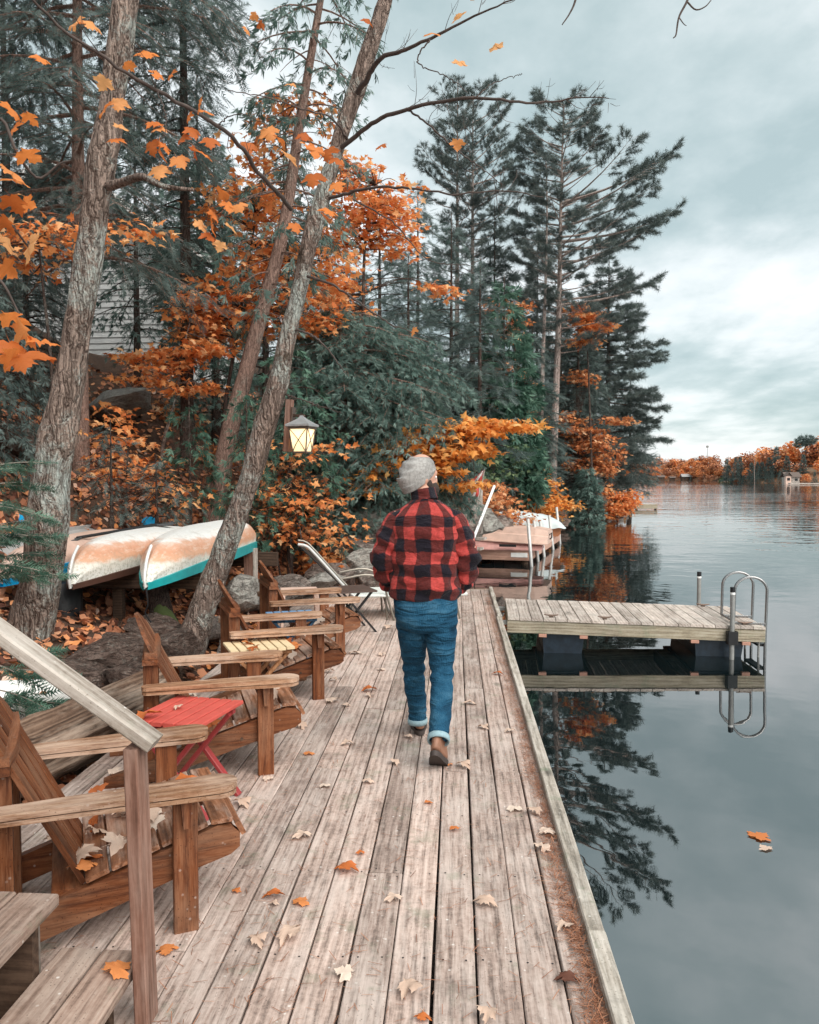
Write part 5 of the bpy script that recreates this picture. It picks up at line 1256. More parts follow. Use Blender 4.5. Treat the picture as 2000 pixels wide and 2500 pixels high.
TREE_COUNT = {}
def tree_root(name, label, cat, loc, group): return thing(name, label, cat, loc, 0, group)
def conifer(label, base, height, r0, ext, kind='hemlock', levels=60, lean=(0, 0), seed=0, crown0=.15, spray=.22, per=7, group=None, name=None, bark=None, mat=None, path=None, droop=.25, up=.0, sub=6, dens=1.0, bare=0.0, inner=.25, elev=(-.1, .25), topk=1.0):
    """ext: list of (fraction of height, reach to -x, reach to +x, reach along y) -> silhouette; everything relative to base"""
    g = np.random.default_rng(seed+100); base = Vector(base)
    nm = name or {'hemlock': 'hemlock_tree', 'cedar': 'cedar_tree', 'pine': 'pine_tree', 'far': 'spruce_tree'}[kind]
    t = tree_root(nm, label, 'tree', base, group)
    templ = {'hemlock': T_HEM, 'cedar': T_CED, 'pine': T_PINE, 'far': T_FAR}[kind]; mat = mat or M[{'hemlock': 'hemlock', 'cedar': 'cedar', 'pine': 'pine', 'far': 'hemlock'}[kind]]
    if path is None: path = [(0, 0, -.6), (lean[0]*.3, lean[1]*.3, height*.35), (lean[0]*.7, lean[1]*.7, height*.7), (lean[0], lean[1], height)]
    else: path = [tuple(Vector(p)-base) for p in path]
    C = spline(path, 40); zs = C[:, 2]; fr = np.clip((zs-0)/height, 0, 1); rad = r0*(1-.93*fr**.9)+.004; rad[0] *= 1.25; rad[1] *= 1.1
    V, F = tube(C, rad, 14, .02, seed); obj('trunk', npmesh('trunk', V, F, bark or M['bark_dark'], True), None, t)
    E = np.array([(a, b, c, e) for a, b, c, e in ext], float); tubes = []; fol = Foliage(templ, g)
    for i in range(levels):
        f = crown0+(1-crown0)*((i+g.random())/levels)**topk; p0 = np.array([np.interp(f*height, zs, C[:, k]) for k in range(3)]); az = i*2.4+g.uniform(-.5, .5)
        l, r_, y_ = (np.interp(f, E[:, 0], E[:, k]) for k in (1, 2, 3)); cx, cy = math.cos(az), math.sin(az)
        # ellipse-like reach in this direction
        rx = r_ if cx > 0 else l; L = 1/math.sqrt((cx/max(rx, .02))**2+(cy/max(y_, .02))**2)*((g.uniform(.78, 1.1) if cx > .55 and r_ > l*1.4 else g.uniform(.45, 1.12)) if kind == 'pine' else g.uniform(.72, 1.08))
        if L < .12: continue
        if g.random() < bare: L *= .55; skip = True
        else: skip = False
        el = g.uniform(*elev)+up*(f-.5); d = np.array([cx*math.cos(el), cy*math.cos(el), math.sin(el)]); tt = np.linspace(0, 1, 6)[:, None]
        B = p0+d*L*tt+np.array([0, 0, -1.0])*droop*L*tt**2+np.array([0, 0, 1.0])*up*.3*L*tt**3
        tubes.append(tube(B, np.linspace(max(.006, .016*L+.004), .004, 6), 4))
        if skip: continue
        side = np.array([-cy, cx, 0]); ns = max(2, int(sub*L/1.2+1)); Ps = []; Xs = []
        for s in range(ns):
            u = inner+(1-inner)*(s+g.random())/ns; q = np.array([np.interp(u, tt[:, 0], B[:, k]) for k in range(3)]); tan = B[5]-B[3]; tan /= np.linalg.norm(tan)+1e-6
            sg = 1 if s % 2 else -1; sl = min(.75*L*(1-u)+.16*L+.1, 1.1)*g.uniform(.6, 1.1); sd = tan*.62+side*sg*.75+np.array([0, 0, g.normal(-droop*.45, .12)]); sd /= np.linalg.norm(sd)
            m = max(2, int(per*sl/.6*dens+1)); w = (np.arange(m)+g.random(m))/m; w = .4+.6*w if kind == 'pine' else w; P = q+sd*sl*w[:, None]+np.array([0, 0, -1])*droop*.5*sl*w[:, None]**2
            if sl > .3: tubes.append(tube(np.stack([q, q+sd*sl*.55+np.array([0, 0, -droop*.12*sl]), q+sd*sl+np.array([0, 0, -droop*.5*sl])]), [.006, .004, .002], 3))
            X = sd+g.normal(0, .42, (m, 3)); Ps.append(P+g.normal(0, .03, (m, 3))); Xs.append(X)
        m = max(2, int(per*.5)); w = g.uniform(.75, 1.0, m); Ps.append(np.stack([np.interp(w, tt[:, 0], B[:, k]) for k in range(3)], -1)); Xs.append(np.tile((B[5]-B[4])/np.linalg.norm(B[5]-B[4]), (m, 1))+g.normal(0, .3, (m, 3)))
        P = np.concatenate(Ps); X = np.concatenate(Xs)
        if kind == 'cedar': X[:, 2] -= .45
        fol.add(P, X, spray, {'hemlock': .35, 'cedar': .9, 'pine': 1.5, 'far': 1.5}[kind])
    if tubes:
        V, F = join(tubes); obj('branches', npmesh('branches', V, F, bark or M['bark_dark']), None, t)
    if fol.P: o = obj('foliage', fol.mesh('foliage', mat), None, t)
    return t
def leafy(label, base, blobs, n, size, mat, name='maple_tree', cat='tree', seed=0, trunk=None, r0=.05, group=None, bark=None, flat=.25, clus=.35, templ=None, stems=True, droop=.25):
    """broadleaf: blobs = [(centre, (rx, ry, rz))] in world space filled with layered leaf clusters joined to the trunk by twigs"""
    g = np.random.default_rng(seed+500); base = Vector(base); t = thing(name, label, cat, base, 0, group); fol = Foliage(templ or [MAPLE_S], g); tubes = []
    path = trunk or [base-Vector((0, 0, .4)), base*.5+Vector(blobs[0][0])*.5, Vector(blobs[0][0])]
    P = spline([tuple(Vector(p)-base) for p in path], 24); V, F = tube(P, np.linspace(r0, r0*.25, 24), 9, .03, seed); obj('trunk', npmesh('trunk', V, F, bark or M['bark_dark'], True), None, t)
    vol = np.array([b[1][0]*b[1][1]*b[1][2] for b in blobs])**.75; vol /= vol.sum()
    for (c, rr), w in zip(blobs, vol):
        c = np.array(Vector(c)-base); m = max(20, int(n*w)); k = max(3, int(m/16)); rr = np.array(rr)
        cc = rdirs(k, g)*g.random((k, 1))**(1/2.6)*rr+c
        for q in cc:
            mm = max(4, int(m/k*g.uniform(.5, 1.5))); cr = clus*g.uniform(.7, 1.2)
            o = g.normal(0, 1, (mm, 3))*np.array([cr, cr, cr*flat])*.6; X = o*np.array([1, 1, .2])/(cr+1e-6)+g.normal(0, .35, (mm, 3)); X[:, 2] -= droop*1.2
            fol.add(q+o, X, size, .55)
            if stems and g.random() < .7:
                j = np.argmin(np.linalg.norm(P-q, axis=1)+np.linspace(.6, 0, 24)*.3); a = P[j]; mid = (a+q)/2+np.array([0, 0, .12*np.linalg.norm(q-a)])+g.normal(0, .05, 3); tubes.append(tube(spline([a, mid, q], 6), np.linspace(min(.014, r0*.4), .0035, 6), 3))
    if tubes: V, F = join(tubes); obj('branches', npmesh('branches', V, F, bark or M['bark_dark']), None, t)
    obj('foliage', fol.mesh('foliage', mat), None, t); return t
LEAFM = [npmesh('leaf', *maple_full(s, .34, .09), M['orangebig'], True, rnd=np.full(len(maple_full(s)[0]), r_)) for s, r_ in zip(range(8), (.12, .5, .65, .95, .3, .8, .45, .05))]
def leaf_at(parent, p, size, X, roll, mesh=None, name='leaf', base=None):
    fr = frames(np.array([X], float), roll=np.array([roll]))[0]; Mx = Matrix([list(r_) for r_ in fr]).to_4x4()
    o = bpy.data.objects.new(name, mesh or LEAFM[rng.integers(0, 8)]); link(o, parent); q = Vector(p)-(Vector(base) if base is not None else Vector((0, 0, 0)))
    o.matrix_local = Matrix.Translation(q) @ Mx @ Matrix.Scale(size, 4); return o
# ------------------------------------------------------------------ the two near trunks with their branches
def limb(parent, pts, r0, r1, mat, n=30, name='branch', sides=7, base=None, wob=.0):
    P = spline([tuple(Vector(p)-Vector(base)) for p in pts], n); P[1:-1] += rng.normal(0, wob, (n-2, 3)); V, F = tube(P, np.linspace(r0, r1, n), sides, .02, 3)
    return obj(name, npmesh(name, V, F, mat, True), None, parent)
def big_trunk(parent, ctl, base, mat, n=110, sides=40, amp=.055, seed=0):
    C = spline([tuple(Vector(p)-Vector(base))+(r,) for p, r in ctl], n); V, F = tube(C[:, :3], C[:, 3], sides); V = V.reshape(n, sides, 3); cen = C[:, None, :3]
    g = Vector((seed*7.3, 1.1, 2.2)); k = np.zeros((n, sides, 1))
    for i in range(n):
        for j in range(sides):
            v = Vector(V[i, j]); k[i, j, 0] = mnoise.noise(Vector((v.x*9, v.y*9, v.z*2.2))+g)*.5+mnoise.noise(Vector((v.x*26, v.y*26, v.z*5))+g)*.35+mnoise.noise(v*1.7+g)*.9
    V = cen+(V-cen)*(1+amp*k/np.maximum(C[:, None, 3:4], .05)*.6); return obj('trunk', npmesh('trunk', V.reshape(-1, 3), F, mat, True), None, parent)
def twigs(parent, pts, base, mat, g, n=8, L=(.12, .32), r=.0035, name='twigs'):
    P = spline([tuple(Vector(p)-Vector(base)) for p in pts], 60); tb = []
    for i in range(n):
        k = g.integers(15, 59); d = P[k]-P[k-1]; d /= np.linalg.norm(d); q = d*.7+g.normal(0, .55, 3)+np.array([0, 0, .35]); q /= np.linalg.norm(q); l = g.uniform(*L); e = P[k]+q*l
        tb.append(tube(spline([P[k], P[k]+q*l*.5+g.normal(0, .04, 3)*l*3, e+np.array([0, 0, l*.15])], 7), np.linspace(r, r*.35, 7), 3))
        for s in range(2):
            u = g.uniform(.3, .8); b = P[k]+q*l*u; q2 = q+g.normal(0, .6, 3); q2 /= np.linalg.norm(q2); tb.append(tube(np.stack([b, b+q2*l*.2, b+q2*l*.35+np.array([0, 0, .02])]), [r*.6, r*.45, r*.25], 3))
    V, F = join(tb); return obj(name, npmesh(name, V, F, mat), None, parent)
g6 = np.random.default_rng(66)
def build_trunks():
    # leftmost trunk, lichen covered
    d = 6.85; ctl = [((40, 1400), 62), ((66, 1320), 50), ((90, 1200), 46), ((98, 1100), 44), ((110, 1000), 41), ((127, 900), 38), ((146, 800), 35), ((163, 700), 31), ((178, 600), 30), ((190, 520), 30), ((206, 400), 28), ((224, 300), 29), ((238, 200), 27), ((252, 100), 27), ((264, 0), 27), ((290, -200), 24), ((330, -480), 19)]
    pts = [(D(x, y, d), .95*r*S*d/2000) for (x, y), r in ctl]; b = pts[0][0]
    t = thing('maple_tree', 'thick lichen spotted maple trunk leaning right at the far left', 'tree', b)
    big_trunk(t, pts, b, M['bark_maple'], seed=1)
    for a in ([(218, 395, d), (255, 385, 6.7), (300, 372, 6.4), (345, 392, 6.3), (410, 400, 6.3)],): limb(t, [D(*p) for p in a], .045, .012, M['bark_grey'], base=b)
    # middle leaning maple
    d = 7.6; ctl = [((378, 1430), 46), ((398, 1370), 39), ((432, 1270), 33), ((465, 1180), 29), ((497, 1090), 27), ((528, 1000), 26), ((558, 900), 25), ((588, 800), 24), ((608, 700), 22), ((632, 600), 20), ((655, 500), 19), ((682, 400), 18), ((712, 305), 18), ((746, 200), 16.5), ((780, 100), 16.5), ((812, 0), 15.5), ((870, -180), 13), ((930, -400), 9)]
    pts = [(D(x, y, d), .9*r*S*d/2000) for (x, y), r in ctl]; b = pts[0][0]
    t = thing('maple_tree', 'slim grey leaning maple holding the lantern, bare branches over the lake', 'tree', b)
    big_trunk(t, pts, b, M['bark_grey'], seed=2, amp=.04)
    B = [([(712, 315, d), (760, 278, 7.4), (800, 250, 7.2), (850, 232, 7.0), (920, 215, 6.8), (1010, 206, 6.6), (1080, 214, 6.5), (1150, 216, 6.5), (1215, 206, 6.4), (1282, 207, 6.3)], .034, .004),
         ([(745, 205, d), (775, 165, 7.4), (800, 125, 7.2), (850, 105, 7.0), (915, 78, 6.8), (1000, 32, 6.6), (1100, -8, 6.4)], .042, .005),
         ([(690, 420, d), (740, 405, 7.4), (790, 394, 7.2), (870, 397, 7.0), (960, 408, 6.8), (1060, 402, 6.8), (1145, 415, 6.8)], .024, .004),
         ([(612, 440, d), (585, 405, 7.0), (545, 365, 6.5), (500, 300, 6.0), (420, 240, 5.6), (330, 190, 5.2), (240, 135, 4.9), (130, 60, 4.7), (40, -30, 4.5)], .03, .008),
         ([(640, 580, d), (700, 600, 7.3), (760, 640, 7.1), (820, 680, 6.9), (880, 705, 6.8)], .02, .004), ([(735, 300, d), (700, 250, 7.4), (640, 230, 7.2), (560, 205, 7.0), (480, 190, 6.8)], .016, .004),
         ([(855, 228, 7.0), (900, 260, 6.9), (960, 315, 6.8), (1010, 350, 6.7), (1060, 390, 6.7)], .014, .003), ([(905, 82, 6.8), (880, 130, 6.8), (940, 160, 6.7), (985, 195, 6.6)], .01, .003), ([(745, 420, 7.3), (830, 470, 7.2), (900, 545, 7.0), (990, 560, 6.9)], .012, .003), ([(600, 830, d), (660, 850, 7.2), (720, 870, 7.0)], .012, .003),
         ([(1000, 205, 6.6), (1040, 175, 6.6), (1085, 160, 6.55), (1100, 155, 6.5)], .007, .002), ([(580, 402, 7.0), (520, 420, 6.8), (470, 440, 6.5)], .009, .003), ([(455, 265, 5.8), (500, 240, 5.6), (560, 260, 5.5)], .007, .002), ([(330, 190, 5.2), (350, 250, 5.0), (340, 300, 4.9)], .006, .002), ([(610, 690, d), (655, 705, 7.5), (690, 735, 7.4), (730, 790, 7.3)], .02, .004)]
    for a, r0, r1 in B:
        P = [D(*p) for p in a]; limb(t, P, r0*.68, r1*.85, M['twig'], 36, base=b, wob=.004)
    for k in (0, 1, 2, 3, 6): twigs(t, [D(*p) for p in B[k][0]], b, M['twig'], g6, 9)
    # its big leaves, one by one: (x, y, apparent size) in displayed pixels
    LV = [(222, 165, 40), (222, 222, 48), (252, 208, 42), (250, 262, 38), (248, 290, 40), (278, 132, 40), (308, 108, 44), (332, 152, 30), (362, 150, 34), (318, 255, 44), (338, 268, 36), (318, 298, 44), (335, 315, 46), (345, 302, 36), (335, 350, 46), (372, 330, 44), (402, 268, 40), (385, 285, 36), (412, 312, 36), (428, 322, 40), (420, 212, 42), (430, 232, 36), (442, 290, 40), (398, 238, 30), (462, 405, 42), (495, 430, 42), (478, 425, 36), (450, 445, 40), (445, 470, 44), (485, 475, 36), (418, 465, 42), (438, 490, 40), (465, 510, 30), (190, 45, 46), (165, 38, 50),
          (562, 270, 42), (522, 300, 40), (606, 330, 44), (642, 300, 30), (665, 310, 42), (690, 312, 46), (700, 330, 40), (660, 365, 50), (640, 280, 34), (585, 290, 34), (570, 430, 36), (620, 470, 36), (690, 440, 40), (1050, 92, 38), (968, 128, 32), (912, 70, 32), (968, 36, 32), (1000, -4, 30), (806, 302, 32), (862, 382, 26), (892, 390, 24), (964, 295, 30), (872, 690, 26), (706, 385, 36), (775, 40, 26), (615, 175, 26), (540, 30, 24), (552, 48, 22), (870, 545, 24), (680, 450, 30), (520, 60, 22)]
    for x, y, s in LV:
        dd = 5.1 if x < 480 and y < 520 else (6.6 if x > 800 else 6.9); size = s*S*dd/2000*.72
        q = D(x, y, dd); v = np.array([g6.normal(.1, .55), g6.normal(-.35, .4), g6.normal(-.75, .45)]); leaf_at(t, q, size, v, g6.normal(0, .5)+1.2*(g6.random() > .8), base=b)
    return t
build_trunks()
def left_branch():
    b = D(-60, 330, 2.9); t = thing('maple_branch', 'orange leaved maple branches hanging in from the left edge', 'branch', b)
    for a in ([(-60, 330, 2.9), (0, 250, 2.9), (35, 320, 2.9), (80, 375, 3.0), (125, 345, 3.0), (150, 338, 3.0)], [(-60, 560, 2.6), (0, 590, 2.6), (40, 660, 2.6)], [(-40, 420, 2.8), (20, 470, 2.8), (60, 520, 2.9)]): limb(t, [D(*p) for p in a], .007, .003, M['twig'], 20, base=b)
    LV = [(20, 222, 60, 3.0), (55, 238, 50, 3.0), (82, 118, 44, 3.2), (12, 350, 82, 2.7), (45, 318, 72, 2.8), (30, 262, 50, 3.0), (22, 412, 70, 2.7), (50, 425, 40, 2.8), (5, 455, 70, 2.7), (28, 378, 60, 2.8), (60, 600-85, 76, 2.8), (10, 500, 60, 2.8), (8, 555, 60, 2.7), (40, 680, 95, 2.5), (5, 660, 90, 2.5), (65, 710, 90, 2.5), (20, 720, 90, 2.45), (50, 742, 95, 2.4), (8, 745, 80, 2.4), (80, 740, 70, 2.5)]
    for x, y, s, d in LV: leaf_at(t, D(x, y, d), s*S*d/2000*.66, [g6.normal(.5, .4), g6.normal(-.1, .5), g6.normal(-.5, .35)], g6.normal(0, .5), base=b)
left_branch()
def bare_branch():
    for pts, lab in (([(1225, -60, 5.5), (1212, 0, 5.5), (1200, 28, 5.5), (1184, 52, 5.5)], 'bare drooping twig tip hanging from the top edge, nearer the pines'), ([(1470, -60, 5.5), (1448, 0, 5.5), (1430, 36, 5.5), (1424, 72, 5.5), (1418, 80, 5.5)], 'bare forked twig hanging from the top edge over the open lake')):
        b = D(*pts[0]); t = thing('bare_twig', lab, 'twig', b, 0); limb(t, [D(*p) for p in pts], .009, .0035, M['twig'], 18, base=b)
        if pts[0][0] > 1300: limb(t, [D(1446, 2, 5.5), D(1465, 20, 5.5), D(1485, 14, 5.5), D(1498, 0, 5.5)], .006, .003, M['twig'], 12, base=b, name='side_twig'); limb(t, [D(1430, 36, 5.5), D(1440, 50, 5.5), D(1446, 54, 5.5)], .004, .002, M['twig'], 8, base=b, name='side_twig')
bare_branch()

# ------------------------------------------------------------------ conifers on the left bank
def mpx(d): return S*d/2000.0                # metres per displayed pixel at depth d
def build_left_conifers():
    d = 11.5; b = D(168, 1000, d); b.z = 2.2
    conifer('dark hemlock with a straight trunk standing behind the lichen trunk', b, 11.5, .125, [(0, 1.6, 1.6, 1.3), (.3, 2.2, 2.0, 1.6), (.55, 2.4, 2.3, 1.8), (.8, 2.1, 2.2, 1.6), (1, .6, .6, .5)], levels=110, seed=1, crown0=.22, spray=.21, per=12, path=[D(170, 1060, d), D(168, 800, d), D(165, 400, d), D(163, 100, d), D(160, -420, d)], droop=.34, bark=M['bark_cedar'])
    d = 13.5; b = D(395, 900, d); b.z = 2.6
    conifer('hemlock filling the upper left gap right of the lichen trunk', b, 11.5, .11, [(0, .5, .2, .6), (.3, .9, .3, .8), (.45, 1.3, .5, 1.2), (.6, 1.5, 1.0, 1.5), (.8, 1.2, 1.0, 1.2), (1, .4, .4, .4)], levels=100, seed=2, crown0=.12, spray=.25, per=9, droop=.34)
    d = 16; b = D(20, 700, d); b.z = gz(b.x, b.y)-.2
    conifer('green hemlock at the left edge in front of the cabin end', b, 9.5, .12, [(0, 1.5, 1.5, 1.5), (.3, 1.9, 1.9, 1.6), (.7, 1.4, 1.3, 1.2), (1, .2, .2, .2)], levels=90, seed=3, crown0=.08, spray=.27, per=8, droop=.3)
    d = 9.6; b = D(-50, 1180, d); b.z = gz(b.x, b.y)
    conifer('dark drooping cedar at the left edge above the old boat', b, 3.6, .1, [(0, .9, .9, .9), (.3, 1.1, .95, 1.0), (.7, .8, .65, .7), (1, .15, .15, .15)], 'cedar', levels=70, seed=4, crown0=.1, spray=.12, per=13, droop=.5, sub=7, mat=M['hemlock'])
    # slim cedar whose reddish trunk crosses the middle of the picture
    d = 12.6; b = D(447, 1110, d); P = [(447, 1120), (465, 1000), (486, 900), (514, 800), (540, 700), (567, 600), (594, 500), (611, 400), (625, 300), (641, 200), (658, 100), (675, 0), (710, -200)]
    conifer('tall cedar with reddish stringy trunk leaning right behind the canoes', b, 10.9, .155, [(0, .4, .4, .4), (.3, .7, .7, .8), (.45, 1.1, .9, 1.0), (.6, 1.1, 1.0, 1.1), (.75, 1.0, 1.3, 1.2), (.9, .9, 1.1, 1.0), (1, .4, .4, .4)], 'cedar', levels=84, seed=5, crown0=.3, spray=.18, per=6, path=[D(x, y, d) for x, y in P], bark=M['bark_cedar'], droop=.42, sub=5, bare=.22, inner=.45)
    # broad drooping cedar in the middle
    d = 14.0; b = D(735, 1045, d); b.z = gz(b.x, b.y)
    k = mpx(d)
    conifer('broad drooping cedar behind the man, its sprays reaching towards the lake', b, 600*k, .11, [(0, .4, .6, .6), (.16, .8, .7, 1.0), (.28, 1.0, .9, 1.4), (.38, 1.1, 1.7, 1.6), (.52, 1.3, 2.4, 1.7), (.65, 1.3, 2.45, 1.6), (.8, 1.1, 2.1, 1.3), (.93, .7, 1.4, .8), (1, .2, .4, .2)], 'cedar', levels=190, seed=6, crown0=.16, spray=.14, per=15, droop=.32, sub=7, lean=(-.15, 0), bark=M['bark_cedar'], inner=.3)
    d = 15.0; b = D(815, 1000, d); b.z = gz(b.x, b.y)
    conifer('upright cedar rising behind the broad drooping one', b, 580*mpx(d), .09, [(0, .5, .5, .6), (.4, 1.0, 1.0, 1.0), (.65, 1.3, 1.3, 1.1), (.85, 1.0, 1.1, .9), (.95, .5, .6, .5), (1, .15, .2, .15)], 'cedar', levels=90, seed=79, crown0=.4, spray=.15, per=12, droop=.34, sub=6, bark=M['bark_cedar'])
    # cedar / hemlock mass left of the middle
    d = 16.5; b = D(455, 850, d); b.z = gz(b.x, b.y)
    conifer('blue green cedar in front of the cabin corner', b, 6.2, .1, [(0, .6, .5, .8), (.3, 1.1, .9, 1.2), (.6, 1.5, .8, 1.2), (.85, .9, .6, .7), (1, .1, .1, .1)], 'cedar', levels=100, seed=7, crown0=.06, spray=.17, per=11, droop=.35, sub=6)
    d = 18.0; b = D(290, 800, d); b.z = gz(b.x, b.y)
    conifer('cedar whose sprays hang across the cabin siding', b, 6.4, .09, [(0, .9, .9, .9), (.4, 1.5, 1.3, 1.1), (.75, 1.3, 1.1, 1.0), (1, .2, .2, .2)], 'cedar', levels=40, seed=77, crown0=.22, spray=.18, per=6, droop=.4, sub=6)
    d = 13.0; b = D(60, 930, d); b.z = gz(b.x, b.y)
    conifer('dark hemlock low on the slope left of the lichen trunk', b, 3.4, .08, [(0, .9, .9, .9), (.4, 1.2, 1.0, 1.0), (1, .1, .1, .1)], levels=70, seed=78, crown0=.03, spray=.22, per=7, droop=.35)
    d = 18.5; b = D(560, 800, d); b.z = gz(b.x, b.y)
    conifer('dark hemlock behind the orange maple leaves', b, 8.0, .1, [(0, 1.3, 1.3, 1.2), (.5, 1.2, 1.2, 1.2), (1, .1, .1, .1)], levels=70, seed=8, crown0=.04, spray=.26, per=6)
    d = 19.5; b = D(860, 860, d); b.z = gz(b.x, b.y)
    conifer('hemlock behind the broad cedar', b, 6.6, .1, [(0, 1.6, 1.6, 1.2), (.5, 1.3, 1.4, 1.2), (1, .1, .1, .1)], levels=70, seed=9, crown0=.04, spray=.27, per=6)
    d = 12.3; b = D(610, 1010, d); b.z = gz(b.x, b.y)
    conifer('thin green cedar hanging between the two leaning trunks', b, 520*mpx(d), .05, [(0, .5, .5, .5), (.4, .9, .8, .8), (.8, .8, .8, .7), (1, .15, .15, .15)], 'cedar', levels=46, seed=81, crown0=.22, spray=.15, per=8, droop=.38, sub=5, mat=M['cedarfresh'])
    # young cedars among the trunks
    for i, (x, y, d, h, w, lab) in enumerate(((520, 985, 11.2, 1.25, .42, 'young fresh green cedar right of the reddish cedar trunk'), (400, 1000, 12.0, 1.2, .5, 'young cedar on the slope left of the reddish cedar trunk'), (330, 1065, 11.0, .7, .5, 'small dark cedar low on the slope by the leaves'), (235, 1060, 10.6, 1.1, .45, 'low dark hemlock bough beside the foot of the lichen trunk'))):
        b = D(x, y, d); b.z = min(b.z, gz(b.x, b.y)+.4)
        conifer(lab, b, h+(D(x, y, d).z-b.z), .025, [(0, w, w, w), (.6, w*.9, w*.9, w*.9), (1, .08, .08, .08)], 'cedar' if i < 2 else 'hemlock', levels=26, seed=20+i, crown0=.1, spray=.15, per=6, droop=.35, sub=8, mat=M['cedarfresh'] if i < 2 else M['hemlock'], name='young_cedar' if i < 3 else 'young_hemlock')
    for i, (x, y, d, n, lab) in enumerate(((-40, 1240, 6.2, 20, 'pale hemlock boughs reaching across the foot of the lichen trunk'), (10, 1470, 4.9, 9, 'hemlock boughs at the left edge above the white dinghy'))):
        b = D(x, y, d); t = thing('hemlock_bough', lab, 'bough', b, 0); fol = Foliage(T_HEM, g6); tb = []
        for k in range(n):
            a = g6.uniform(-.55, .75); L = g6.uniform(.35, .75)*(1 if i == 0 else .7); d_ = np.array([math.cos(a), g6.normal(0, .3), math.sin(a)*.45+.05]); s0 = np.array([0, g6.normal(0, .1), (g6.uniform(-.05, .95) if i == 0 else g6.uniform(-.1, .3))])
            tt = np.linspace(0, 1, 7)[:, None]; B_ = s0+d_*L*tt+np.array([0, 0, -.18])*tt**2*L; tb.append(tube(B_, np.linspace(.006, .002, 7), 3)); m = 22
            w = g6.uniform(.1, 1, m); P = np.stack([np.interp(w, tt[:, 0], B_[:, q]) for q in range(3)], -1); X = np.tile(d_, (m, 1))+np.stack([np.zeros(m), g6.choice([-.8, .8], m), g6.normal(-.35, .2, m)], -1); fol.add(P, X, .14, 1.0)
        V, F = join(tb); obj('branches', npmesh('branches', V, F, M['twigpale']), None, t); obj('foliage', fol.mesh('foliage', M['cedarfresh']), None, t)
build_left_conifers()

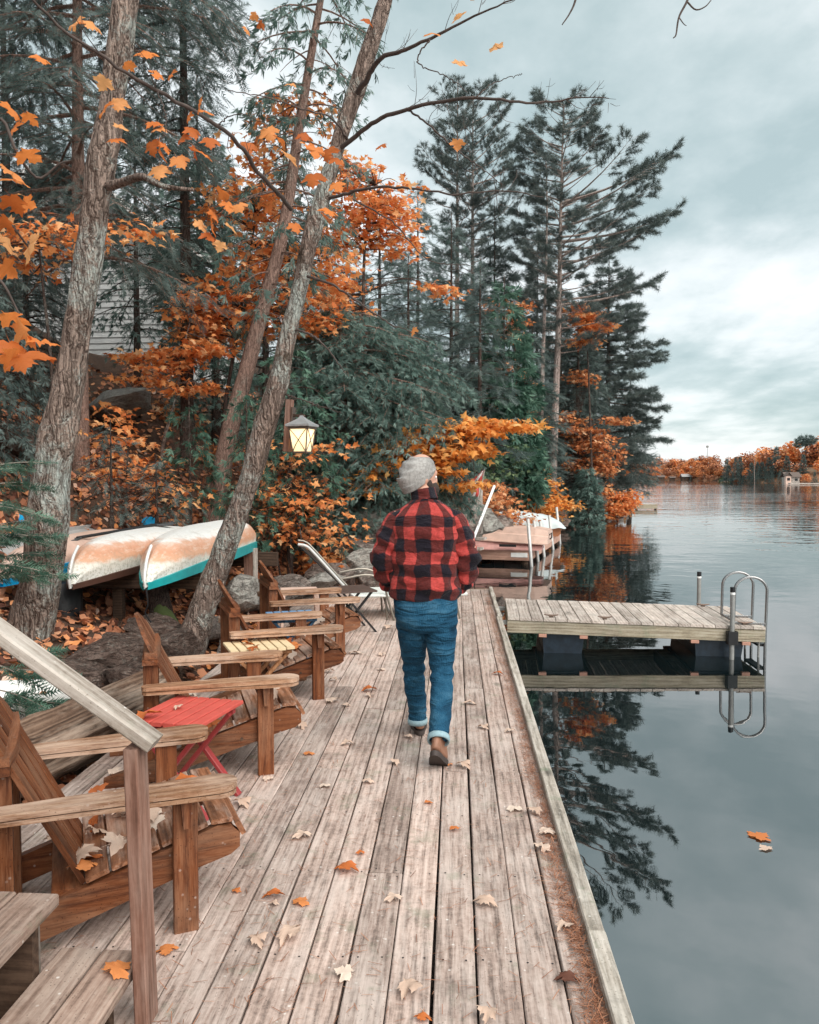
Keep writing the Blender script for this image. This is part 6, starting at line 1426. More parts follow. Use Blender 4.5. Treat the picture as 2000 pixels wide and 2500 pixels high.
# ------------------------------------------------------------------ orange maples and shrubs on the bank
def bl(x, y, d, rx, ry, rz): k = mpx(d); return (D(x, y, d), (rx*k, ry, rz*k))
def build_maples():
    d = 13.4; b = D(470, 1010, d); b.z = gz(b.x, b.y)
    leafy('bright orange maple filling the middle between the cabin and leaning trunks', b, [bl(480, 640, d, 115, .8, 75), bl(550, 560, d, 80, .8, 60), bl(440, 690, d, 70, .7, 50), bl(520, 440, d, 105, .8, 60), bl(640, 660, d, 60, .6, 60), bl(700, 560, d, 60, .5, 50)], 3200, .11, M['orange'], seed=1, r0=.05, trunk=[b-Vector((0, 0, .3)), D(470, 900, d), D(500, 700, d), D(540, 450, d)], clus=.3)
    d = 17; b = D(770, 900, d); b.z = gz(b.x, b.y)
    leafy('orange maple crown showing above the broad cedar', b, [bl(790, 420, d, 85, .9, 60), bl(740, 360, d, 50, .7, 40), bl(830, 490, d, 50, .7, 50), bl(720, 480, d, 60, .7, 60), bl(720, 640, d, 50, .9, 60), bl(930, 612, d, 45, .6, 12)], 2700, .125, M['orange'], seed=2, r0=.05, trunk=[b, D(765, 700, d), D(770, 500, d), D(790, 390, d)], clus=.28)
    d = 13.6; b = D(600, 1010, d); b.z = gz(b.x, b.y)
    leafy('thin orange maple high up behind the crossing trunks', b, [bl(560, 300, d, 60, .6, 60), bl(650, 250, d, 70, .6, 50), bl(590, 250, d, 50, .5, 40), bl(680, 640, d, 60, .6, 40)], 620, .105, M['orange'], seed=3, r0=.035, trunk=[b, D(600, 800, d), D(610, 500, d), D(600, 260, d)], clus=.3)
    d = 13; b = D(335, 1010, d); b.z = gz(b.x, b.y)
    leafy('slender young maple with orange leaf layers on the slope', b, [bl(340, 750, d, 80, .6, 18), bl(300, 800, d, 50, .5, 10), bl(400, 820, d, 60, .5, 14), bl(430, 740, d, 60, .6, 30), bl(360, 780, d, 60, .4, 10)], 900, .11, M['orange'], seed=4, r0=.035, trunk=[b, D(345, 930, d), D(372, 830, d), D(385, 740, d), D(420, 600, d)], bark=M['bark_grey'], flat=.15, clus=.3)
    d = 10; b = D(120, 1000, d); b.z = gz(b.x, b.y)
    leafy('orange leaf layers in front of the cabin at the far left', b, [bl(60, 510, d, 90, .6, 30), bl(150, 500, d, 90, .5, 18), bl(270, 490, d, 70, .4, 14), bl(30, 560, d, 50, .5, 30)], 520, .10, M['orange'], seed=5, r0=.03, trunk=[b, D(110, 800, d), D(90, 600, d), D(80, 500, d)], flat=.12)
    d = 11.6; b = D(265, 1090, d); b.z = gz(b.x, b.y)
    leafy('low orange maple shrub on the leafy slope', b, [bl(270, 930, d, 70, .6, 40), bl(230, 880, d, 50, .5, 20), bl(300, 1000, d, 60, .5, 40), bl(380, 1040, d, 60, .5, 30), bl(240, 990, d, 60, .5, 40)], 480, .10, M['orange'], name='maple_shrub', cat='shrub', seed=6, r0=.02, flat=.2)
    d = 12.2; b = D(600, 1150, d); b.z = gz(b.x, b.y)
    leafy('rusty orange shrub on the bank beneath the lantern', b, [bl(560, 1060, d, 40, .5, 60), bl(620, 1090, d, 50, .5, 50), bl(670, 1040, d, 40, .5, 50), bl(590, 980, d, 40, .5, 40), bl(640, 1130, d, 50, .5, 30)], 750, .085, M['rust'], name='maple_shrub', cat='shrub', seed=7, r0=.02)
    leafy('orange maple sprigs right below the lantern', D(640, 1100, 11.6), [bl(600, 1030, 11.6, 40, .4, 30), bl(660, 1060, 11.6, 50, .4, 18), bl(570, 1110, 11.6, 30, .4, 30), bl(700, 1120, 11.6, 40, .4, 30), bl(665, 950, 11.6, 50, .4, 25)], 420, .09, M['orange'], name='maple_shrub', cat='shrub', seed=8, r0=.012)
    d = 13.2; b = D(775, 1090, d); b.z = gz(b.x, b.y)
    leafy('bright yellow orange maple boughs layered above the man head', b, [bl(1010, 900, d, 110, .5, 20), bl(920, 920, d, 70, .5, 28), bl(960, 945, d, 70, .5, 22), bl(850, 960, d, 50, .5, 40), bl(800, 1000, d, 60, .5, 40), bl(930, 985, d, 35, .4, 25), bl(970, 1020, d, 35, .3, 12), bl(1075, 895, d, 50, .4, 8)], 2300, .125, M['yellow'], seed=9, r0=.04, trunk=[b, D(790, 1040, d), D(840, 960, d), D(940, 915, d), D(1100, 893, d)], flat=.16, clus=.26, droop=.35)
    # shore shrubs
    d = 30.5; b = D(1125, 1105, d); b.z = gz(b.x, b.y)
    leafy('round orange beech shrub on the shore behind the brown dock', b, [bl(1125, 1030, d, 50, .9, 55), bl(1100, 1000, d, 40, .8, 40), bl(1150, 1065, d, 50, .8, 30), bl(1085, 1070, d, 30, .7, 30), bl(1185, 1062, d, 30, .5, 10)], 4200, .12, M['yellow'], name='beech_shrub', cat='shrub', seed=10, r0=.05, clus=.3, flat=.35)
    d = 34; b = D(1235, 1105, d); b.z = gz(b.x, b.y)
    conifer('grey green cedar bush at the water edge between the orange shrubs', b, 150*mpx(d), .09, [(0, .8, .7, .8), (.4, .75, .75, .8), (.8, .45, .45, .5), (1, .1, .1, .1)], 'cedar', levels=120, seed=30, crown0=.02, spray=.24, per=6, droop=.3, sub=6, name='cedar_bush', elev=(.1, .7))
    d = 40; b = D(1300, 1095, d); b.z = gz(b.x, b.y)
    leafy('low orange shrub at the water edge by the point', b, [bl(1300, 1062, d, 38, .9, 24), bl(1285, 1080, d, 30, .8, 16), bl(1325, 1050, d, 25, .7, 16), bl(1270, 1040, d, 20, .7, 20)], 2300, .15, M['orange'], name='maple_shrub', cat='shrub', seed=11, r0=.05)
    d = 37.5; b = D(1230, 1060, d); b.z = gz(b.x, b.y)
    leafy('rust orange maple layered under the pines', b, [bl(1215, 905, d, 50, 1.2, 14), bl(1250, 935, d, 50, 1.2, 22), bl(1285, 975, d, 35, 1.0, 28), bl(1230, 975, d, 40, 1.0, 25), bl(1195, 885, d, 30, .9, 18), bl(1300, 885, d, 40, .8, 8), bl(1215, 790, d, 20, .7, 14), bl(1238, 805, d, 14, .6, 18)], 3000, .17, M['rust'], seed=12, r0=.08)
    d = 36.6; b = D(1250, 1080, d); b.z = gz(b.x, b.y)
    leafy('orange maple patch high between the pine trunk and the lake', b, [bl(1235, 668, d, 45, .9, 16), bl(1255, 690, d, 38, .9, 13), bl(1232, 717, d, 30, .8, 14), bl(1215, 650, d, 22, .7, 11)], 1500, .17, M['orange'], seed=13, r0=.07, trunk=[b, D(1245, 950, d), D(1240, 800, d), D(1235, 690, d)])
    d = 33; b = D(1085, 1060, d); b.z = gz(b.x, b.y)
    leafy('scattered orange maple between the cedar and pine trunks', b, [bl(1085, 660, d, 38, .9, 24), bl(1070, 700, d, 32, .9, 18), bl(1050, 770, d, 26, .9, 28), bl(1095, 800, d, 30, .9, 26), bl(1060, 860, d, 30, .9, 40), bl(1110, 890, d, 24, .9, 30), bl(1045, 640, d, 20, .8, 16)], 2000, .15, M['rust'], seed=14, r0=.07)
    # more low growth on the bank
    G = [(720, 1110, 14.6, 40, 30, 'rust', 'rust'), (800, 1120, 15.2, 50, 40, 'rust', 'rust'), (880, 1080, 16.4, 60, 40, 'rust', 'rust'), (760, 1020, 17, 60, 40, 'yellow', 'yellow'), (700, 1180, 12.8, 30, 20, 'orange', 'orange'), (1040, 1060, 21, 50, 40, 'rust', 'rust'), (1080, 1090, 24, 40, 24, 'rust', 'rust'), (1040, 990, 24, 40, 40, 'grennish', 'green'), (1085, 960, 27, 40, 50, 'grennish', 'green'), (1060, 1120, 22, 20, 16, 'grennish', 'green'), (640, 1000, 15, 50, 50, 'rust', 'rust'), (1000, 1040, 20, 40, 40, 'rust', 'rust'), (905, 1010, 19, 50, 40, 'rust', 'rust'), (340, 880, 16, 60, 30, 'rust', 'rust'), (430, 960, 15.5, 50, 30, 'rust', 'rust')]
    W = {'rust': 'rusty brown leafed underbrush on the bank', 'yellow': 'yellow orange underbrush behind the dark cedar stem', 'orange': 'small orange sprig low beside the pale boulders', 'green': 'still green leafy bush on the shore slope'}
    WL = ['rusty underbrush just above the sun lounger back', 'rusty underbrush around the dark cedar stem', 'rusty underbrush left of the man hat under the cedar', W['yellow'], W['orange'], 'rusty underbrush above the timber post', 'rusty underbrush beside the flag', 'green leafy bush beneath the end of the yellow orange boughs', 'green leafy bush behind the orange beech shrub', 'low green bush between the flag and the covered boat', 'rusty underbrush behind the lantern', 'rusty underbrush right of the man head', 'rusty underbrush behind the top of the beanie', 'rusty underbrush by the rock ledge up the slope', 'rusty underbrush between the reddish cedar and the canoes']
    for i, (x, y, d, rx, rz, mt, kk) in enumerate(G):
        b = D(x, y+rz, d); b.z = min(b.z, gz(b.x, b.y)+.1)
        leafy(WL[i], b, [bl(x, y, d, rx, .7, rz), bl(x-rx*.5, y+rz*.4, d, rx*.6, .5, rz*.6)], 330, .085+.002*d, M[mt], name='underbrush', cat='shrub', seed=40+i, r0=.015, group=kk+' underbrush on the bank', droop=.4)
build_maples()

# ------------------------------------------------------------------ pines and other trees on the shore to the right
def build_right_trees():
    d = 36.0; k = mpx(d)
    def ext(pairs, y0, y1, yk=.8):
        """silhouette rows in displayed pixels (y, left, right)"""
        return [((y1-y)/(y1-y0), l*k, r*k, (l+r)/2*k*yk) for y, l, r in sorted(pairs, reverse=True)]
    y1 = 1010
    conifer('tall white pine whose flagged branches reach out over the lake', D(1165, y1, d), (y1-222)*k, .19, ext([(222, 8, 8), (235, 55, 40), (280, 80, 75), (340, 90, 105), (400, 110, 165), (440, 110, 265), (485, 100, 240), (540, 110, 240), (600, 100, 160), (660, 90, 240), (700, 60, 130), (760, 40, 60), (1010, 10, 10)], 222, y1), 'pine', levels=140, seed=51, crown0=.33, spray=.23, per=11, path=[D(1162, 1030, d), D(1168, 900, d), D(1176, 700, d), D(1180, 500, d), D(1184, 330, d), D(1188, 222, d)], bark=M['bark_pine'], droop=.02, up=.55, sub=6, inner=.52, elev=(-.02, .35), bare=.14)
    conifer('slim pale barked dead pine trunk beside the tallest pine', D(1138, 985, d-.6), (985-330)*k, .12, [(0, .2, .2, .2), (.5, .5, .4, .5), (.8, 1.3, .8, .8), (1, .2, .2, .2)], 'pine', levels=46, seed=52, crown0=.5, spray=.25, per=4, path=[D(1137, 1000, d-.6), D(1142, 800, d-.6), D(1149, 600, d-.6), D(1152, 450, d-.6), D(1150, 330, d-.6)], bark=M['bark_pine'], droop=.05, up=.3, sub=3, bare=.35, inner=.4)
    d = 41; k = mpx(d); y1 = 900
    for x, top, sd, lab, pl, pr in ((962, 188, 53, 'left of a pair of straight tall pines behind the broad cedar', 1.0, .62), (994, 225, 54, 'right of a pair of straight tall pines behind the broad cedar', .7, 1.0)):
        conifer(lab, D(x, y1, d), (y1-top)*k, .17, [((y1-y)/(y1-top), l*k*pl, r*k*pr, (l+r)/2*k*.8) for y, l, r in ((900, 10, 10), (620, 60, 70), (540, 80, 110), (460, 100, 115), (400, 110, 120), (320, 115, 105), (280, 90, 90), (240, 45, 60), (205, 18, 22), (188, 6, 6))], 'pine', levels=72, seed=sd, crown0=.36, spray=.23, per=10, bark=M['bark_pine'], droop=.0, up=.9, sub=6, inner=.46, elev=(.05, .5), bare=.1)
    # hemlocks and pines to the right of the tall one, down to the water
    d = 43; k = mpx(d); y1 = 1040
    conifer('broad dark pine leaning out over the water at the right end of the trees', D(1278, y1, d), (y1-555)*k, .2, [((y1-y)/(y1-555), l*k, r*k, (l+r)/2*k*.75) for y, l, r in ((1040, 60, 70), (1000, 70, 95), (940, 80, 90), (915, 80, 125), (880, 85, 92), (835, 85, 130), (800, 85, 118), (775, 80, 135), (740, 80, 115), (690, 70, 95), (650, 60, 78), (600, 45, 52), (555, 8, 8))], 'pine', levels=135, seed=55, crown0=.06, spray=.28, per=11, droop=.06, up=.3, sub=6, inner=.2, elev=(-.12, .2))
    d = 39; k = mpx(d); y1 = 1060
    conifer('dark hemlock beneath the tall pine on the shore', D(1215, y1, d), (y1-640)*k, .16, [(0, 1.6, 1.4, 1.4), (.3, 2.0, 1.7, 1.6), (.6, 1.5, 1.4, 1.4), (.85, .8, .8, .8), (1, .1, .1, .1)], 'hemlock', levels=150, seed=56, crown0=.05, spray=.4, per=5, droop=.25, sub=5)
    d = 47; k = mpx(d); y1 = 1075
    conifer('low dark hemlock at the waterside point', D(1325, y1, d), (y1-800)*k, .15, [(0, 1.6, 1.3, 1.4), (.3, 1.9, 1.7, 1.5), (.7, 1.3, 1.2, 1.1), (1, .1, .1, .1)], 'hemlock', levels=120, seed=57, crown0=.16, spray=.42, per=5, droop=.2, sub=5)
    F = [(1060, 1000, 30, 420, 1.6, 'cedar', 61), (1120, 1020, 34, 330, 1.6, 'hemlock', 62), (1010, 960, 27, 420, 1.5, 'hemlock', 63), (950, 930, 30, 480, 1.9, 'hemlock', 64), (1180, 1020, 42, 420, 2.0, 'hemlock', 65), (1130, 900, 46, 420, 2.2, 'pine', 66), (880, 880, 34, 500, 2.0, 'hemlock', 67), (1040, 940, 40, 520, 2.1, 'pine', 68), (1250, 1000, 52, 400, 2.3, 'hemlock', 69), (800, 820, 28, 420, 1.8, 'hemlock', 70), (690, 800, 26, 430, 1.8, 'hemlock', 71), (1085, 1010, 29, 200, 1.1, 'cedar', 72), (600, 760, 27, 520, 1.9, 'hemlock', 73), (420, 700, 27, 560, 1.9, 'hemlock', 74), (1100, 1045, 38, 260, 1.7, 'hemlock', 75)]
    LB = {'cedar': 'green cedar among the shore trees left of the pine trunks', 'hemlock': 'dark hemlock in the wooded slope behind the nearer trees', 'pine': 'pine in the woods behind the pale pine trunks'}
    LB2 = ['bushy green cedar just left of the pale dead pine trunk', 'dark hemlock directly behind the two pine trunks', 'hemlock behind the bright yellow orange boughs', 'hemlock between the broad cedar and the straight pines', 'hemlock right behind the tallest pine trunk', 'pine low in the gap between the straight pines and the tallest pine', 'tall hemlock behind the right side of the broad cedar', 'pine just right of the pair of straight pines', 'hemlock far back behind the leaning dark pine', 'hemlock behind the top of the broad cedar', 'hemlock behind the crossing of the two leaning trunks', 'low green cedar above the timber post and flag', 'tall hemlock far up the slope behind the reddish cedar', 'tallest hemlock far up the slope behind the cabin roof edge', 'hemlock at the foot of the pale dead pine']
    for i_, (x, y, d, h, w, kd, s) in enumerate(F):
        b = D(x, y, d); b.z = min(b.z, gz(b.x, b.y)+.2); hh = D(x, y-h, d).z-b.z
        conifer(LB2[i_], b, hh, .12, [(0, w*.8, w*.8, w*.8), (.25, w, w, w), (.6, w*.75, w*.75, w*.75), (1, .08, .08, .08)], kd, levels=72, seed=s, crown0=.06, spray=.30+.004*d, per=6, droop=.2, sub=5, group=kd+' trees filling the wooded slope', mat=M['cedarfresh'] if kd == 'cedar' else None)
build_right_trees()

# ------------------------------------------------------------------ leaf litter and fallen leaves
def build_litter():
    n = 26000; g = np.random.default_rng(5); x = np.concatenate([g.uniform(-9, -2.0, 15000), g.uniform(-8, 3, 11000)]); y = np.concatenate([g.uniform(3, 13, 15000), g.uniform(11.5, 24, 11000)])
    s = shore_d(x, y); ok = (s > .05) & (s < 9); x, y = x[ok], y[ok]; z = ground_z(x, y)+g.uniform(.005, .05, len(x)); m = len(x)
    e = .05; nx = -(ground_z(x+e, y)-ground_z(x-e, y))/(2*e); ny = -(ground_z(x, y+e)-ground_z(x, y-e))/(2*e); N = np.stack([nx, ny, np.ones(m)], -1); N /= np.linalg.norm(N, axis=1, keepdims=True); N += g.normal(0, .45, N.shape)
    X = np.cross(N, rdirs(m, g)); Fm = frames(X, up=N); V, F = scatter(*LITTER, np.stack([x, y, z], -1), Fm, g.uniform(.06, .12, m))
    obj('fallen_leaves', npmesh('fallen_leaves', V, F, M['litter'], rnd=np.repeat(g.random(m), 6)))['kind'] = 'stuff'
    # dry stalks and ferns on the bank
    k = 1700; x = g.uniform(-4.5, 2.2, k); y = g.uniform(12, 22, k); s = shore_d(x, y); ok = (s > .1) & (s < 4); x, y = x[ok], y[ok]; z = ground_z(x, y); m = len(x)
    tb = [tube(np.array([(a, b, c-.03), (a+q*.3, b+r_*.3, c+h*.6), (a+q, b+r_, c+h)]), [.004, .003, .0015], 3) for a, b, c, q, r_, h in zip(x, y, z, g.normal(0, .14, m), g.normal(0, .14, m), g.uniform(.15, .6, m))]
    V, F = join(tb); obj('dry_stalks', npmesh('dry_stalks', V, F, M['rust'], rnd=g.random(len(V))*.6))['kind'] = 'stuff'
    # pine needles: scattered on the boards, drifted along the raised edge
    k1, k2 = 2300, 5200; y = np.concatenate([2.3+g.random(k1)**1.5*9, 2.2+g.random(k2)**1.6*9.5]); x = np.concatenate([g.uniform(-1.6, .4, k1), .462-np.abs(g.normal(0, .022, k2))*(1+1.0*np.sin(y[k1:]*2.3)**2)]); a = g.uniform(0, 6.28, k1+k2); L = g.uniform(.04, .1, k1+k2)
    z = np.concatenate([np.full(k1, .004), g.uniform(.003, .022, k2)]); T = (np.array([(0, .0014, 0), (0, -.0014, 0), (.5, -.0016, .03), (1, 0, 0), (.5, .0016, .03)]), np.array([(0, 1, 2, 4)]))
    T = (np.array([(0, .012, 0), (0, -.012, 0), (.55, -.012, .05), (.55, .012, .05), (1, 0, 0)]), np.array([(0, 1, 2, 3), (3, 2, 4, 4)])[:1])
    Fm = frames(np.stack([np.cos(a), np.sin(a), g.normal(0, .05, k1+k2)], -1)); V, F = scatter(*T, np.stack([x, y, z], -1), Fm, L); ok = np.repeat(True, len(V))
    obj('pine_needles', npmesh('pine_needles', V, F, M['needles'], rnd=np.repeat(g.random(k1+k2), 5)))['kind'] = 'stuff'
    # single leaves on the dock: (x, y, size px, colour, own label)
    Lf = [(735, 1828, 44, 'o', 'largest bright orange maple leaf lying mid dock'), (577, 1885, 38, 'o', 'orange maple leaf nearest the front chair leg'), (628, 1906, 36, 'o', 'curled orange brown leaf above the big pale leaves'), (600, 1970, 56, 'p', 'biggest pale pink maple leaf left of centre on the dock'), (530, 1990, 46, 'p', 'pale maple leaf left of the biggest pale one'), (850, 2085, 56, 'p', 'pale maple leaf low in the centre at the front'), (738, 2055, 46, 'p', 'pale maple leaf beside a plank gap at the front left'), (832, 1900, 36, 'p', 'folded pale leaf straddling a plank joint'), (1025, 1900, 44, 'p', 'pale maple leaf on the plank gap right of centre'), (640, 1767, 38, 'p', 'pale leaf out from the front chair nose'), (955, 1745, 22, 'o', 'small curled rust leaf below the man boot'), (1075, 1703, 36, 'p', None), (1132, 1712, 36, 'p', None), (1150, 1752, 38, 'p', None), (1155, 1790, 40, 'p', None), (1182, 1952, 40, 'p', 'pale leaf resting on the needle drift by the edge'), (1040, 2146, 52, 'p', 'pale leaf cut by the bottom of the view'), (352, 1995, 40, 'o', 'dull reddish leaf at the foot of the front chair leg'), (500, 1698, 40, 'p', None), (470, 1690, 30, 'p', None), (680, 1655, 26, 'p', None), (773, 1650, 24, 'p', None), (836, 1607, 24, 'p', None), (735, 1570, 26, 'p', None), (970, 1617, 32, 'p', None), (948, 1612, 16, 'o', None), (775, 1453, 28, 'o', 'small orange leaf on the dock level with the man calf'), (773, 1466, 22, 'p', None), (862, 1552, 18, 'p', None), (690, 1478, 32, 'p', 'pale leaf against the third chair leg'), (640, 1530, 30, 'p', None), (730, 1485, 18, 'p', None), (660, 1428, 26, 'p', None), (690, 1415, 22, 'p', None), (705, 1432, 18, 'p', None), (745, 1378, 28, 'p', None), (800, 1380, 20, 'p', None), (800, 1412, 18, 'p', None), (823, 1323, 20, 'p', None), (1013, 1535, 24, 'p', None), (1050, 1420, 20, 'o', None), (1070, 1540, 22, 'p', None), (990, 1485, 24, 'p', None), (892, 2142, 32, 'o', 'orange leaf corner at the bottom edge'), (495, 1880, 20, 'o', None), (575, 1908, 20, 'p', None), (650, 1335+90, 20, 'p', None), (760, 1800, 18, 'o', None), (900, 1690, 18, 'o', None), (560, 1640, 24, 'p', None), (650, 1590, 22, 'o', None), (1195, 2060, 44, 'd', 'dark dead leaf in the needle drift by the edge')]
    me = {c: [] for c in 'opd'}
    for c, mt in (('o', M['fallen_orange']), ('p', M['fallen_pale']), ('d', M['litter'])):
        for s_ in range(5):
            V, F = maple_full(20+s_, .30, .09); V = V.copy(); V[:, 2] -= V[:, 2].min(); me[c].append(npmesh('leaf', V, F, mt, True, rnd=np.full(len(V), {'d': .05}.get(c, .2+.17*s_))))
    for x, y, s_, c, lab in Lf:
        q = on(x*S, y*S, .004); d = q.y; size = s_*S*d/2000*.80; o = bpy.data.objects.new('maple_leaf', me[c][g.integers(0, 5)]); link(o); o.location = (q.x, q.y, .005); o.scale = (size,)*3; o.rotation_euler = (g.normal(0, .08), g.normal(0, .08), g.uniform(0, 6.28))
        tag(o, lab or {'o': 'small orange brown maple leaf lying on the dock boards', 'p': 'pale dried maple leaf lying on the dock boards', 'd': 'dark leaf'}[c], 'leaf', {'o': 'orange leaves fallen on the dock', 'p': 'pale leaves fallen on the dock', 'd': 'dark leaves'}[c] if not lab else 'leaves fallen on the dock')
    def put(p, size, c, lab, grp, rot=None): o = bpy.data.objects.new('maple_leaf', me[c][g.integers(0, 5)]); link(o); o.location = p; o.scale = (size,)*3; o.rotation_euler = rot or (g.normal(0, .2), g.normal(0, .2), g.uniform(0, 6.28)); return tag(o, lab, 'leaf', grp)
    put(on(370, 1757, .49), .10, 'o', 'orange leaf lying on the red folding table', None); put(on(430, 1730, .487), .04, 'p', 'tiny pale leaf on the red folding table', None)
    put(on(598, 1570, .485), .08, 'o', 'orange leaf on the far edge of the cream table', None); put(on(632, 1586, .485), .08, 'o', 'orange leaf on the near edge of the cream table', None)
    put(on(268, 2378, .18), .07, 'o', 'small orange leaf on the lowest stair tread', None, (.1, .1, 1)); put(on(1844, 2045, WATER+.004), .10, 'o', 'orange maple leaf floating on the still water', None, (0, 0, .6)).scale = (.1, .1, .02); put(on(1876, 2075, WATER+.004), .06, 'p', 'small pale leaf floating beside the orange one', None, (0, 0, 2)).scale = (.06, .06, .012)
    c = chair0.matrix_world.copy(); ch = [o for o in sc.objects if o.get('category') == 'wooden chair']
    for ci, n_ in ((0, 20), (2, 9), (1, 5), (3, 4)):
        T_ = Matrix.Translation(ch[ci].location) @ Matrix.Rotation(ch[ci].rotation_euler.z, 4, 'Z')
        for i in range(n_):
            lx = g.uniform(-.36, -.12) if i < n_*.75 else g.uniform(-.1, .12); p = T_ @ Vector((lx, g.uniform(-.22, .22), .362+lx*.315+g.uniform(.006, .03))); cc_ = 'po'[g.random() < .4]; put(p, g.uniform(.07, .11), cc_, ('orange' if cc_ == 'o' else 'pale dried')+' maple leaf on the seat of the '+('nearest', 'second', 'third', 'farthest')[ci]+' wooden chair', 'leaves on the seat of the '+('nearest', 'second', 'third', 'farthest')[ci]+' chair', (g.normal(0, .3), g.normal(0, .3)+.3, g.uniform(0, 6.28)))
    for i in range(34):
        x, y = g.uniform(-2.05, -1.5), g.uniform(3.2, 9.5); put(Vector((x, y, .012)), g.uniform(.06, .11), 'po'[g.random() < .45], 'maple leaf lying on the boards under and behind the chairs', 'leaves under the chairs')
    for i in range(14):
        p = Vector((-2.98, 5.2, .15)) + Vector((g.uniform(-.24, .24), g.uniform(-.1, .1), g.uniform(.02, .04))); put(p, g.uniform(.05, .08), 'oop'[g.integers(0, 3)], 'brown leaf lying in the white dinghy', 'leaves in the dinghy')
build_litter()

# ------------------------------------------------------------------ the far shore
def build_far():
    g = np.random.default_rng(9)
    # two wooded banks: a far one across the lake, a nearer one on the right
    def bank(name, pts, depth, hgt, seed):
        X = []; nv = 9
        P = spline(pts, 60); V = []; F = []
        for i, p in enumerate(P):
            for j in range(nv):
                t = j/(nv-1); V.append((p[0]+p[3]*depth*t, p[1]+depth*t, WATER-.6+(hgt(i/59)+1.2)*math.sin(min(1, t*1.25)*math.pi/2)+1.2*mnoise.noise(Vector((p[0]*.02, t*3, seed)))*t))
        for i in range(59):
            for j in range(nv-1): a = i*nv+j; F.append((a, a+nv, a+nv+1, a+1))
        obj(name, pymesh(name, V, F, M['hills'], True))['kind'] = 'structure'; return P
    def wl(x, d): return tuple(at(x, 1165+2.11*2000/d, d))
    far = [wl(1480, 560)+(0,), wl(1640, 520)+(0,), wl(1760, 470)+(0,), wl(1900, 430)+(0,), wl(2300, 400)+(0,)]
    near = [wl(1790, 330)+(.25,), wl(1840, 305)+(.2,), wl(1920, 285)+(.1,), wl(2020, 270)+(0,), wl(2300, 250)+(0,)]
    bank('far_hills', far, 130, lambda t: 6+3*t, 1); bank('right_shore', near, 60, lambda t: 1.5+5*t, 2)
    # crowns: clumps of leaf faces over a domed core
    def crown(seed, h=9, w=4.2, n=520, s=.85):
        gg = np.random.default_rng(seed); fol = Foliage([LITTER], gg); k = 12; c = rdirs(k, gg)*np.array([w*.6, w*.6, h*.26])+np.array([0, 0, h*.6])
        for q in c: m = n//k; dd = rdirs(m, gg); fol.add(q+dd*np.array([w*.42, w*.42, h*.17]), np.cross(dd, rdirs(m, gg)), s, .3)
        tb = tube([(0, 0, -1), (0, 0, h*.6)], [.22, .12], 5)
        return fol, tb
    mats = [M['orange'], M['rust'], M['litter'], M['orange'], M['rust'], M['litter']]; proto = []
    for v in range(6):
        fol, tb = crown(v, 9+g.uniform(-1, 1.5)); proto.append((fol.mesh('foliage', mats[v]), npmesh('trunk', tb[0], tb[1], M['bark_dark'])))
    fm = Foliage([LITTER], g); bare, btb = crown(90, 9, 4.0, 300, .55); proto.append((bare.mesh('foliage', M['litter']), npmesh('trunk', btb[0], btb[1], M['twigpale'])))
    def spr(seed, h, w, kd='far'):
        gg = np.random.default_rng(seed); fol = Foliage(T_FAR, gg); n = 520; f = gg.random(n)**1.5; a = gg.uniform(0, 6.28, n); r_ = w*(1-f)**.9*(.75+.25*np.sin(f*38))*gg.uniform(.4, 1, n)+.05; fol.add(np.stack([r_*np.cos(a), r_*np.sin(a), f*h*.93+.5-r_*.25], -1), np.stack([np.cos(a), np.sin(a), -.2+0*a], -1), .8, 1.5); tb = tube([(0, 0, -1), (0, 0, h)], [.2, .03], 5); return fol.mesh('foliage', M['hemlock']), npmesh('trunk', tb[0], tb[1], M['bark_dark'])
    spro = [spr(1, 10, 3.4), spr(2, 8, 3.4), spr(3, 12, 3.2)]
    VN = ['bright orange maple', 'rusty orange crown', 'brown red crown', 'vivid orange crown', 'rust coloured crown', 'dull brown crown', 'thin half bare tree']
    RN = ['at the water edge', 'low on the slope', 'half way up the slope', 'high on the slope', 'on the hill crest']
    def plant(name, meshes, p, sc_, lab, grp):
        t = thing(name, lab, 'tree', p, g.uniform(0, 6.28), grp); t.scale = (sc_*g.uniform(.9, 1.15), sc_*g.uniform(.9, 1.15), sc_)
        obj('foliage', meshes[0], None, t); obj('trunk', meshes[1], None, t); return t
    PF = spline(far, 200); 
    rows = [(2, .42), (14, .6), (32, .72), (60, .8), (95, .85)]
    for ri, (off, k) in enumerate(rows):
        n_ = 34 if ri else 26
        for i in range(n_):
            u = (i+g.uniform(-.4, .4)+.5)/n_; p = PF[int(np.clip(u, 0, .999)*199)]; z = WATER+(0.2 if ri == 0 else (6+3*u)*math.sin(min(1, off/130*1.25)*math.pi/2))
            v = g.integers(0, 7) if ri else g.integers(0, 9)
            if v >= 7 or g.random() < .07: plant('spruce_tree', spro[g.integers(0, 3)], (p[0], p[1]+off, z), .7*k, 'dark spruce '+RN[ri]+' across the lake', 'dark trees across the lake')
            else: plant('autumn_tree', proto[v], (p[0], p[1]+off+g.uniform(-5, 5), z-1), k*g.uniform(.85, 1.2), VN[v]+' '+RN[ri]+' across the lake', 'autumn trees across the lake')
    PN = spline(near, 200)
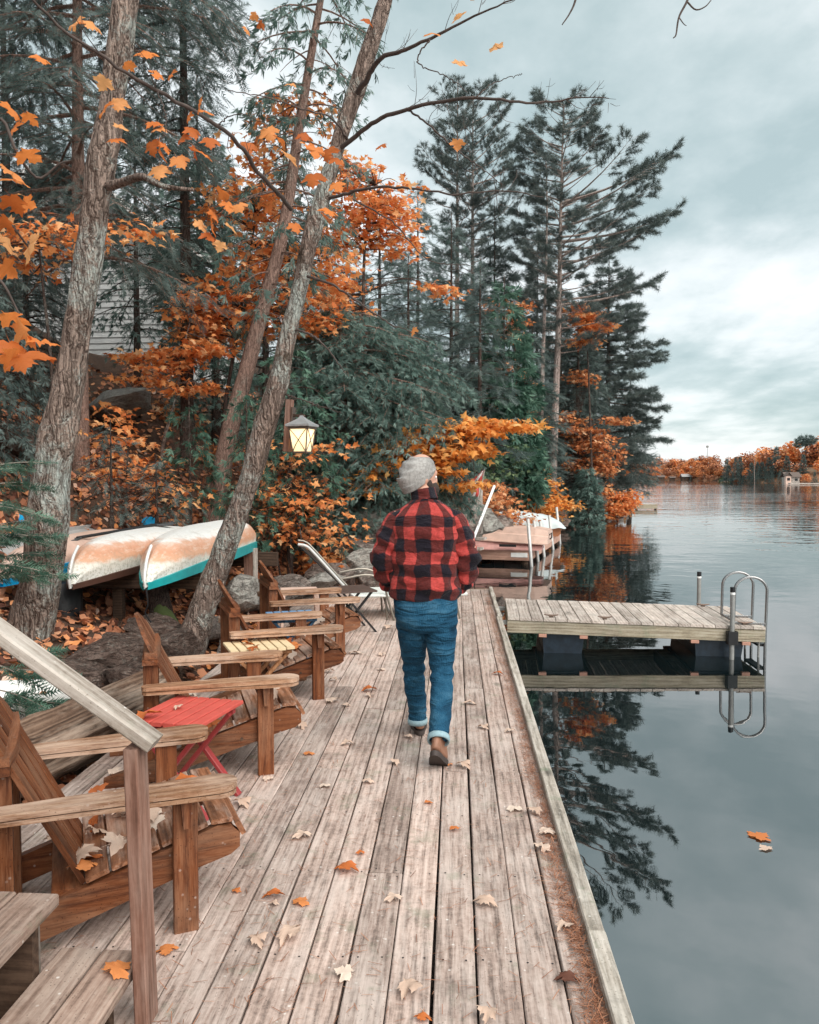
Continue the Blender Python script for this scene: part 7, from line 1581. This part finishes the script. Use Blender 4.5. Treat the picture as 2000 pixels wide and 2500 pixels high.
    for ri, (off, k) in enumerate(((3, .42), (16, .75), (34, 1.0), (52, 1.1))):
        for i in range(20):
            u = (i+g.uniform(-.3, .3)+.5)/20; p = PN[int(np.clip(u, 0, .999)*199)]; z = WATER+.3+(1.5+5*u)*math.sin(min(1, off/60*1.25)*math.pi/2)
            if u < .3 and ri > 1: continue
            if (ri < 2 and g.random() < (.75 if u < .55 else .35)) : plant('spruce_tree', spro[g.integers(0, 3)], (p[0]+off*.1, p[1]+off, z-.4), k*.85+.12*ri, 'dark green conifer '+RN[ri]+' of the nearer right hand shore', 'dark trees on the right shore')
            else: v = g.integers(0, 7); plant('autumn_tree', proto[v], (p[0]+off*.15, p[1]+off, z-1), k*g.uniform(.75, 1.05)*(.7+.5*u), VN[v]+' '+RN[ri]+' of the nearer right hand shore', 'autumn trees on the right shore')
    # landmarks
    a = at(1917, 1174, 290); plant('spruce_tree', spro[2], (a.x+1.5, a.y+12, 1), 1.0, 'tallest dark spruce standing above the right shore', None)
    p = at(1969, 1130, 300); pt = thing('pine_tree', 'umbrella topped pine rising above the right shore trees', 'tree', (p.x, p.y, 2)); h = (1165-1072)*300/2000-.3
    MB().tube([(-1.2, 0, -2), (-.4, 0, h*.6), (0, 0, h)], [.35, .25, .1], 6).obj('trunk', M['bark_dark'], pt, True); fol = Foliage(T_FAR, g)
    for cx, cz, w in ((0, h, 2.2), (-1.8, h-.9, 1.6), (1.6, h-.7, 1.6), (-2.6, h-2.3, 1.5), (.6, h-1.9, 1.4)): m = 90; dd = rdirs(m, g); fol.add(dd*np.array([w, w, .45])+np.array([cx, 0, cz]), dd, 1.1, 1.5)
    obj('foliage', fol.mesh('foliage', M['hemlock']), None, pt)
    b = at(1843, 1176, 300); bt = thing('birch_tree', 'thin pale bare birch on the little point', 'tree', (b.x, b.y, WATER)); MB().tube([(0, 0, 0), (-.25, 0, 5), (-.15, 0, 9.6)], [.11, .08, .03], 6).obj('trunk', M['bark_pine'], bt, True); tb = [tube([(0-.1, 0, z), (s*1.0, .3, z+1.0)], [.05, .015], 3) for z, s in ((7, 1), (8, -1), (8.8, 1), (9.3, -1))]; V, F = join(tb); obj('branches', npmesh('branches', V, F, M['twigpale']), None, bt)
    q = at(1727, 1120, 520); tw = thing('radio_mast', 'thin mast sticking up above the far hill line', 'mast', (q.x, q.y, 4)); MB().tube([(0, 0, 0), (0, 0, 17.5)], [.25, .12], 5).obj('mast', M['steel'], tw, True); MB().box(-.6, .6, -.6, .6, 16, 17.2).obj('mast_head', M['steel'], tw)
    # boathouse and cottages
    def cottage(x, yb, d, w, h, hr, lab, wall, roofm, front=0):
        p = at(x, yb, d); p.z = WATER+.4; t = thing('cottage', lab, 'cottage', p, 0); D_ = w*.8
        MB().box(-w/2, w/2, 0, D_, -1, h).obj('wall', wall, t)
        if front: MB().prism([(-w/2-.3, h), (0, h+hr), (w/2+.3, h), (w/2+.3, h+.15), (0, h+hr+.2), (-w/2-.3, h+.15)], -.4, D_+.4, Matrix(((1, 0, 0, 0), (0, 0, 1, 0), (0, 1, 0, 0), (0, 0, 0, 1)))).prism([(-w/2, h), (0, h+hr-.05), (w/2, h)], .0, .05, Matrix(((1, 0, 0, 0), (0, 0, 1, 0), (0, 1, 0, 0), (0, 0, 0, 1)))).obj('roof', roofm, t)
        else: MB().prism([(-.5, h), (D_/2, h+hr), (D_+.5, h), (D_+.5, h+.15), (D_/2, h+hr+.2), (-.5, h+.15)], -w/2-.5, w/2+.5, Matrix(((0, 0, 1, 0), (1, 0, 0, 0), (0, 1, 0, 0), (0, 0, 0, 1)))).obj('roof', roofm, t)
        n = max(1, int(w/2.2))
        for i in range(n): xx = -w/2+w*(i+.5)/n; MB().box(xx-.45, xx+.45, -.06, .01, h*.3, h*.75).obj('window', M['black'], t)
        return t
    cottage(1936, 1174, 278, 4.4, 1.7, 1.5, 'weathered grey boathouse at the water on the right shore', M['greywood'], M['roof']); cottage(1925.5, 1174, 276, 1.7, 2.0, 1.2, 'pale gabled front of the boathouse on the right shore', M['beige'], M['roof'], 1)
    cottage(1678, 1168.5, 505, 5.5, 1.9, 1.6, 'grey roofed cottage on the far shore left of the white one', M['darkwood'], M['greypl']); cottage(1730, 1168.5, 495, 5.2, 2.0, 1.5, 'pale gabled cottage on the far shore', M['greypl'], M['greypl'], 1); cottage(1615, 1168, 520, 4, 1.6, 1.1, 'small brown cottage nearest the point on the far shore', M['darkwood'], M['roof']); cottage(1643, 1168.8, 515, 3, 1.2, .8, 'low grey shed on the far shore', M['darkwood'], M['roof'])
    f = on(1962, 1183, WATER); t = thing('swim_raft', 'pale low dock line on the water before the right shore', 'raft', (f.x, f.y, WATER)); MB().box(-4, 4, -.8, .8, .1, .45).obj('deck', M['fdock'], t)
    s = at(1772, 1172.5, 400); s.z = WATER; t = thing('small_island', 'tiny dark bushy islet left of the right hand point', 'islet', s); fol = Foliage(T_FAR, g); m = 120; dd = rdirs(m, g); fol.add(np.abs(dd)*np.array([1, 1, 1])*np.array([2.6, 1.5, 2.2])*np.sign(dd*np.array([1, 1, 0])+np.array([0, 0, 1])), dd, 1.0, 1.5); obj('bushes', fol.mesh('bushes', M['grennish']), None, t); ms = rock_mesh(77); obj('rock', ms, M['rockdark'], t).scale = (3, 1.6, .4)
build_far()
